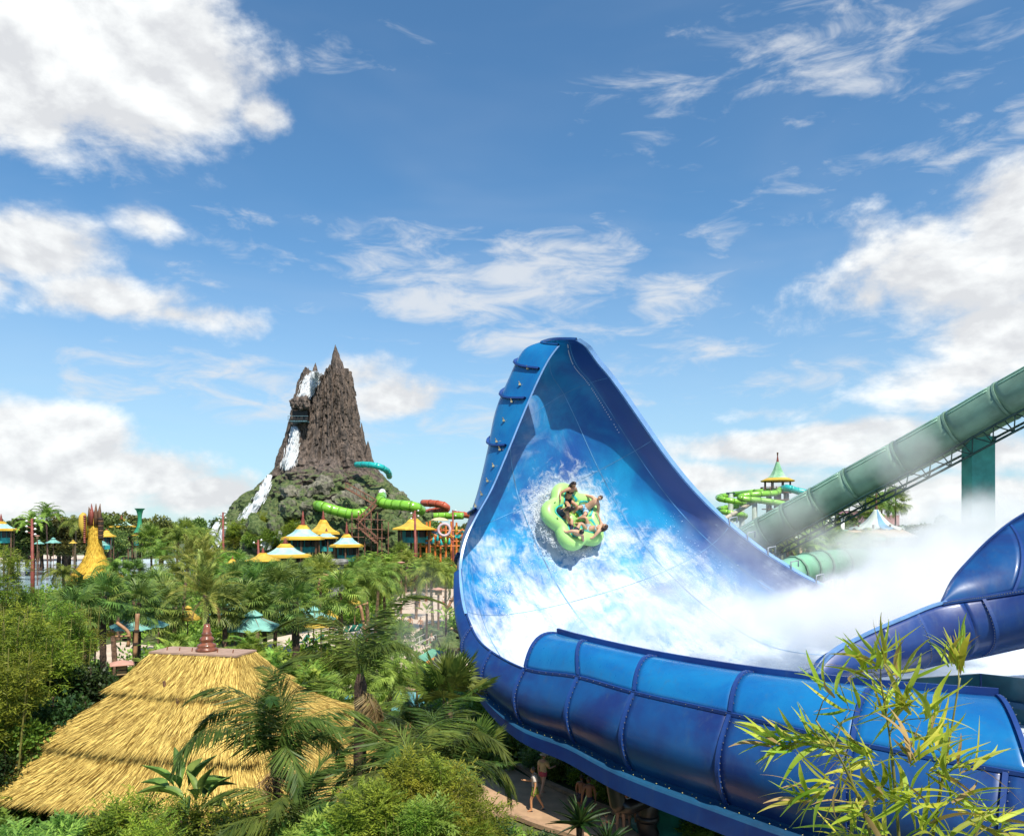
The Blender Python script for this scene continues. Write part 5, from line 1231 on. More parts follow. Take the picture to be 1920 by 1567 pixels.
for k, (px, py, d, n, L) in enumerate(((1088, 1548, 19.5, 34, .85), (1140, 1590, 18.5, 30, .8))):
    q = P(px, py, d); rosette('yucca', q.x, q.y, 0, n, L, .05, L_DEEP, 'dark spiky yucca', .0, 1.4, k, .15, stalk=max(.2, q.z))
for k, (px, py, d, n, L) in enumerate(((345, 1500, 16.0, 12, 1.2), (372, 1520, 15.5, 8, 1.0), (705, 1345, 30, 12, 1.2), (690, 1350, 31, 12, 1.1), (800, 1150, 70, 7, 1.3), (836, 1158, 68, 8, 1.3), (742, 1170, 58, 5, 1.9))):
    q = P(px, py, d); rosette('banana_plant', q.x, q.y, 0, n, L, (.095 if k < 2 else .12) * L, L_DARK if k < 2 else L_LIGHT, 'broad leaved banana plant', .35, 1.4, k + 7, .35, paddle=True, stalk=max(.2, q.z))
# far tree line
for k in range(46):
    px = rp.uniform(-80, 480); d = rp.uniform(175, 260); yt = rp.choice((968, 975, 980, 985)) + rp.uniform(-7, 7)
    if 150 < px < 260: yt -= 4
    p = P(px, yt, d); tree(p.x, p.y, p.z, k, w=p.z / 7.4 * rp.uniform(.8, 1.3), phrase='distant leafy tree')
for k in range(40):
    px = rp.uniform(1330, 2050); d = rp.uniform(120, 230); yt = rp.uniform(962, 985) if d > 160 else rp.uniform(985, 1000)
    p = P(px, yt, d); tree(p.x, p.y, p.z, k + 50, w=p.z / 7.4 * rp.uniform(.8, 1.3), phrase='distant leafy tree', group='trees beyond the right pools')
for k in range(24):
    px = rp.uniform(790, 960); d = rp.uniform(150, 240); yt = rp.uniform(975, 1000)
    p = P(px, yt, d); tree(p.x, p.y, p.z, k + 100, w=p.z / 7.4 * rp.uniform(.7, 1.2), phrase='distant leafy tree', group='trees behind the play structure')
for k, (px, yt, d, w) in enumerate(((210, 960, 210, 1.6), (205, 962, 205, 1.2), (20, 965, 170, 1.4), (60, 972, 168, 1.3), (125, 970, 172, 1.3), (1350, 985, 150, 1.2), (1600, 985, 110, 1.0), (1700, 980, 115, 1.1))):
    p = P(px, yt, d); tree(p.x, p.y, p.z, k + 200, w=p.z / 7.4 * w, phrase='tall rounded tree')
# shrubs on and round the foot of the volcano
for k in range(70):
    px = rp.uniform(400, 850); py = rp.uniform(1034, 1056)
    d = rp.uniform(125, 158); p = P(px, py, d); kd = rp.choice(('shrub', 'light', 'gold', 'shrub', 'bamb')); shrub(kd, p.x, p.y, rp.uniform(1.4, 2.4), max(1.2, p.z), seed=k + 300, group='planting at the foot of the volcano')
for k in range(26):
    px = rp.uniform(420, 560); py = rp.uniform(985, 1030); h, nn_ = vray(px, py); s = rp.uniform(1.5, 2.8)
    shrub(rp.choice(('shrub', 'gold', 'light')), h.x, h.y - .5, s, s * 1.1, seed=k + 400, group='bushes growing on the volcano', z=h.z - .6)
# undergrowth: one uncountable mass of leaves over the beds
POLY = [pnear, mid, beach]
def inside(p, poly, grow=0.0):
    c = False; n = len(poly)
    for i in range(n):
        a, b = poly[i], poly[(i + 1) % n]
        if (a.y > p.y) != (b.y > p.y) and p.x < (b.x - a.x) * (p.y - a.y) / (b.y - a.y) + a.x: c = not c
    return c
POLY += [gpx((640, 1296), (700, 1290), (790, 1296), (805, 1320), (770, 1340), (690, 1335), (640, 1322)), gpx((185, 1208), (230, 1200), (300, 1210), (335, 1240), (230, 1256), (165, 1240)),
         gpx((-160, 1145), (-100, 1060), (60, 1040), (200, 1044), (330, 1044), (480, 1050), (525, 1066), (420, 1085), (330, 1093), (180, 1101), (60, 1124)), gpx((1300, 1062), (1600, 1050), (1800, 1052), (1800, 1072), (1300, 1085))]
def undergrowth(name, n, area, m, ll, hmin, hmax, seed, per=90):
    rs = np.random.RandomState(seed); b = LB(); k = 0; tries = 0
    while k < n and tries < n * 8:
        tries += 1
        px = rs.uniform(area[0], area[1]); py = area[2] + (area[3] - area[2]) * rs.rand() ** 1.3
        g_ = G(px, py)
        if any(inside(g_ + Vector(q), po) for po in POLY for q in ((0, 0, 0), (-1.2, -.5, 0), (1.2, -.5, 0), (0, 2.5, 0), (0, 1.2, 0))): continue
        lx = (g_ - HUT_C); 
        if abs(lx.x) < 5 and abs(lx.y) < 5: continue
        d = g_.y; s = rs.uniform(.5, 1.0) * (1 + d / 90); h = rs.uniform(hmin, hmax) * (1 + d / 150)
        L = [(g_.x + rs.uniform(-s, s) * .6, g_.y + rs.uniform(-s, s) * .6, h * rs.uniform(.3, .7), s * .7, s * .7, h * .45) for _ in range(3)]
        b.add(*blob_leaves(rs, per, L, ll * (1 + d / 45), ll * .3 * (1 + d / 45))); k += 1
    return tag(obj(name, b.mesh(name, m)), 'low leafy undergrowth filling the garden beds', None, None, 'stuff')
undergrowth('undergrowth', 620, (-150, 980, 1075, 1360), L_SHRUB, .16, .7, 1.8, 1)
undergrowth('undergrowth_light', 320, (-100, 980, 1070, 1330), L_LIGHT, .17, .6, 1.6, 2)
undergrowth('undergrowth_gold', 240, (300, 1000, 1064, 1300), L_GOLD, .16, .6, 1.8, 3)
undergrowth('undergrowth_right', 260, (1250, 2000, 1058, 1180), L_LIGHT, .16, .8, 2.2, 4)
undergrowth('ground_cover', 260, (820, 1500, 1380, 1700), L_SHRUB, .13, .3, .8, 5, per=120)
# ---------------------------------------------------------------- right side: green tube, tower, tents
M_GRN = mat('green_fibreglass', (.17, .285, .21), rough=.55, var=.22, scale=.5, coat=.15, bump=.05, bscale=5)
M_GRN2 = mat('pale_green_fibreglass', (.20, .46, .30), rough=.35, var=.12, scale=.5, coat=.3)
M_GRNL = mat('pale_green_strip', (.32, .55, .42), rough=.3, var=.1)
M_STEEL = mat('dark_truss_steel', (.02, .06, .055), rough=.5, var=.3)
M_PTEALC = mat('teal_concrete', (.05, .27, .23), rough=.7, var=.25, scale=.8, bump=.15)
GT = PP((2100, 640, 40), (1920, 733, 44), (1760, 822, 48), (1600, 908, 52), (1500, 963, 54.5), (1420, 1006, 56.5), (1340, 1048, 58))
gt = empty('enclosed_tube_slide', GT[-1], 0, 'long green enclosed tube slide descending behind the blue wall', 'water slide'); gt.location.z = 0; go = gt.location.copy()
def gb(mb, name, m, smooth=True):
    o = mb.build(name, m, gt, smooth); o.matrix_parent_inverse = Matrix.Translation(-go); return o
RG = 1.27
kk = np.linspace(0, 6, 11)
for a, b in zip(kk[:-1], kk[1:]): gb(MB().tube([Vector(q) for q in cr(GT, np.linspace(a, b, 8))], [RG * 1.0, RG, RG, RG, RG, RG, RG, RG * .975], 30), 'tube_section', M_GRN)
for k in kk[1:-1]:
    c, d = Vector(cr(GT, [k])[0]), Vector(cr(GT, [k + .02])[0]); t = (d - c).normalized()
    gb(MB().tube([c - t * .07, c + t * .07], RG * 1.03, 30), 'ring_flange', M_GRN, False)
def along(k, side, up):
    k = np.atleast_1d(k); p = cr(GT, k); t = cr(GT, k + .02) - p; t /= np.linalg.norm(t, axis=1, keepdims=True)
    s = np.cross(t, np.array([0, 0, 1.0])); s /= np.linalg.norm(s, axis=1, keepdims=True); s *= np.sign(-s[:, 1:2]); u = np.cross(s, t); u *= np.sign(u[:, 2:3])
    return p + s * side + u * up
for a, b in zip(kk[:-1], kk[1:]):                     # translucent skylight strips near the crown
    for sd, upx in ((.62, .80), (.80, .62)):
        q = along(np.linspace(a + .06, b - .06, 6), RG * sd * 1.01, RG * upx * 1.01)
        gb(MB().tube([Vector(x) for x in q], .045, 5), 'skylight_strip', M_GRNL)
ks = np.linspace(0, 6, 49)
chords = [along(ks, .95, -RG * 1.0), along(ks, -.6, -RG * 1.2), along(ks, .5, -RG * 1.62)]
for c in chords: gb(MB().tube([Vector(x) for x in c], .075, 6), 'truss_chord', M_STEEL)
for i in range(48):
    gb(MB().tube([Vector(chords[0][i]), Vector(chords[2][i + 1 if i % 2 else i])], .04, 5), 'truss_brace', M_STEEL)
    if i % 2 == 0: gb(MB().tube([Vector(chords[0][i + 1]), Vector(chords[2][i])], .04, 5), 'truss_brace', M_STEEL)
    if i % 3 == 0: gb(MB().tube([Vector(chords[1][i]), Vector(chords[2][i])], .04, 5), 'truss_brace', M_STEEL)
tp = empty('slide_pylon', P(1834, 820, 46.5), 0, 'square teal concrete pylon under the green tube', 'pylon'); ztop = tp.location.z; tp.location.z = 0
MB().box((0, 0, (ztop - .2) / 2), (1.42, 1.1, ztop - .2)).build('shaft', M_PTEALC, tp)
MB().box((0, 0, ztop - .08), (1.5, 1.2, .2)).build('cap', M_PTEALC, tp)
MB().box((.1, 0, ztop + .2), (.9, .7, .38)).build('bearing', mat('bearing_steel', (.25, .24, .2), var=.3), tp)
tube_slide('enclosed_tube_slide', PP((1440, 1092, 44), (1490, 1072, 45), (1540, 1060, 46.5), (1620, 1054, 48), (1720, 1052, 49), (1850, 1052, 50), (2000, 1052, 51)), .92, M_GRN2, 'pale green tube with thick ribs lying in the mist', 12, M_GRN)
# lookout tower with spiral slides
TD = 110.0; tk = TD / FPX
tw = empty('slide_tower', ((1458 - 960) * tk, TD, 0), 0, 'slide tower with a pointed green roof and lime spiral tubes', 'tower')
def tz(y): return CAMZ + (HZ - y) * tk
M_GCONE = mat('green_cone_roof', (.20, .50, .26), rough=.5, var=.3, scale=.5, col2=(.45, .66, .45))
MB().lathe([(19 * tk, tz(896)), (14 * tk, tz(891)), (9 * tk, tz(882)), (5 * tk, tz(872)), (3.2 * tk, tz(866))], 8).build('cone_roof', M_GCONE, tw)
MB().lathe([(3.4 * tk, tz(873)), (2 * tk, tz(862)), (1.0 * tk, tz(855)), (.3 * tk, tz(849))], 8).build('spire', M_REDP, tw)
for a in range(4): MB().tube([(0, 0, tz(858)), (1.2 * tk * math.cos(a * 1.57), 1.2 * tk * math.sin(a * 1.57), tz(848))], .05, 5).build('spike', M_BROWN, tw)
MB().lathe([(30 * tk, tz(903)), (31 * tk, tz(901)), (20 * tk, tz(896)), (18 * tk, tz(896.5))], 14).build('thatch_roof', M_YELC, tw)
for a in range(8): MB().tube([(24 * tk * math.cos(a * .785), 24 * tk * math.sin(a * .785), tz(925)), (24 * tk * math.cos(a * .785), 24 * tk * math.sin(a * .785), tz(901))], .1, 6).build('column', M_DARKW, tw)
for y in (924, 938, 955): MB().lathe([(30 * tk, tz(y)), (30 * tk, tz(y - 1.5))], 10).build('deck', M_STAIR, tw)
for a in range(16): MB().tube([(30 * tk * math.cos(a * .3927), 30 * tk * math.sin(a * .3927), tz(924)), (30 * tk * math.cos(a * .3927), 30 * tk * math.sin(a * .3927), tz(913))], .07, 5).build('rail_post', M_STAIR, tw)
MB().lathe([(30 * tk, tz(914)), (30 * tk, tz(913))], 16, caps=False).build('rail', M_STAIR, tw)
for a in range(6): MB().tube([(18 * tk * math.cos(a * 1.047), 18 * tk * math.sin(a * 1.047), 0), (18 * tk * math.cos(a * 1.047), 18 * tk * math.sin(a * 1.047), tz(925))], .28, 8).build('leg', M_STEEL, tw)
tube_slide('tube_slide', PP((1462, 918, 106), (1455, 924, 104), (1425, 926, 103), (1392, 930, 103), (1392, 935, 102), (1425, 938, 102), (1470, 945, 102), (1500, 955, 103)), .42, M_LIME, 'lime tube folding in a zigzag from the slide tower', 14, M_LIMEL)
hp = []
for i in range(26):
    a = 1.2 + i * .52; hp.append((1372 + 25 * math.cos(a), 926 + i * 1.9, 112 + 3.0 * math.sin(a)))
tube_slide('tube_slide', PP((1455, 920, 110), (1420, 922, 110), *hp), .42, M_LIME, 'lime spiral tube winding down left of the slide tower', 24, M_LIMEL)
tube_slide('tube_slide', PP((1468, 916, 106), (1478, 915, 104), (1495, 920, 104), (1520, 926, 104), (1545, 936, 106)), .48, M_AQUA, 'short aqua tube leaving the slide tower on the right', 6)
for px, yt in ((1370, 925), (1415, 938), (1391, 940)):
    q = P(px, yt, 111); e = empty('tube_support', (q.x, q.y, 0), 0, {1370: 'grey support post inside the lime spiral', 1415: 'grey support post under the lime zigzag tube', 1391: 'short grey post between the lime tubes'}[px], 'post'); MB().tube([(0, 0, 0), (0, 0, q.z)], .38, 10).build('shaft', mat('post_grey', (.28, .34, .30)), e, True); MB().box((0, 0, q.z), (1.2, .5, .3)).build('cradle', M_STEEL, e)
tube_slide('open_slide', PP((1413, 940, 104), (1385, 957, 103), (1355, 975, 102), (1330, 990, 101)), .3, mat('sandy_slide', (.40, .36, .28)), 'straight sand coloured slide left of the green tube', 6)
# mast tents
M_TENT = mat('pale_tent_canvas', (.55, .62, .55), rough=.7, var=.18, scale=.6, trans=.1)
M_TENTB = mat('blue_tent_band', (.12, .26, .40), rough=.7, var=.4, scale=.6)
M_SANDR = mat('sandy_roof', (.50, .36, .22), rough=.8, var=.2, scale=.6)
def mast_tent(px, d, ysp, yneck, yeave, hw, label, skirt=None, mast=M_BROWN, body=M_TENT):
    k = d / FPX; e = empty('mast_tent', ((px - 960) * k, d, 0), .2, label, 'tent')
    z = lambda y: CAMZ + (HZ - y) * k
    h = yeave - yneck; n = 12; prof = []
    for i in range(11):
        t = i / 10; prof.append((hw * k * (1 - (1 - t) ** .45 * .93), z(yneck + h * t)))
    for s_ in range(n):
        mb = MB(); a0, a1 = s_ * 2 * math.pi / n, (s_ + 1) * 2 * math.pi / n
        arr = [[(r * math.cos(a) * (1.0), r * math.sin(a), zz_ - .25 * (math.sin((a - a0) / (a1 - a0) * math.pi)) * (r / (hw * k))) for a in np.linspace(a0, a1, 5)] for r, zz_ in prof]
        solid(mb.grid(arr).build('canvas_panel', M_TENTB if (s_ == 8) else body, e, True), .03)
    MB().lathe([(3.2 * k, z(yneck + h * .12)), (2.6 * k, z(yneck)), (1.2 * k, z((ysp + yneck) / 2)), (1.5 * k, z(ysp + 6)), (.3 * k, z(ysp))], 10).build('mast', mast, e, True)
    for a in range(5): MB().tube([(0, 0, z((ysp + yneck) / 2 - 3)), (1.8 * k * math.cos(a * 1.257), 1.8 * k * math.sin(a * 1.257), z(ysp - 3))], .05, 5).build('mast_prong', mast, e)
    for a in range(8): MB().tube([(hw * k * .8 * math.cos(a * .785), hw * k * .8 * math.sin(a * .785), 0), (hw * k * .8 * math.cos(a * .785), hw * k * .8 * math.sin(a * .785), z(yeave) + .3)], .09, 6).build('post', M_BROWN, e)
    if skirt:
        MB().lathe([(skirt[0] * k, z(skirt[2])), (skirt[0] * .98 * k, z(skirt[2] - 1.5)), (hw * .9 * k, z(skirt[1]))], 14, caps=False).build('lower_roof', M_SANDR, e)
        for a in range(10): MB().tube([(skirt[0] * k * .92 * math.cos(a * .628), skirt[0] * k * .92 * math.sin(a * .628), 0), (skirt[0] * k * .92 * math.cos(a * .628), skirt[0] * k * .92 * math.sin(a * .628), z(skirt[2]))], .1, 6).build('outer_post', M_BROWN, e)
    return e
mast_tent(1643, 75, 916, 955, 989, 47, 'pale mast tent with blue band and sandy lower roof', (72, 991, 1006))
mast_tent(1512, 66, 985, 988, 1009, 32, 'small white tent under the green tube')
# pillars, pool deck and pink building behind
for k, px in enumerate((1551, 1561, 1580)):
    q = P(px, 990, 98); e = empty('white_column', (q.x, q.y, 0), 0, ('leftmost white column by the far pool deck', 'middle white column by the far pool deck', 'rightmost white column by the far pool deck')[k], 'column'); z1 = P(px, 967, 98).z
    MB().lathe([(.35, 0), (.35, .3), (.24, .4), (.22, z1 - .4)], 12).build('shaft', M_WHITE, e, True); MB().lathe([(.24, z1 - .4), (.42, z1 - .2), (.42, z1)], 12).build('capital', M_WHITE, e)
e = empty('pool_deck', (*P(1590, 1000, 88)[:2], 0), 0, 'pale green deck wall behind the pillars', 'wall'); MB().box((0, 0, CAMZ - (997 - HZ) * 88 / FPX - .35), (12, 1, 1.2)).build('fascia', M_GRNL, e); MB().box((0, 0, 4.8), (12.4, 1.4, 9.0)).build('body', M_SANDR, e)
q = P(1600, 965, 240); bl = empty('building', (q.x, q.y, 0), 0, 'distant purple pink building among the trees', 'building')
MB().box((0, 0, 8), (13, 8, 16)).build('wall', mat('mauve_wall', (.30, .16, .20), var=.15), bl); MB().box((9, 0, 7.3), (8, 7, 14.6)).build('wall', mat('pink_wall', (.42, .26, .25), var=.15), bl)
for i in range(5):
    for j in range(2): MB().box((-5 + i * 2.5, -4.03, 14.4 - j * 2.8), (1.2, .1, 1.5)).build('window', M_CAVE, bl)
MB().box((0, 0, 16.2), (13.4, 8.4, .4)).build('roof', M_WHITE, bl)
# ---------------------------------------------------------------- left side: yellow tower, green sign, masts
YD = 95.0; yk = YD / FPX
yt = empty('flared_tower', ((178 - 960) * yk, YD, 0), 0, 'yellow thatched flared tower with dark horn prongs', 'tower')
yz = lambda y: CAMZ + (HZ - y) * yk
prof = [(50, 1084), (41, 1077), (30, 1066), (21, 1053), (14.5, 1038), (11, 1020), (9.3, 1000), (8.6, 985), (8.4, 972)]
o = MB().lathe([(r * yk, yz(y)) for r, y in prof], 28, caps=False).build('skirt', M_YTH, yt, True)
at = o.data.attributes.new('tone', 'FLOAT', 'POINT'); at.data.foreach_set('value', np.random.RandomState(2).rand(len(o.data.vertices)).astype(np.float32))
rs = np.random.RandomState(8); n = 5200; t = rs.rand(n) * (len(prof) - 1.01); i = t.astype(int); f = (t - i)[:, None]; pr = np.array([(r * yk, yz(y)) for r, y in prof])
q = pr[i] * (1 - f) + pr[i + 1] * f; a = rs.rand(n) * 6.283; dq = pr[i] - pr[i + 1]
B = np.stack([q[:, 0] * np.cos(a), q[:, 0] * np.sin(a), q[:, 1]], 1); D = np.stack([dq[:, 0] * np.cos(a), dq[:, 0] * np.sin(a), dq[:, 1]], 1); D /= np.linalg.norm(D, axis=1, keepdims=True)
N_ = np.stack([np.cos(a), np.sin(a), 0 * a + .3], 1); blades(B + N_ * .03, D + N_ * .04 + rs.normal(0, .1, (n, 3)), N_, .5 * (.5 + rs.rand(n)), .05 * (.6 + rs.rand(n)), np.clip(rs.normal(.55, .25, n), 0, 1), 'straw', M_YTH, o)
for k in range(7):
    w = k * .9; r = 9 * yk; MB().tube([(r * math.cos(w), r * math.sin(w), yz(985)), (r * .9 * math.cos(w), r * .9 * math.sin(w), yz(962)), (r * 1.1 * math.cos(w), r * 1.1 * math.sin(w), yz(944 + 6 * (k % 3)))], [.30, .24, .03], 7).build('horn', M_REDP if k % 2 else M_BROWN, yt, True)
MB().tube([(-13 * yk, -.6, yz(1008)), (-17 * yk, -.7, yz(985)), (-17 * yk, -.7, yz(968)), (-14 * yk, -.7, yz(962))], [.25, .5, .45, .25], 10).build('fin', M_YELC, yt, True)
for k in range(13): MB().lathe([(.02, -.2), (.18, 0), (.02, .2)], 8, (-11.5 * yk, -.95, yz(968 + k * 4.0))).build('bead', M_REDP, yt)
for k in range(9): MB().lathe([(.15, -.24), (.34, -.05), (.34, .1), (.12, .24)], 8, (15 * yk, -.5, yz(973 + k * 4.4))).build('totem_ring', M_BROWN if k % 2 else M_DARKW, yt)
for a in range(8): MB().tube([(40 * yk * math.cos(a * .785), 40 * yk * math.sin(a * .785), 0), (40 * yk * math.cos(a * .785), 40 * yk * math.sin(a * .785), yz(1074))], .14, 6).build('post', M_BROWN, yt)
gk = 110 / FPX; gs = empty('flared_sign', ((262 - 960) * gk, 110, 0), 0, 'green hourglass shaped canvas sail on a pole', 'sail')
gz_ = lambda y: CAMZ + (HZ - y) * gk
MB().lathe([(9.5 * gk, gz_(953)), (6 * gk, gz_(957)), (4 * gk, gz_(965)), (3.3 * gk, gz_(975)), (4.5 * gk, gz_(985)), (7.5 * gk, gz_(993)), (10.5 * gk, gz_(998))], 12, caps=False).build('sail', mat('green_sail', (.04, .32, .17), rough=.6, var=.15, trans=.2), gs, True)
MB().tube([(0, 0, 0), (0, 0, gz_(957))], .18, 8).build('pole', M_BROWN, gs)
def torch_mast(px, ytop, ybase, d, label, beads=7):
    k = d / FPX; e = empty('carved_mast', ((px - 960) * k, d, 0), 0, label, 'mast'); z = lambda y: CAMZ + (HZ - y) * k
    MB().tube([(0, 0, 0), (.1, 0, z(ybase) * .5), (0, 0, z(ytop))], [.3, .26, .16], 8).build('pole', M_REDP, e, True)
    for i in range(beads):
        y = ytop + 3 + i * 5; s_ = -1 if i % 2 else 1
        MB().tube([(0, 0, z(y)), (.5 * s_, -.2, z(y) + .2)], .07, 5).build('arm', M_REDP, e); MB().lathe([(.03, -.18), (.2, 0), (.03, .18)], 8, (.6 * s_, -.25, z(y) + .25)).build('shell_bead', M_WHITE, e)
    return e
torch_mast(60, 972, 1040, 105, 'bead hung red mast standing by the lagoon at the left')
torch_mast(418, 960, 1022, 140, 'red carved mast with white beads left of the volcano')
torch_mast(484, 1012, 1030, 120, 'short red carved mast below the small waterfall', 3)
torch_mast(778, 957, 1010, 128, 'thin red mast in front of the yellow hip roof', 4)
torch_mast(849, 956, 1000, 150, 'thin dark mast above the play structure', 3)
# umbrellas
def umbrella(px, ye, hw, yt_, d, m, label, sides=8, tier=True, group='sun umbrellas'):
    k = d / FPX; e = empty('sun_umbrella', ((px - 960) * k, d, 0), rnd.uniform(0, .6), label, 'umbrella', group); z = lambda y: CAMZ + (HZ - y) * k; r = hw * k
    ze, zt = z(ye), z(yt_) ; ze2 = max(ze, 1.9)
    zt = max(zt, ze2 + .28 * r)
    for s_ in range(sides):
        a0, a1 = s_ * 2 * math.pi / sides, (s_ + 1) * 2 * math.pi / sides; p0 = Vector((r * math.cos(a0), r * math.sin(a0), ze2)); p1 = Vector((r * math.cos(a1), r * math.sin(a1), ze2)); c = Vector((0, 0, zt))
        arr = [[tuple(c.lerp(p0.lerp(p1, u), v) + Vector((0, 0, -.10 * r * (v * (1 - v)) - .06 * r * math.sin(u * math.pi) * v))) for u in (0, .5, 1)] for v in (.02, .35, .7, 1)]
        solid(MB().grid(arr).build('canopy_panel', m, e, True), .02)
    if tier: MB().lathe([(.32 * r, zt - .06 * r), (.05 * r, zt + .12 * r)], sides, caps=False).build('vent_cap', m, e)
    MB().tube([(0, 0, 0), (0, 0, zt + .1)], .05, 7).build('pole', M_STAIR, e)
    for s_ in range(sides): a0 = s_ * 2 * math.pi / sides; MB().tube([(0, 0, zt - .02 * r), (.97 * r * math.cos(a0), .97 * r * math.sin(a0), ze2 - .02)], .025, 4).build('rib', M_STAIR, e)
    return e
umbrella(262, 1172, 52, 1147, 48, M_TEALT, 'big aqua umbrella behind the thatched hut, furthest left of the aqua ones')
umbrella(250, 1178, 34, 1164, 46, M_TEALT, 'aqua umbrella in front of the biggest aqua umbrella', tier=False)
umbrella(178, 1190, 36, 1170, 45, M_YELC, 'yellow umbrella beside the dark palm trunk at the left')
umbrella(352, 1160, 26, 1138, 54, M_YELC, 'yellow umbrella behind the golden date palm', sides=6)
umbrella(440, 1150, 46, 1130, 60, M_TEALT, 'pale aqua umbrella half hidden by dark fan palms')
umbrella(475, 1176, 56, 1150, 52, M_TEALT, 'large aqua umbrella left of the beach')
umbrella(588, 1160, 42, 1141, 60, M_TEALT, 'aqua umbrella behind the yellow beach umbrella')
umbrella(602, 1172, 32, 1157, 56, M_YELC, 'yellow beach umbrella over the loungers')
umbrella(618, 1158, 20, 1145, 66, M_YELC, 'small yellow umbrella at the back of the beach')
umbrella(548, 1150, 44, 1130, 66, M_TEALT, 'aqua umbrella behind the shaggy palm trunk')
umbrella(665, 1130, 18, 1120, 84, M_YELC, 'orange yellow umbrella between the slim palms')
umbrella(73, 1019, 10, 1013, 150, M_TEALT, 'tiny aqua umbrella left of the far lagoon pole'); umbrella(100, 1017, 14, 1009, 150, M_TEALT, 'tiny aqua umbrella right of the far lagoon pole'); umbrella(137, 1018, 8, 1013, 152, M_YELC, 'tiny yellow umbrella beyond the lagoon'); umbrella(188, 1018, 12, 1011, 140, M_TEALT, 'tiny aqua umbrella right of the flared tower')
umbrella(195, 1022, 10, 1016, 135, M_TEALT, 'tiny aqua umbrella low beside the flared tower')
# loungers on the beach
M_STRAP = mat('green_lounger_strap', (.02, .14, .09), var=.2)
for k, (px, py) in enumerate(((625, 1195), (638, 1193), (650, 1191), (662, 1189), (590, 1206), (560, 1212))):
    g_ = G(px, py); e = empty('sun_lounger', (g_.x, g_.y, .034), .9, 'green sun lounger on the pale beach under the yellow umbrella, %s from the left' % ('third', 'fourth', 'fifth', 'sixth', 'second', 'first')[k], 'lounger', 'loungers on the beach')
    MB().box((0, 0, .36), (1.35, .62, .06)).build('seat', M_STRAP, e); MB().box((.85, 0, .66), (.75, .62, .06), rot=Matrix.Rotation(-.85, 3, 'Y')).build('backrest', M_STRAP, e)
    for x in (-.6, .6):
        for y in (-.28, .28): MB().box((x, y, .165), (.05, .05, .33)).build('leg', M_WHITE, e)
# lanterns
M_PAPER = mat('lantern_panel', (.45, .30, .14), rough=.6, var=.15); M_PINKR = mat('pink_lantern_roof', (.52, .27, .20), rough=.6, var=.12)
def lantern(px, ytop, d, s_, label):
    p = P(px, ytop, d); e = empty('lantern_post', (p.x, p.y, 0), .5, label, 'lantern'); z = p.z
    MB().lathe([(s_, z - .28 * s_), (s_, z - .24 * s_), (.16 * s_, z - .02 * s_), (.05 * s_, z)], sq=4, a0=.785).build('roof', M_PINKR, e)
    MB().box((0, 0, z - .62 * s_), (.62 * s_, .62 * s_, .62 * s_)).build('lamp_box', M_PAPER, e)
    for x in (-.32, .32):
        for y in (-.32, .32): MB().box((x * s_, y * s_, z - .62 * s_), (.05 * s_, .05 * s_, .7 * s_)).build('corner_post', M_DARKW, e)
    for dz in (-.95, -.62, -.3): MB().box((0, 0, z + dz * s_), (.7 * s_, .7 * s_, .045 * s_)).build('frame_bar', M_DARKW, e)
    MB().tube([(0, 0, 0), (0, 0, z - .95 * s_)], .1 * s_ + .04, 8).build('post', M_BROWN, e); return e
lantern(228, 1237, 31, .62, 'pink roofed square lantern left of the thatched hut')
lantern(822, 1101, 74, .75, 'pink roofed lantern on a post above the middle path')
lantern(752, 1052, 96, .6, 'small pink lantern deep in the palms by the volcano')
lantern(70, 1003, 140, .6, 'small pale lantern beyond the lagoon')
# bent timber frames and boulders in the garden
def timber(px0, py0, px1, py1, d, r, label, bend=.0):
    a, b = P(px0, py0, d), P(px1, py1, d); m_ = (a + b) / 2 + Vector((bend, 0, abs(bend) * .3)); e = empty('timber_pole', (a.x, a.y, 0), 0, label, 'pole')
    o = MB().tube([Vector(q) for q in cr([a, m_, b], np.linspace(0, 2, 9))], r, 7).build('shaft', M_ROPE, e, True); o.matrix_parent_inverse = Matrix.Translation(-e.location); 
    for t in (.3, .6): q = a.lerp(b, t); o2 = MB().tube([q + Vector((0, 0, -.06)), q + Vector((0, 0, .06))], r * 1.35, 7).build('rope_lashing', M_DARKW, e); o2.matrix_parent_inverse = Matrix.Translation(-e.location)
    return e
M_ROPE = mat('tan_timber', (.34, .18, .09), var=.25, scale=3)
timber(253, 1230, 258, 1150, 42, .12, 'upright tan timber pole beside the big aqua umbrella'); timber(240, 1212, 219, 1167, 42, .10, 'bent tan timber pole left of the upright one', .35); timber(216, 1193, 244, 1192, 41.8, .06, 'horizontal tan timber rail in front of the umbrellas')
timber(688, 1205, 676, 1135, 62, .13, 'leaning red brown timber pole right of the beach'); timber(664, 1140, 690, 1130, 62, .09, 'crossbar on the red brown timber poles'); timber(596, 1105, 600, 1085, 80, .1, 'short timber post beside the stone tower'); timber(606, 1076, 636, 1098, 80, .1, 'curved orange timber arch by the stone tower', .6); timber(606, 1088, 636, 1096, 80, .07, 'straight orange timber rail by the stone tower')
timber(838, 1140, 868, 1092, 66, .12, 'leaning tan timber pole beside the blue wall'); timber(850, 1180, 880, 1230, 46, .1, 'curved tan timber arch close to the blue wall', .5)
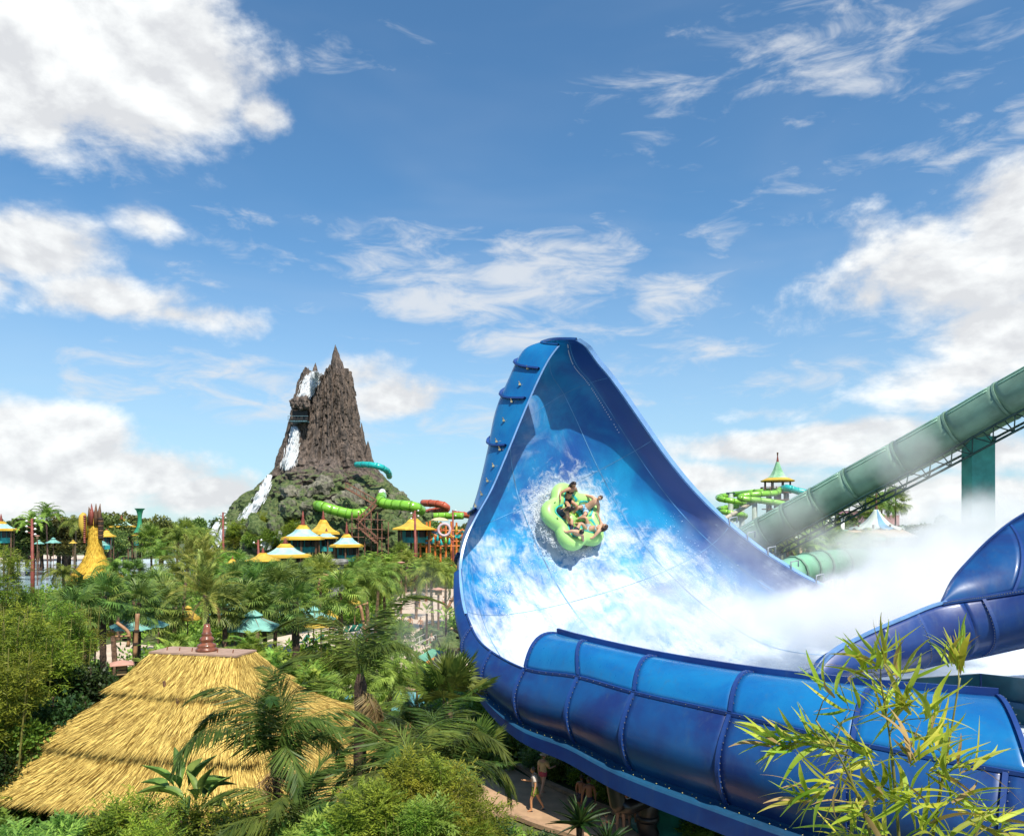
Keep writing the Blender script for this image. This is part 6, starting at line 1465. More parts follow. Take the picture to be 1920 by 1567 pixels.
# stone tower in the palms
q = P(630, 1055, 95); se = empty('stone_tower', (q.x, q.y, 0), 0, 'round grey stone tower rising among the palms', 'tower')
M_STONE = rock_mat('grey_stone', (.16, .16, .15), (.30, .30, .28), (.08, .10, .04), (.16, .18, .1), 0, 3)
zt = P(630, 1048, 95).z; MB().lathe([(1.2, 0), (1.0, zt * .4), (.95, zt * .8), (1.0, zt - .6)], 18).build('shaft', M_STONE, se, True); MB().lathe([(1.5, zt - .6), (1.6, zt - .3), (1.4, zt)], 18).build('cap', M_STONE, se)
for k, (px, py, s_, lb) in enumerate(((720, 1320, .9, 'mossy boulder at the edge of the turquoise pool'), (848, 1228, 1.6, 'grey boulder behind the railing near the blue wall'), (805, 1205, 1.4, 'shaded boulder beside the path stairs'), (735, 1062, 2.2, 'pale rocks in the stream right of the volcano'), (760, 1067, 2.0, 'grey rock at the stream mouth'), (700, 1068, 1.8, 'grey rock among palms below the staircase'))):
    g_ = G(px, py); o = obj('boulder', BOULD[k % 5], None, (g_.x, g_.y, s_ * .35)); o.scale = (s_, s_, s_); tag(o, lb, 'boulder')
# stairs with railing and the orange-green canopy near the blue wall
M_RAILW = mat('pale_rail', (.62, .58, .52), rough=.4, var=.1)
r0 = G(800, 1225); re_ = empty('stair_railing', (r0.x, r0.y, 0), 0, 'white tubular stair railing beside the path', 'railing')
for (a, b) in (((769, 1210), (802, 1192)), ((789, 1213), (818, 1196))):
    pa, pb = G(a[0], a[1] + 14), G(b[0], b[1] + 14)
    for h_ in (1.05, .55): o = MB().tube([pa + Vector((0, 0, h_)), pb + Vector((0, 0, h_))], .035, 6).build('rail', M_RAILW, re_); o.matrix_parent_inverse = Matrix.Translation(-re_.location)
    for q in (pa, pb, pa.lerp(pb, .5)): o = MB().tube([q, q + Vector((0, 0, 1.07))], .035, 6).build('rail_post', M_RAILW, re_); o.matrix_parent_inverse = Matrix.Translation(-re_.location)
cp = empty('shade_canopy', (*P(825, 1250, 44)[:2], 0), 0, 'orange and green shade canopy beside the blue wall', 'canopy')
def cpb(mb, name, m): o = mb.build(name, m, cp); o.matrix_parent_inverse = Matrix.Translation(-cp.location); return o
A, B_, C_, D_, E_, F2 = P(782, 1232, 42), P(810, 1216, 44), P(832, 1222, 44), P(798, 1240, 41), P(842, 1216, 44), P(832, 1262, 40)
solid(cpb(MB().add([A, D_, C_, B_], [(0, 1, 2, 3)]), 'green_panel', mat('green_canopy', (.16, .40, .27), var=.2, trans=.15)), .03)
solid(cpb(MB().add([D_ + Vector((.02, 0, 0)), F2, E_ + Vector((.6, 0, -.2)), E_, C_ + Vector((.02, 0, 0))], [(0, 1, 2, 3, 4)]), 'orange_panel', mat('orange_canopy', (.60, .26, .07), var=.2, scale=2, trans=.1)), .03)
for q in (A, E_, F2): cpb(MB().tube([Vector((q.x, q.y, 0)), q], .07, 6), 'post', M_BROWN)
# ---------------------------------------------------------------- play structure right of the volcano
PD = 140.0; pk = PD / FPX; ps = empty('play_structure', ((835 - 960) * pk, PD, 0), 0, 'orange and blue water play structure with pipes and platforms', 'play structure'); po_ = ps.location.copy()
def pb(mb, name, m, smooth=False): o = mb.build(name, m, ps, smooth); o.matrix_parent_inverse = Matrix.Translation(-po_); return o
rq = random.Random(4)
for px in (788, 800, 806, 816, 826, 836, 846, 856, 866, 878):
    for dd in (0, 5): pb(MB().tube([P(px, 1064, PD + dd), P(px, rq.uniform(975, 995), PD + dd)], .2, 6), 'post', M_ORANGE)
for y in (995, 1006, 1015, 1024): pb(MB().tube([P(786, y, PD), P(885, y - 1, PD)], .15, 6), 'beam', M_ORANGE)
for k in range(12):
    a = rq.uniform(788, 870); y = rq.uniform(990, 1020); pb(MB().tube([P(a, y, PD - .5), P(a + rq.uniform(8, 16), y + rq.choice((-9, 9)), PD - .5)], .13, 6), 'brace', rq.choice((M_ORANGE, M_REDS, M_YELC)))
for k, (px, y, w, h_, m) in enumerate(((800, 1008, 9, 7, M_AQUA), (816, 998, 11, 6, M_TENTB), (860, 1005, 12, 6, M_AQUA), (872, 1015, 16, 4, M_TENTB), (806, 1017, 16, 4, M_TENTB), (845, 1014, 14, 7, M_REDS), (825, 1020, 10, 6, M_ORANGE), (868, 996, 16, 3, M_AQUA))): pb(MB().box(P(px, y, PD + 1), (w * pk, 2.4, h_ * pk)), 'panel', m)
ring = [P(833 + 11 * math.cos(a), 993 + 11 * math.sin(a), PD - 2) for a in np.linspace(0, 6.283, 30)]
pb(MB().tube(ring, .25, 8, caps=False), 'splash_ring', mat('pale_pink_ring', (.55, .42, .45), var=.1), True)
o = pb(MB().lathe([(18 * pk, 0), (16 * pk, 2.2 * pk), (10 * pk, 5 * pk), (1 * pk, 6.5 * pk)], 16, P(824, 976, PD + 2)), 'dome_roof', mat('straw_dome', (.62, .50, .28), var=.2), True)
for k, (px, y) in enumerate(((812, 1010), (820, 1006), (828, 1014), (836, 1010), (842, 1012), (855, 990))): pb(MB().tube([P(px, y + 8, PD - 3), P(px + rq.uniform(-2, 2), y - 4, PD - 3)], [.35, .05], 7), 'water_horn', rq.choice((M_LIME, M_AQUA, M_YELC)), True)
for k, px in enumerate((888, 896)): pb(MB().tube([P(px, 1000, PD + 3), P(px, 965, PD + 3), P(px + 1, 952, PD + 3)], [.5, .4, .75], 9), 'green_column', M_GRN2, True)
# ---------------------------------------------------------------- people
def skin_m(name, c): return mat(name, c, rough=.5, var=.10, scale=6, spec=.4)
SKIN = [skin_m('skin_tan', (.42, .22, .13)), skin_m('skin_light', (.55, .32, .21)), skin_m('skin_brown', (.24, .11, .06)), skin_m('skin_sunny', (.50, .25, .12))]
HAIR = [mat('dark_hair', (.018, .011, .008), rough=.4, var=.3), mat('brown_hair', (.06, .03, .015), rough=.4, var=.3), mat('sandy_hair', (.22, .13, .06), rough=.5, var=.3)]
EYEW = mat('eye_dark', (.02, .015, .012), rough=.2, var=.1); LIP = mat('lip', (.38, .10, .08), var=.1)
def cloth(name, c, c2=None, sc=3): return mat(name, c, rough=.8, col2=c2, var=.2 if not c2 else 0, scale=sc)
def ellipsoid(mb, c, r, n=12, m=9, fn=None):
    vs, fs = [], []
    for i in range(m + 1):
        ph = math.pi * i / m
        for j in range(n):
            th_ = 2 * math.pi * j / n; p = Vector((math.sin(ph) * math.cos(th_), math.sin(ph) * math.sin(th_), math.cos(ph)))
            if fn: p = fn(p)
            vs.append(Vector(c) + Vector((p.x * r[0], p.y * r[1], p.z * r[2])))
    for i in range(m):
        for j in range(n): j2 = (j + 1) % n; fs.append((i * n + j, (i + 1) * n + j, (i + 1) * n + j2, i * n + j2))
    return mb.add(vs, fs)
def build_person(name, pose, skin, hair, hairstyle='short', wear=(), scale=1.0, far=False):
    """pose in the body's own frame: x right, y forward, z up, pelvis at the origin"""
    pz = dict(torso=(0, 0, 1), ua=((-.25, 0, -1), (.25, 0, -1)), fa=((-.1, .2, -1), (.1, .2, -1)), th=((-.06, 0, -1), (.06, 0, -1)), sh=((0, -.05, -1), (0, -.05, -1)), look=(0, 1, 0), side=(1, 0, 0), toe=None)
    pz.update(pose); N = lambda v: Vector(v).normalized()
    T = N(pz['torso']); X = N(pz['side']); X = (X - T * X.dot(T)).normalized(); F = T.cross(X).normalized(); F = F if F.dot(Vector((0, 1, 0))) > -.2 else -F
    look = N(pz['look']); J = {}
    J['pel'] = Vector((0, 0, 0)); J['waist'] = T * .19; J['chest'] = T * .36; J['nb'] = T * .50; J['neck'] = T * .575 + look * .015
    up = (T * .7 + Vector((0, 0, 1)) * .5 + look * .05).normalized(); hc = J['neck'] + up * .125 + look * .02
    E, R = [], {'pel': .135, 'waist': .118, 'chest': .150, 'nb': .085, 'neck': .052}
    E += [('pel', 'waist'), ('waist', 'chest'), ('chest', 'nb'), ('nb', 'neck')]
    for i, s in enumerate((-1, 1)):
        k = 'LR'[i]
        J['s' + k] = T * .465 + X * (s * .185); J['e' + k] = J['s' + k] + N(pz['ua'][i]) * .29; J['w' + k] = J['e' + k] + N(pz['fa'][i]) * .25; J['p' + k] = J['w' + k] + N(pz['fa'][i]) * .085
        R.update({'s' + k: .072, 'e' + k: .044, 'w' + k: .031, 'p' + k: .036}); E += [('nb', 's' + k), ('s' + k, 'e' + k), ('e' + k, 'w' + k), ('w' + k, 'p' + k)]
        J['h' + k] = X * (s * .092) - T * .05; J['k' + k] = J['h' + k] + N(pz['th'][i]) * .42; J['a' + k] = J['k' + k] + N(pz['sh'][i]) * .41
        sh = N(pz['sh'][i]); fd = N(pz['toe'][i]) if pz['toe'] else (F - sh * F.dot(sh)).normalized() if abs(F.dot(sh)) < .95 else N((0, 0, 1))
        J['t' + k] = J['a' + k] + fd * .17 + sh * .04
        R.update({'h' + k: .098, 'k' + k: .060, 'a' + k: .040, 't' + k: .036}); E += [('pel', 'h' + k), ('h' + k, 'k' + k), ('k' + k, 'a' + k), ('a' + k, 't' + k)]
    keys = list(J); idx = {k: i for i, k in enumerate(keys)}
    me = bpy.data.meshes.new('body'); me.from_pydata([tuple(J[k]) for k in keys], [(idx[a], idx[b]) for a, b in E], [])
    o = bpy.data.objects.new('tmp', me); C.objects.link(o)
    o.modifiers.new('skin', 'SKIN'); sv = me.skin_vertices[0].data
    for k in keys: sv[idx[k]].radius = (R[k], R[k] * (.78 if k in ('pel', 'waist', 'chest') else 1)); sv[idx[k]].use_root = (k == 'pel')
    ss = o.modifiers.new('sub', 'SUBSURF'); ss.levels = 1 if far else 2; ss.render_levels = ss.levels
    dg = bpy.context.evaluated_depsgraph_get(); dg.update(); ev = o.evaluated_get(dg); bm_ = ev.to_mesh()
    bv = [v.co.copy() for v in bm_.vertices]; bf = [tuple(p.vertices) for p in bm_.polygons]; ev.to_mesh_clear(); bpy.data.objects.remove(o); bpy.data.meshes.remove(me)
    mb = MB(); mb.add(bv, bf)
    # fingers and thumb
    for i, s in enumerate((-1, 1)):
        k = 'LR'[i]; fd = N(pz['fa'][i]); sd = fd.cross(F); sd = sd.normalized() if sd.length > .1 else X; nn = sd.cross(fd)
        for q, ln in ((-.026, .065), (-.009, .078), (.009, .072), (.026, .056)):
            b0 = J['p' + k] + sd * q + fd * .01; mb.tube([b0, b0 + fd * ln * .55 + nn * .006, b0 + fd * ln * .85 - nn * .022], [.010, .009, .006], 5)
        t0 = J['p' + k] - fd * .035 + sd * (-.02 * s); mb.tube([t0, t0 - sd * (.035 * s) + fd * .03, t0 - sd * (.04 * s) + fd * .06], [.012, .010, .007], 5)
    # head with jaw, nose and ears
    hx = look.cross(up).normalized(); hf = up.cross(hx).normalized()
    def H(x, y, z): return hc + hx * x + hf * y + up * z
    hm = MB(); ellipsoid(hm, (0, 0, 0), (.074, .092, .115), 14, 11, lambda p: Vector((p.x * (1 - .22 * max(0, -p.z)), p.y * (1 - .05 * max(0, -p.z)) + .08 * max(0, -p.z), p.z)))
    hm.add([(-.013, .085, -.02), (.013, .085, -.02), (0, .112, -.022), (0, .085, .03)], [(0, 1, 2), (1, 3, 2), (3, 0, 2)])
    for s in (-1, 1): ellipsoid(hm, (s * .074, -.005, -.005), (.012, .022, .032), 6, 5)
    mb.add([H(*v) for v in hm.v], hm.f)
    root = empty(name)
    body = mb.build('body', skin, root, True)
    hb = MB()
    for s in (-1, 1): ellipsoid(hb, (s * .030, .083, .008), (.013, .008, .008), 6, 5)
    m0 = MB(); m0.add([H(*v) for v in hb.v], hb.f); m0.build('eyes', EYEW, root)
    lb = MB(); ellipsoid(lb, (0, .088, -.052), (.024, .010, .009), 8, 5); m1 = MB(); m1.add([H(*v) for v in lb.v], lb.f); m1.build('mouth', LIP, root)
    hr = MB(); ellipsoid(hr, (0, -.014, .022), (.084, .094, .108), 14, 9, lambda p: Vector((p.x, p.y if p.y < .55 or p.z > .35 else .55, p.z if p.z > -.55 else -.55)))
    hv = [H(*v) for v in hr.v]; hfaces = hr.f
    m2 = MB(); m2.add(hv, hfaces)
    if hairstyle == 'long':
        p0 = H(0, -.07, .02); m2.tube([p0, H(0, -.10, -.10), H(.02, -.11, -.24) , H(.03, -.10, -.36)], [.07, .078, .06, .015], 8)
        for s in (-1, 1): m2.tube([H(s * .06, -.03, .04), H(s * .082, -.02, -.10), H(s * .07, -.03, -.24)], [.03, .034, .012], 6)
    m2.build('hair', hair, root, True)
    if hairstyle == 'hat':
        hm2 = MB().lathe([(.19, -.012), (.195, 0), (.10, .022), (.092, .10), (.075, .125), (.0, .13)], 18); m3 = MB(); m3.add([H(v[0], v[1], v[2] + .055) for v in hm2.v], hm2.f); m3.build('hat', wear[-1][2], root, True)
    # clothing cut from the body surface
    def cut(cname, sel, m, off):
        use = [f for f in bf if all(sel(bv[i]) for i in f)]
        if not use: return
        ids = sorted({i for f in use for i in f}); mp = {a: b for b, a in enumerate(ids)}
        nor = {i: Vector() for i in ids}
        for f in use:
            n_ = (bv[f[1]] - bv[f[0]]).cross(bv[f[2]] - bv[f[0]]); n_ = n_.normalized() if n_.length > 1e-9 else n_
            for i in f: nor[i] += n_
        vs = [bv[i] + nor[i].normalized() * off for i in ids]; o_ = MB().add(vs, [tuple(mp[i] for i in f) for f in use]).build(cname, m, root, True); solid(o_, .012)
    def seg_d(p, a, b):
        ab = b - a; t = max(0, min(1, (p - a).dot(ab) / ab.length_squared)); return (p - a - ab * t).length, t
    for w in wear:
        kind, _, m = w
        if kind in ('shorts', 'bottom'):
            reach = .62 if kind == 'shorts' else .10
            def sel(p):
                h_ = T.dot(p)
                for k in 'LR':
                    d_, t = seg_d(p, J['h' + k], J['k' + k])
                    if d_ < .15 and t < reach and h_ < .16: return True
                return -.14 < h_ < .10 and (p - T * h_).length < .2
            cut('shorts' if kind == 'shorts' else 'swim_bottom', sel, m, .016)
        elif kind == 'top': cut('bikini_top', lambda p: .30 < T.dot(p) < .40 and (p - T * T.dot(p)).length < .165, m, .010)
        elif kind == 'shirt': cut('shirt', lambda p: (.02 < T.dot(p) < .49 and (p - T * T.dot(p)).length < .2) or any(seg_d(p, J['s' + k], J['e' + k])[0] < .09 and seg_d(p, J['s' + k], J['e' + k])[1] < .6 for k in 'LR'), m, .014)
        elif kind == 'suit': cut('swimsuit', lambda p: (-.1 < T.dot(p) < .42 and (p - T * T.dot(p)).length < .175), m, .010)
    if pose.get('sandals'):
        for k in 'LR':
            a_, t_ = J['a' + k], J['t' + k]; d_ = (t_ - a_); d_.z *= .2; d_ = d_.normalized(); MB().box((a_ + t_) / 2 + Vector((0, 0, -.035)), (.09, .27, .025), rot=d_.to_track_quat('Y', 'Z').to_matrix()).build('sandal', M_BLACK, root)
    for ch in root.children: ch.location = ch.location
    root.scale = (scale,) * 3; root['_low'] = min(J['aL'].z, J['aR'].z) - .05
    root['_foot'] = 0
    return root
def stand(root, g_, rz, label, cat='person', group=None, lift=0.0):
    low = root['_low'] * root.scale[0]
    for k in ('_low', '_foot'):
        if k in root: del root[k]
    root.location = (g_.x, g_.y, g_.z - low + lift); root.rotation_euler = (0, 0, rz)
    return tag(root, label, cat, group)
WALK = dict(ua=((-.2, -.15, -1), (.15, .35, -.8)), fa=((-.05, .25, -1), (.05, .9, .05)), th=((-.05, .42, -1), (.05, -.38, -1)), sh=((0, -.05, -1), (0, -.55, -1)), torso=(0, .06, 1))
STAND = dict(ua=((-.22, .05, -1), (.22, -.02, -1)), fa=((-.05, .25, -1), (.05, .2, -1)))
IDLE = dict(ua=((-.3, .1, -1), (.5, .2, -.8)), fa=((.1, .5, -1), (-.7, .6, .2)), th=((-.1, .05, -1), (.12, .02, -1)))
C_BOARD = cloth('striped_boardshorts', (.03, .05, .02), (.30, .38, .03), 14); C_WHITEP = cloth('printed_white_shirt', (.45, .38, .32), (.68, .62, .55), 30); C_NAVY = cloth('navy_shorts', (.012, .018, .045)); C_BLUE = cloth('blue_white_shorts', (.02, .30, .55), (.70, .76, .80), 5)
C_PINK = cloth('pink_bikini', (.55, .08, .12)); C_TEAL = cloth('striped_teal_bikini', (.05, .24, .25), (.55, .12, .14), 22); C_BLACKC = cloth('black_swimwear', (.015, .015, .02)); C_FLOR = cloth('floral_bikini', (.10, .32, .40), (.65, .62, .60), 20); C_RED = cloth('red_swimwear', (.42, .03, .04)); C_HAT = cloth('white_straw_hat', (.66, .60, .52)); C_TAN = cloth('straw_hat', (.50, .36, .18)); C_GREY = cloth('grey_shirt', (.35, .37, .40)); C_YEL = cloth('cream_top', (.55, .42, .22))
LEFT = math.pi / 2
pzw = dict(WALK); pzw['sandals'] = 1
stand(build_person('person', pzw, SKIN[3], HAIR[1], 'short', (('shorts', 0, C_BOARD), ('shirt', 0, C_WHITEP))), G(1003, 1520) + Vector((0, 0, .03)), LEFT, 'person in striped board shorts walking left along the path')
stand(build_person('person', WALK, SKIN[1], HAIR[0], 'hat', (('bottom', 0, C_PINK), ('shirt', 0, C_YEL), ('hat', 0, C_HAT))), G(1018, 1490) + Vector((0, 0, .03)), -.7, 'person in a white hat and cream top behind the walker')
stand(build_person('person', STAND, SKIN[2], HAIR[0], 'short', (('shorts', 0, C_NAVY),)), G(1104, 1545) + Vector((0, 0, .03)), .1, 'shirtless person in dark shorts seen from behind by the kerb')
stand(build_person('person', IDLE, SKIN[2], HAIR[0], 'short', (('shorts', 0, C_NAVY),), .92), G(1090, 1532) + Vector((0, 0, .03)), -.6, 'person half hidden behind the shirtless one by the kerb')
stand(build_person('person', dict(ua=((-.5, .2, .8), (.4, .1, -1)), fa=((.3, .2, .9), (-.3, .6, -.5)), th=((-.05, .1, -1), (.1, -.1, -1))), SKIN[0], HAIR[0], 'long', (('bottom', 0, C_TEAL), ('top', 0, C_BLACKC))), G(1163, 1562) + Vector((0, 0, .03)), -.2, 'person in a striped bikini bottom under the black pipe')
stand(build_person('person', IDLE, SKIN[0], HAIR[1], 'long', (('bottom', 0, C_RED), ('top', 0, C_RED))), G(1186, 1550) + Vector((0, 0, .03)), .5, 'person in red swimwear behind the black pipe')
stand(build_person('person', dict(torso=(0, .45, 1), ua=((-.2, .8, -.5), (.2, .8, -.5)), fa=((.1, .9, -.2), (-.1, .9, -.2)), th=((-.25, 1, .1), (.25, 1, .1)), sh=((0, -.3, -1), (0, -.3, -1))), SKIN[0], HAIR[0], 'short', (('shorts', 0, C_NAVY),), .72), G(1128, 1572) + Vector((0, 0, .03)), -1.0, 'small crouching child on the path')
stand(build_person('person', STAND, SKIN[3], HAIR[1], 'short', (('shorts', 0, C_NAVY),)), G(765, 1372), .2, 'shirtless person seen from behind beside the turquoise pool')
stand(build_person('person', IDLE, SKIN[1], HAIR[1], 'hat', (('shorts', 0, C_NAVY), ('shirt', 0, C_GREY), ('hat', 0, C_TAN)), far=True), G(847, 1212), .4, 'person in a straw hat and grey shirt near the blue wall')
stand(build_person('person', WALK, SKIN[0], HAIR[2], 'short', (('shorts', 0, C_RED), ('shirt', 0, C_WHITEP)), far=True), G(810, 1222), 2.6, 'person in a white shirt at the top of the railing')
# the middle path and the lagoon: smaller figures
PRO = [build_person('person', WALK, SKIN[0], HAIR[0], 'short', (('shorts', 0, C_NAVY),), far=True), build_person('person', STAND, SKIN[3], HAIR[1], 'long', (('bottom', 0, C_BLACKC), ('top', 0, C_BLACKC)), far=True), build_person('person', IDLE, SKIN[1], HAIR[2], 'short', (('shorts', 0, C_RED), ('shirt', 0, C_WHITEP)), far=True)]
first = [True] * 3
spots = [(753, 1186, 0, .2, 'person in dark shorts walking away on the middle path, left of a pair'), (769, 1186, 1, .3, 'person in black swimwear walking away on the middle path, right of a pair'), (789, 1188, 0, 2.9, 'person in dark shorts walking toward the railing on the middle path'), (752, 1152, 2, 1.0, 'person in white shirt alone at the top left of the middle path'), (780, 1142, 0, .5, 'person in dark shorts in front of the far steps, left of two'), (786, 1142, 1, 2.2, 'person in black swimwear in front of the far steps, right of two'), (799, 1136, 2, 3.0, 'person in white shirt right of the far steps'), (832, 1142, 2, 1.2, 'person in white shirt left of two near the sandy terrace'), (844, 1144, 0, -1.0, 'person in dark shorts right of two near the sandy terrace'),
         (553, 1098, 1, .5, 'person in black swimwear among the dark palms, left of two'), (561, 1099, 2, -.5, 'person in white shirt among the dark palms, right of two'), (604, 1106, 0, .4, 'person in dark shorts by the orange timber arch'), (625, 1186, 1, 1.5, 'person in black swimwear standing at the back of the beach'), (330, 1112, 2, .2, 'person in white shirt under the golden date palm'),
         (57, 1044, 1, .2, 'bather on the lagoon shore, first from the left'), (66, 1043, 0, 1.2, 'bather on the lagoon shore, second from the left'), (71, 1044, 2, -.8, 'bather on the lagoon shore, third from the left'), (79, 1043, 1, 2.0, 'bather on the lagoon shore, fourth from the left'), (88, 1044, 0, .4, 'bather on the lagoon shore, fifth from the left'), (96, 1044, 2, .9, 'bather on the lagoon shore, sixth from the left')]
LOW = [p['_low'] for p in PRO]
for px, py, k, rz, lb in spots:
    o = PRO[k] if first[k] else copy_tree(PRO[k]); first[k] = False
    o['_low'] = LOW[k]; o['_foot'] = 0; stand(o, G(px, py) + Vector((0, 0, .035)), rz, lb, 'person', 'people in the park')
# ---------------------------------------------------------------- the raft and its riders
M_RAFT = mat('lime_raft_vinyl', (.36, .66, .20), rough=.4, var=.08, coat=.2, scale=1.2); M_RAFTI = mat('teal_raft_seat', (.02, .42, .42), rough=.4, var=.12); M_RAFTF = mat('yellow_green_floor', (.36, .60, .06), rough=.5, var=.1)
dray = (P(1066, 976, 1) - Vector((0, 0, CAMZ))).normalized()
hit = SLIDE_BVH.ray_cast(Vector((0, 0, CAMZ)), dray); HP, HN = hit[0], hit[1]
if HN.dot(dray) > 0: HN = -HN
# the raft banks towards the camera a little more than the wall under it
zx = (HN * .8 + Vector((.40, -.18, .34))).normalized(); xx = (Vector((1, 0, 0)) - zx * zx.x).normalized(); yy = zx.cross(xx)
RM = Matrix((xx, yy, zx)).transposed().to_4x4(); RM.translation = HP + HN * .27; RM = RM @ Matrix.Scale(1.06, 4)
print('RAFT', HP, HN)
for nd in M_WALL.node_tree.nodes:
    if nd.name == 'raft_water': nd.inputs[1].default_value = HP
raft = empty('raft', (0, 0, 0), 0, 'lime green five lobed inflatable raft riding up the blue wall', 'raft'); raft.matrix_world = RM
A0 = math.radians(43)
def lobe(a, amp=.16, R=1.42): return R * (1 + amp * math.cos(5 * (a - A0)))
ring = [(lobe(a) * math.cos(a), lobe(a) * math.sin(a), .30) for a in np.linspace(0, 2 * math.pi, 121)]
arr = []
for i in range(120):
    p = Vector(ring[i]); t = (Vector(ring[(i + 1) % 120]) - Vector(ring[i - 1])).normalized(); o_ = t.cross(Vector((0, 0, 1)))
    arr.append([tuple(p + o_ * (.37 * math.cos(w)) + Vector((0, 0, .40 * math.sin(w)))) for w in np.linspace(0, 2 * math.pi, 21)])
arr.append(arr[0]); MB().grid(arr).build('outer_tube', M_RAFT, raft, True)
fl = MB(); fl.add([(0, 0, .10)] + [(x * .98, y * .98, .10) for x, y, z in ring[:-1]], [(0, i + 1, (i + 1) % 120 + 1) for i in range(120)]); fl.build('floor', M_RAFTF, raft)
for k in range(5):
    a = A0 + k * 2 * math.pi / 5; c_, s_ = math.cos(a), math.sin(a)
    b = MB()                                          # seat back: a curved pad inside each lobe
    pad = []
    for u in np.linspace(-.52, .52, 9):
        w = a + u; r_ = lobe(w) - .40; pad.append([(r_ * math.cos(w), r_ * math.sin(w), .12), ((r_ + .03) * math.cos(w), (r_ + .03) * math.sin(w), .40), ((r_ + .12) * math.cos(w), (r_ + .12) * math.sin(w), .66)])
    solid(b.grid(pad).build('seat_back', M_RAFTI, raft, True), .05)
    seat = []
    for u in np.linspace(-.42, .42, 7):
        w = a + u; seat.append([(r2 * math.cos(w), r2 * math.sin(w), .16 + .05 * (r2 > .6)) for r2 in (.55, .8, 1.05)])
    solid(MB().grid(seat).build('seat', M_RAFTI, raft, True), .06)
    w = a + math.pi / 5; r1 = lobe(w) - .25
    MB().tube([(.25 * math.cos(w), .25 * math.sin(w), .16), (r1 * .6 * math.cos(w), r1 * .6 * math.sin(w), .26), (r1 * math.cos(w), r1 * math.sin(w), .40)], [.07, .13, .17], 10).build('divider', M_RAFT, raft, True)
    for q in (-.3, .3): MB().tube([((lobe(a + q) + .05) * math.cos(a + q), (lobe(a + q) + .05) * math.sin(a + q), .66), ((lobe(a + q) + .05) * math.cos(a + q), (lobe(a + q) + .05) * math.sin(a + q), .78), ((lobe(a + q * 1.3) + .05) * math.cos(a + q * 1.3), (lobe(a + q * 1.3) + .05) * math.sin(a + q * 1.3), .66)], .02, 5).build('grab_handle', M_BLACK, raft)
MB().lathe([(.0, .30), (.18, .28), (.26, .18), (.28, .10)], 16, caps=False).build('hub', M_RAFT, raft, True)
SITB = dict(torso=(0, -.48, .88), ua=((-.62, -.12, -.75), (.62, -.12, -.75)), fa=((-.42, .45, -.35), (.42, .45, -.35)), th=((-.20, .82, .52), (.20, .82, .52)), sh=((.10, .42, -.9), (-.10, .42, -.9)))
lean_ = dict(SITB); lean_.update(torso=(.15, .12, 1), ua=((-.45, .6, -.7), (.5, .5, -.7)), fa=((.1, .85, -.5), (.1, .9, -.4)), look=(.2, 1, -.3))
wave_ = dict(SITB); wave_.update(look=(.3, 1, .1), ua=((-.7, .0, -.6), (.75, .1, -.5)), fa=((-.3, .5, -.5), (.35, .6, .1)))
riders = [(SITB, SKIN[1], HAIR[1], 'short', (('shorts', 0, C_BLUE),), 'rider in blue and white shorts sitting top right in the raft'),
          (wave_, SKIN[0], HAIR[0], 'long', (('bottom', 0, C_BLACKC), ('top', 0, C_BLACKC)), 'dark haired rider in a black bikini at the top left of the raft'),
          (lean_, SKIN[0], HAIR[0], 'long', (('suit', 0, C_NAVY),), 'long haired rider leaning forward at the left of the raft'),
          (SITB, SKIN[1], HAIR[0], 'short', (('shorts', 0, C_NAVY),), 'shirtless rider seen from behind at the bottom of the raft'),
          (wave_, SKIN[1], HAIR[1], 'long', (('bottom', 0, C_FLOR), ('top', 0, C_FLOR)), 'laughing rider in a floral bikini at the lower right of the raft')]
for k, (po, sk, ha, hs, we, lb) in enumerate(riders):
    a = A0 + k * 2 * math.pi / 5; p = build_person('person', po, sk, ha, hs, we, 1.48)
    for kk_ in ('_low', '_foot'): del p[kk_]
    f = -Vector((math.cos(a), math.sin(a), 0)); x_ = f.cross(Vector((0, 0, 1)))
    L_ = Matrix((x_, f, Vector((0, 0, 1)))).transposed().to_4x4(); L_.translation = Vector((math.cos(a), math.sin(a), 0)) * 1.02 + Vector((0, 0, .40))
    p.matrix_world = RM @ L_ @ Matrix.Scale(1.48, 4); tag(p, lb, 'person', 'riders in the raft')
# spray thrown up round the raft
rs = np.random.RandomState(4); nsp = 7000; a = rs.rand(nsp) * 6.283; b = LB()
side = np.where(np.cos(a - 2.2) > -.2, 1.0, .45); r_ = (1.7 + np.abs(rs.normal(0, .38, nsp)) * side); up_ = np.abs(rs.normal(0, .22, nsp)) * side
loc = np.stack([r_ * np.cos(a), r_ * np.sin(a), up_ - .25, np.ones(nsp)], 1) @ np.array(RM).T
sz_ = .005 + .03 * rs.rand(nsp) ** 3; oc = np.array([(1, 0, 0), (-1, 0, 0), (0, 1, 0), (0, -1, 0), (0, 0, 1), (0, 0, -1)], float); of = np.array([(0, 2, 4), (2, 1, 4), (1, 3, 4), (3, 0, 4), (2, 0, 5), (1, 2, 5), (3, 1, 5), (0, 3, 5)])
v = loc[:, None, :3] + oc[None] * sz_[:, None, None]; f = (np.arange(nsp) * 6)[:, None, None] + of[None]
tag(obj('spray', mesh_of('spray', v.reshape(-1, 3), f.reshape(-1, 3), False, [mat('water_drops', (.80, .83, .86), rough=.3, var=.05)])), 'white spray thrown up round the raft', kind='stuff')
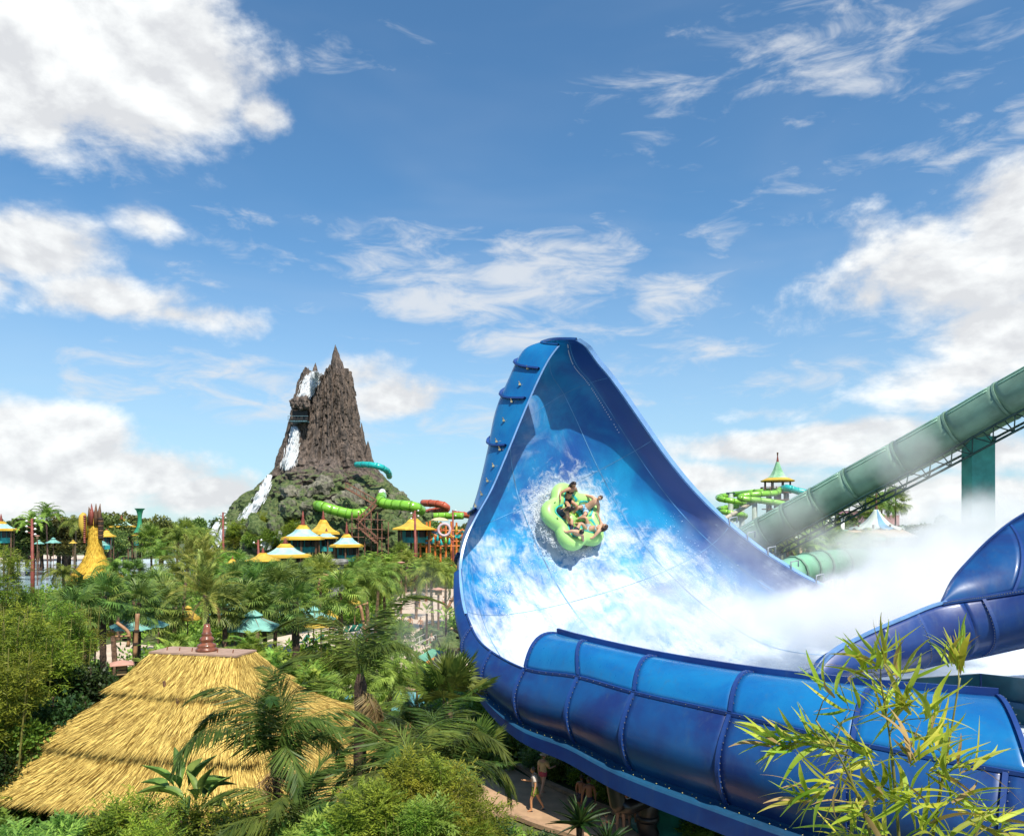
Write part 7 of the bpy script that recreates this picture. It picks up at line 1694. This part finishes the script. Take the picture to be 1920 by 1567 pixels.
# torn sheets and drops leaping off the churning floor of the slide
rs = np.random.RandomState(14); nsp = 7000; cl = rs.rand(60, 2) * np.array([4.2, .55]) + np.array([-.2, .28]); pk_ = rs.randint(0, 60, nsp)
tt_ = cl[pk_, 0] + rs.normal(0, .16, nsp); uu_ = np.clip(cl[pk_, 1] + rs.normal(0, .022, nsp), .05, .95)
K_ = tt_ - T0; Lq, Rq, Nq, Sq = left_rim(K_), cr(RR, K_), cr(RN, K_), cr(RS, K_); ph_ = uu_ * math.pi; cq = -np.cos(ph_); exq = np.interp(K_, [0, 6, 9, 13], [.9, .85, .62, .5]); cq = np.sign(cq) * np.abs(cq) ** exq
pq = (Lq + Rq) / 2 + (Rq - Lq) / 2 * cq[:, None] + Nq * Sq * (np.sin(ph_) ** .85)[:, None]
pq += np.array([0, 0, 1.0]) * (np.abs(rs.normal(0, .28, nsp)) + .02)[:, None] + rs.normal(0, .08, (nsp, 3))
sz_ = .004 + .020 * rs.rand(nsp) ** 4; v = pq[:, None] + (oc * np.array([1, 1, 1.4]))[None] * sz_[:, None, None]; f = (np.arange(nsp) * 6)[:, None, None] + of[None]
tag(obj('splash', mesh_of('splash', v.reshape(-1, 3), f.reshape(-1, 3), False, [bpy.data.materials['water_drops']])), 'white drops leaping off the churning slide floor', kind='stuff')
# ---------------------------------------------------------------- bamboo close to the camera
bp_ = empty('bamboo_plant', (*P(1690, 1500, 5.6)[:2], 0), 0, 'bright windblown bamboo in the right foreground', 'bamboo'); bo = bp_.location.copy()
t = np.linspace(0, 1, 9); NB = []
for k, (bend, fold) in enumerate(((.10, .25), (-.18, .35), (.28, .15), (.45, .3))):
    w = .052 * np.sin(np.clip(t, .03, 1) ** .62 * math.pi * .985) + .002; z = -bend * t ** 2; y = .06 * np.sin(t * 4 + k)
    V_ = np.stack([np.stack([t, y - w, z + fold * w], 1), np.stack([t, y, z], 1), np.stack([t, y + w, z + fold * w], 1)], 1)
    NB.append(mesh_of('leaf', V_.reshape(-1, 3), grid_faces(9, 3), True, [L_NEARB]))
L_DRY = mat('dry_bamboo_leaf', (.40, .27, .10), rough=.7, var=.3, trans=.3); NBD = NB[2].copy(); NBD.materials[0] = L_DRY
rb = random.Random(21)
culms = [[P(1700, 1900, 5.7), P(1690, 1650, 5.65), P(1680, 1500, 5.6), P(1668, 1380, 5.6), P(1650, 1270, 5.6)], [P(1720, 1900, 5.6), P(1745, 1600, 5.5), P(1775, 1420, 5.5), P(1800, 1270, 5.5)], [P(1680, 1900, 5.5), P(1640, 1600, 5.4), P(1590, 1450, 5.4), P(1530, 1350, 5.4)], [P(1730, 1900, 5.4), P(1800, 1640, 5.3), P(1850, 1520, 5.3)]]
for c in culms:
    c = [Vector((c[0].x, c[0].y, 0))] + c; o = MB().tube([Vector(q) for q in cr(c, np.linspace(0, len(c) - 1, 24))], [.016] * 10 + [.012] * 8 + [.007] * 6, 7).build('culm', M_CULM, bp_, True); o.matrix_parent_inverse = Matrix.Translation(-bo)
clusters = [(1655, 1250, 11, 100, 40), (1630, 1265, 10, 130, 40), (1690, 1270, 9, 80, 35), (1790, 1245, 16, 95, 14), (1560, 1300, 6, 120, 50), (1700, 1325, 14, 150, 60), (1730, 1345, 12, 40, 60), (1660, 1340, 12, 120, 70), (1600, 1330, 7, 150, 50),
            (1500, 1395, 14, 165, 30), (1470, 1400, 12, 170, 30), (1545, 1390, 13, 160, 35), (1590, 1410, 14, 165, 45), (1640, 1420, 13, 175, 50), (1700, 1420, 13, 100, 80), (1750, 1400, 12, 60, 70), (1760, 1450, 12, 20, 60),
            (1560, 1470, 12, 200, 40), (1520, 1500, 10, 170, 45), (1610, 1510, 13, 190, 60), (1660, 1490, 12, 160, 70), (1710, 1500, 12, 140, 80), (1780, 1500, 12, 30, 60), (1810, 1440, 10, 50, 60), (1840, 1540, 13, 60, 70), (1870, 1560, 10, 20, 60), (1590, 1570, 12, 170, 60), (1660, 1570, 12, 150, 70), (1740, 1560, 12, 90, 80), (1795, 1570, 10, 60, 80)]
allc = np.concatenate([np.asarray([tuple(q) for q in cr(c, np.linspace(0, len(c) - 1, 40))]) for c in culms])
for px, py, n, ang, spr in clusters:
    c = P(px + rb.uniform(-6, 6), py + rb.uniform(-6, 6), 5.5 + rb.uniform(-.25, .25)); cands = allc + np.array([0, 0, .12]); j = int(np.argmin(np.linalg.norm(allc - np.array(c) + np.array([0, 0, .12]), axis=1))); q = Vector(allc[j])
    tw_ = MB().tube([q, q.lerp(c, .5) + Vector((0, 0, .04)), c], [.005, .004, .003], 5).build('twig', M_CULM, bp_); tw_.matrix_parent_inverse = Matrix.Translation(-bo)
    for k in range(int(n * 1.35)):
        a = math.radians(ang + rb.gauss(0, spr * .75)); L_ = rb.uniform(.18, .42); o = obj('leaf', NBD if rb.random() < .10 else NB[rb.randrange(4)], tw_, c + Vector((rb.gauss(0, .035), rb.gauss(0, .06), rb.gauss(0, .03))))
        d = Vector((math.cos(a), rb.gauss(-.1, .45), math.sin(a))).normalized(); o.rotation_euler = (d.to_track_quat('X', 'Z').to_matrix() @ Matrix.Rotation(rb.uniform(-1.2, 1.2), 3, 'X')).to_euler(); o.scale = (L_, L_ * rb.uniform(.7, 1.15), L_)
# ---------------------------------------------------------------- mist over the splash basin
def mist_mat(name, dens, sc, lo, hi):
    m = bpy.data.materials.new(name); m.use_nodes = True; nt = m.node_tree; nt.nodes.clear(); g = NG(nt)
    oc = g.n('ShaderNodeTexCoord').outputs['Object']; pos = g.n('ShaderNodeNewGeometry').outputs['Position']
    ln = g.n('ShaderNodeVectorMath', operation='LENGTH'); g.put(ln.inputs[0], oc); r = ln.outputs['Value']
    n1 = g.noise(pos, sc, 4, .62, .0)
    f = g.m('ADD', g.m('MULTIPLY', g.m('SUBTRACT', 1.0, r), 1.0), g.m('MULTIPLY', g.m('SUBTRACT', n1, .5), 2.8))
    k = g.m('MULTIPLY', g.ss(f, lo, hi), g.ss(r, 1.0, .55))
    v = g.n('ShaderNodeVolumePrincipled'); v.inputs['Color'].default_value = (.98, .985, .99, 1); v.inputs['Anisotropy'].default_value = 0.1
    g.put(v.inputs['Density'], g.m('MULTIPLY', k, dens)); out = g.n('ShaderNodeOutputMaterial'); nt.links.new(v.outputs[0], out.inputs['Volume'])
    return m
MI_VEIL = mist_mat('veil_mist', .17, .55, .0, .9)
MI_FAINT = mist_mat('faint_mist', .05, .25, .05, .9)
MI_THICK, MI_THIN, MI_WISP = mist_mat('thick_mist', .8, .42, .02, .75), mist_mat('thin_mist', .45, .38, .05, .7), mist_mat('wispy_mist', .13, .34, .08, .85)
bm = bmesh.new(); bmesh.ops.create_icosphere(bm, subdivisions=3, radius=1.0); MSPH = {}
for m in (MI_THICK, MI_THIN, MI_WISP, MI_FAINT, MI_VEIL):
    me = bpy.data.meshes.new('mist'); bm.to_mesh(me); me.materials.append(m); MSPH[m.name] = me
bm.free()
for px, py, d, r, m, lb in ((1640, 1150, 35.2, (6.2, 4.4, 2.7), MI_THICK, 'dense white mist'), (1760, 1095, 37.2, (6.4, 4.6, 3.4), MI_THICK, 'dense white mist'), (1440, 1165, 36.2, (5.6, 3.4, 2.0), MI_THIN, 'drifting mist'), (1850, 1010, 41.2, (6.0, 4.5, 3.4), MI_THIN, 'drifting mist'), (1640, 1030, 44.7, (5.6, 3.6, 2.4), MI_THIN, 'drifting mist'),
        (1830, 985, 45.0, (4.0, 2.6, 2.4), MI_WISP, 'faint mist'), (1690, 865, 46.0, (5.2, 2.4, 3.4), MI_WISP, 'faint mist'), (1470, 985, 52.0, (5.4, 3.0, 3.6), MI_WISP, 'faint mist'), (1350, 1040, 39.2, (4.6, 2.6, 3.4), MI_WISP, 'drifting mist'), (1830, 1000, 52, (9, 4, 4), MI_WISP, 'faint mist'), (790, 1150, 50.0, (3.6, 4.5, 4.2), MI_FAINT, 'faint mist'), (1250, 1130, 37.7, (4.6, 3.0, 2.6), MI_VEIL, 'faint mist'), (1120, 1190, 34.5, (4.2, 2.6, 2.2), MI_VEIL, 'faint mist'), (1420, 1110, 38.0, (4.6, 2.4, 2.6), MI_VEIL, 'faint mist')):
    o = obj('mist', MSPH[m.name], None, P(px, py, d)); o.scale = r; tag(o, lb + ' hanging over the water slides', None, None, 'stuff')
# ---------------------------------------------------------------- labels for every plant: what it is and what it stands by
MARK = [('the thatched hut', 360, 1330, 27), ('the lagoon', 90, 1070, 110), ('the flared tower', 178, 1030, 95), ('the aqua umbrella', 262, 1160, 48), ('the golden date palm', 385, 1100, 42), ('the beach', 600, 1200, 56), ('the nearest pagoda hut', 535, 1035, 118), ('the stone tower', 630, 1060, 95), ('the volcano', 610, 960, 190),
        ('the yellow hut', 776, 985, 140), ('the play structure', 840, 1005, 140), ('the middle path', 770, 1160, 75), ('the stair railing', 800, 1205, 62), ('the turquoise pool', 730, 1312, 48), ('the walking person', 1000, 1490, 30), ('the green support pillar', 1247, 1540, 20), ('the slide tower', 1458, 900, 110), ('the mast tent', 1643, 970, 75), ('the left edge', 0, 1250, 28), ('the bottom edge', 560, 1567, 14), ('the beach umbrellas', 475, 1165, 52), ('the pale lantern', 228, 1250, 31)]
from collections import defaultdict
bpy.context.view_layer.update(); grp = defaultdict(list)
for o, ph in RECS:
    p = o.matrix_world.translation; zc = max((c.location.z for c in o.children), default=1) * .9 + p.z
    px = 960 + p.x * FPX / p.y; py = HZ + (CAMZ - zc) * FPX / p.y
    best = min(MARK, key=lambda m: math.hypot(px - m[1], py - m[2]) + abs(math.log(p.y / m[3])) * 60); dx = px - best[1]
    rel = ('behind' if p.y > best[3] * 1.12 else 'in front of' if p.y < best[3] * .9 else ('left of' if dx < 0 else 'right of'))
    if abs(dx) > 45 and rel in ('behind', 'in front of'): rel = {'behind': 'back %s of', 'in front of': 'front %s of'}[rel] % ('left' if dx < 0 else 'right')
    rel = rel.replace('behind and', 'behind and').replace('in front of and', 'in front and')
    if best[0] in ('the left edge', 'the bottom edge'): rel = 'near'
    grp[(ph, rel, best[0])].append((math.hypot(px - best[1], py - best[2]), o))
ORD = ['nearest', 'second nearest', 'third nearest', 'fourth nearest', 'fifth nearest', 'sixth nearest', 'seventh nearest', 'eighth nearest', 'ninth nearest', 'tenth nearest'] + ['%dth nearest' % k for k in range(11, 60)]
for (ph, rel, mk_), lst in grp.items():
    lst.sort(key=lambda q: q[0])
    for k, (_, o) in enumerate(lst): o['label'] = ('%s %s %s' % (ph, rel, mk_)) + ('' if len(lst) == 1 else ', %s to it' % ORD[k])
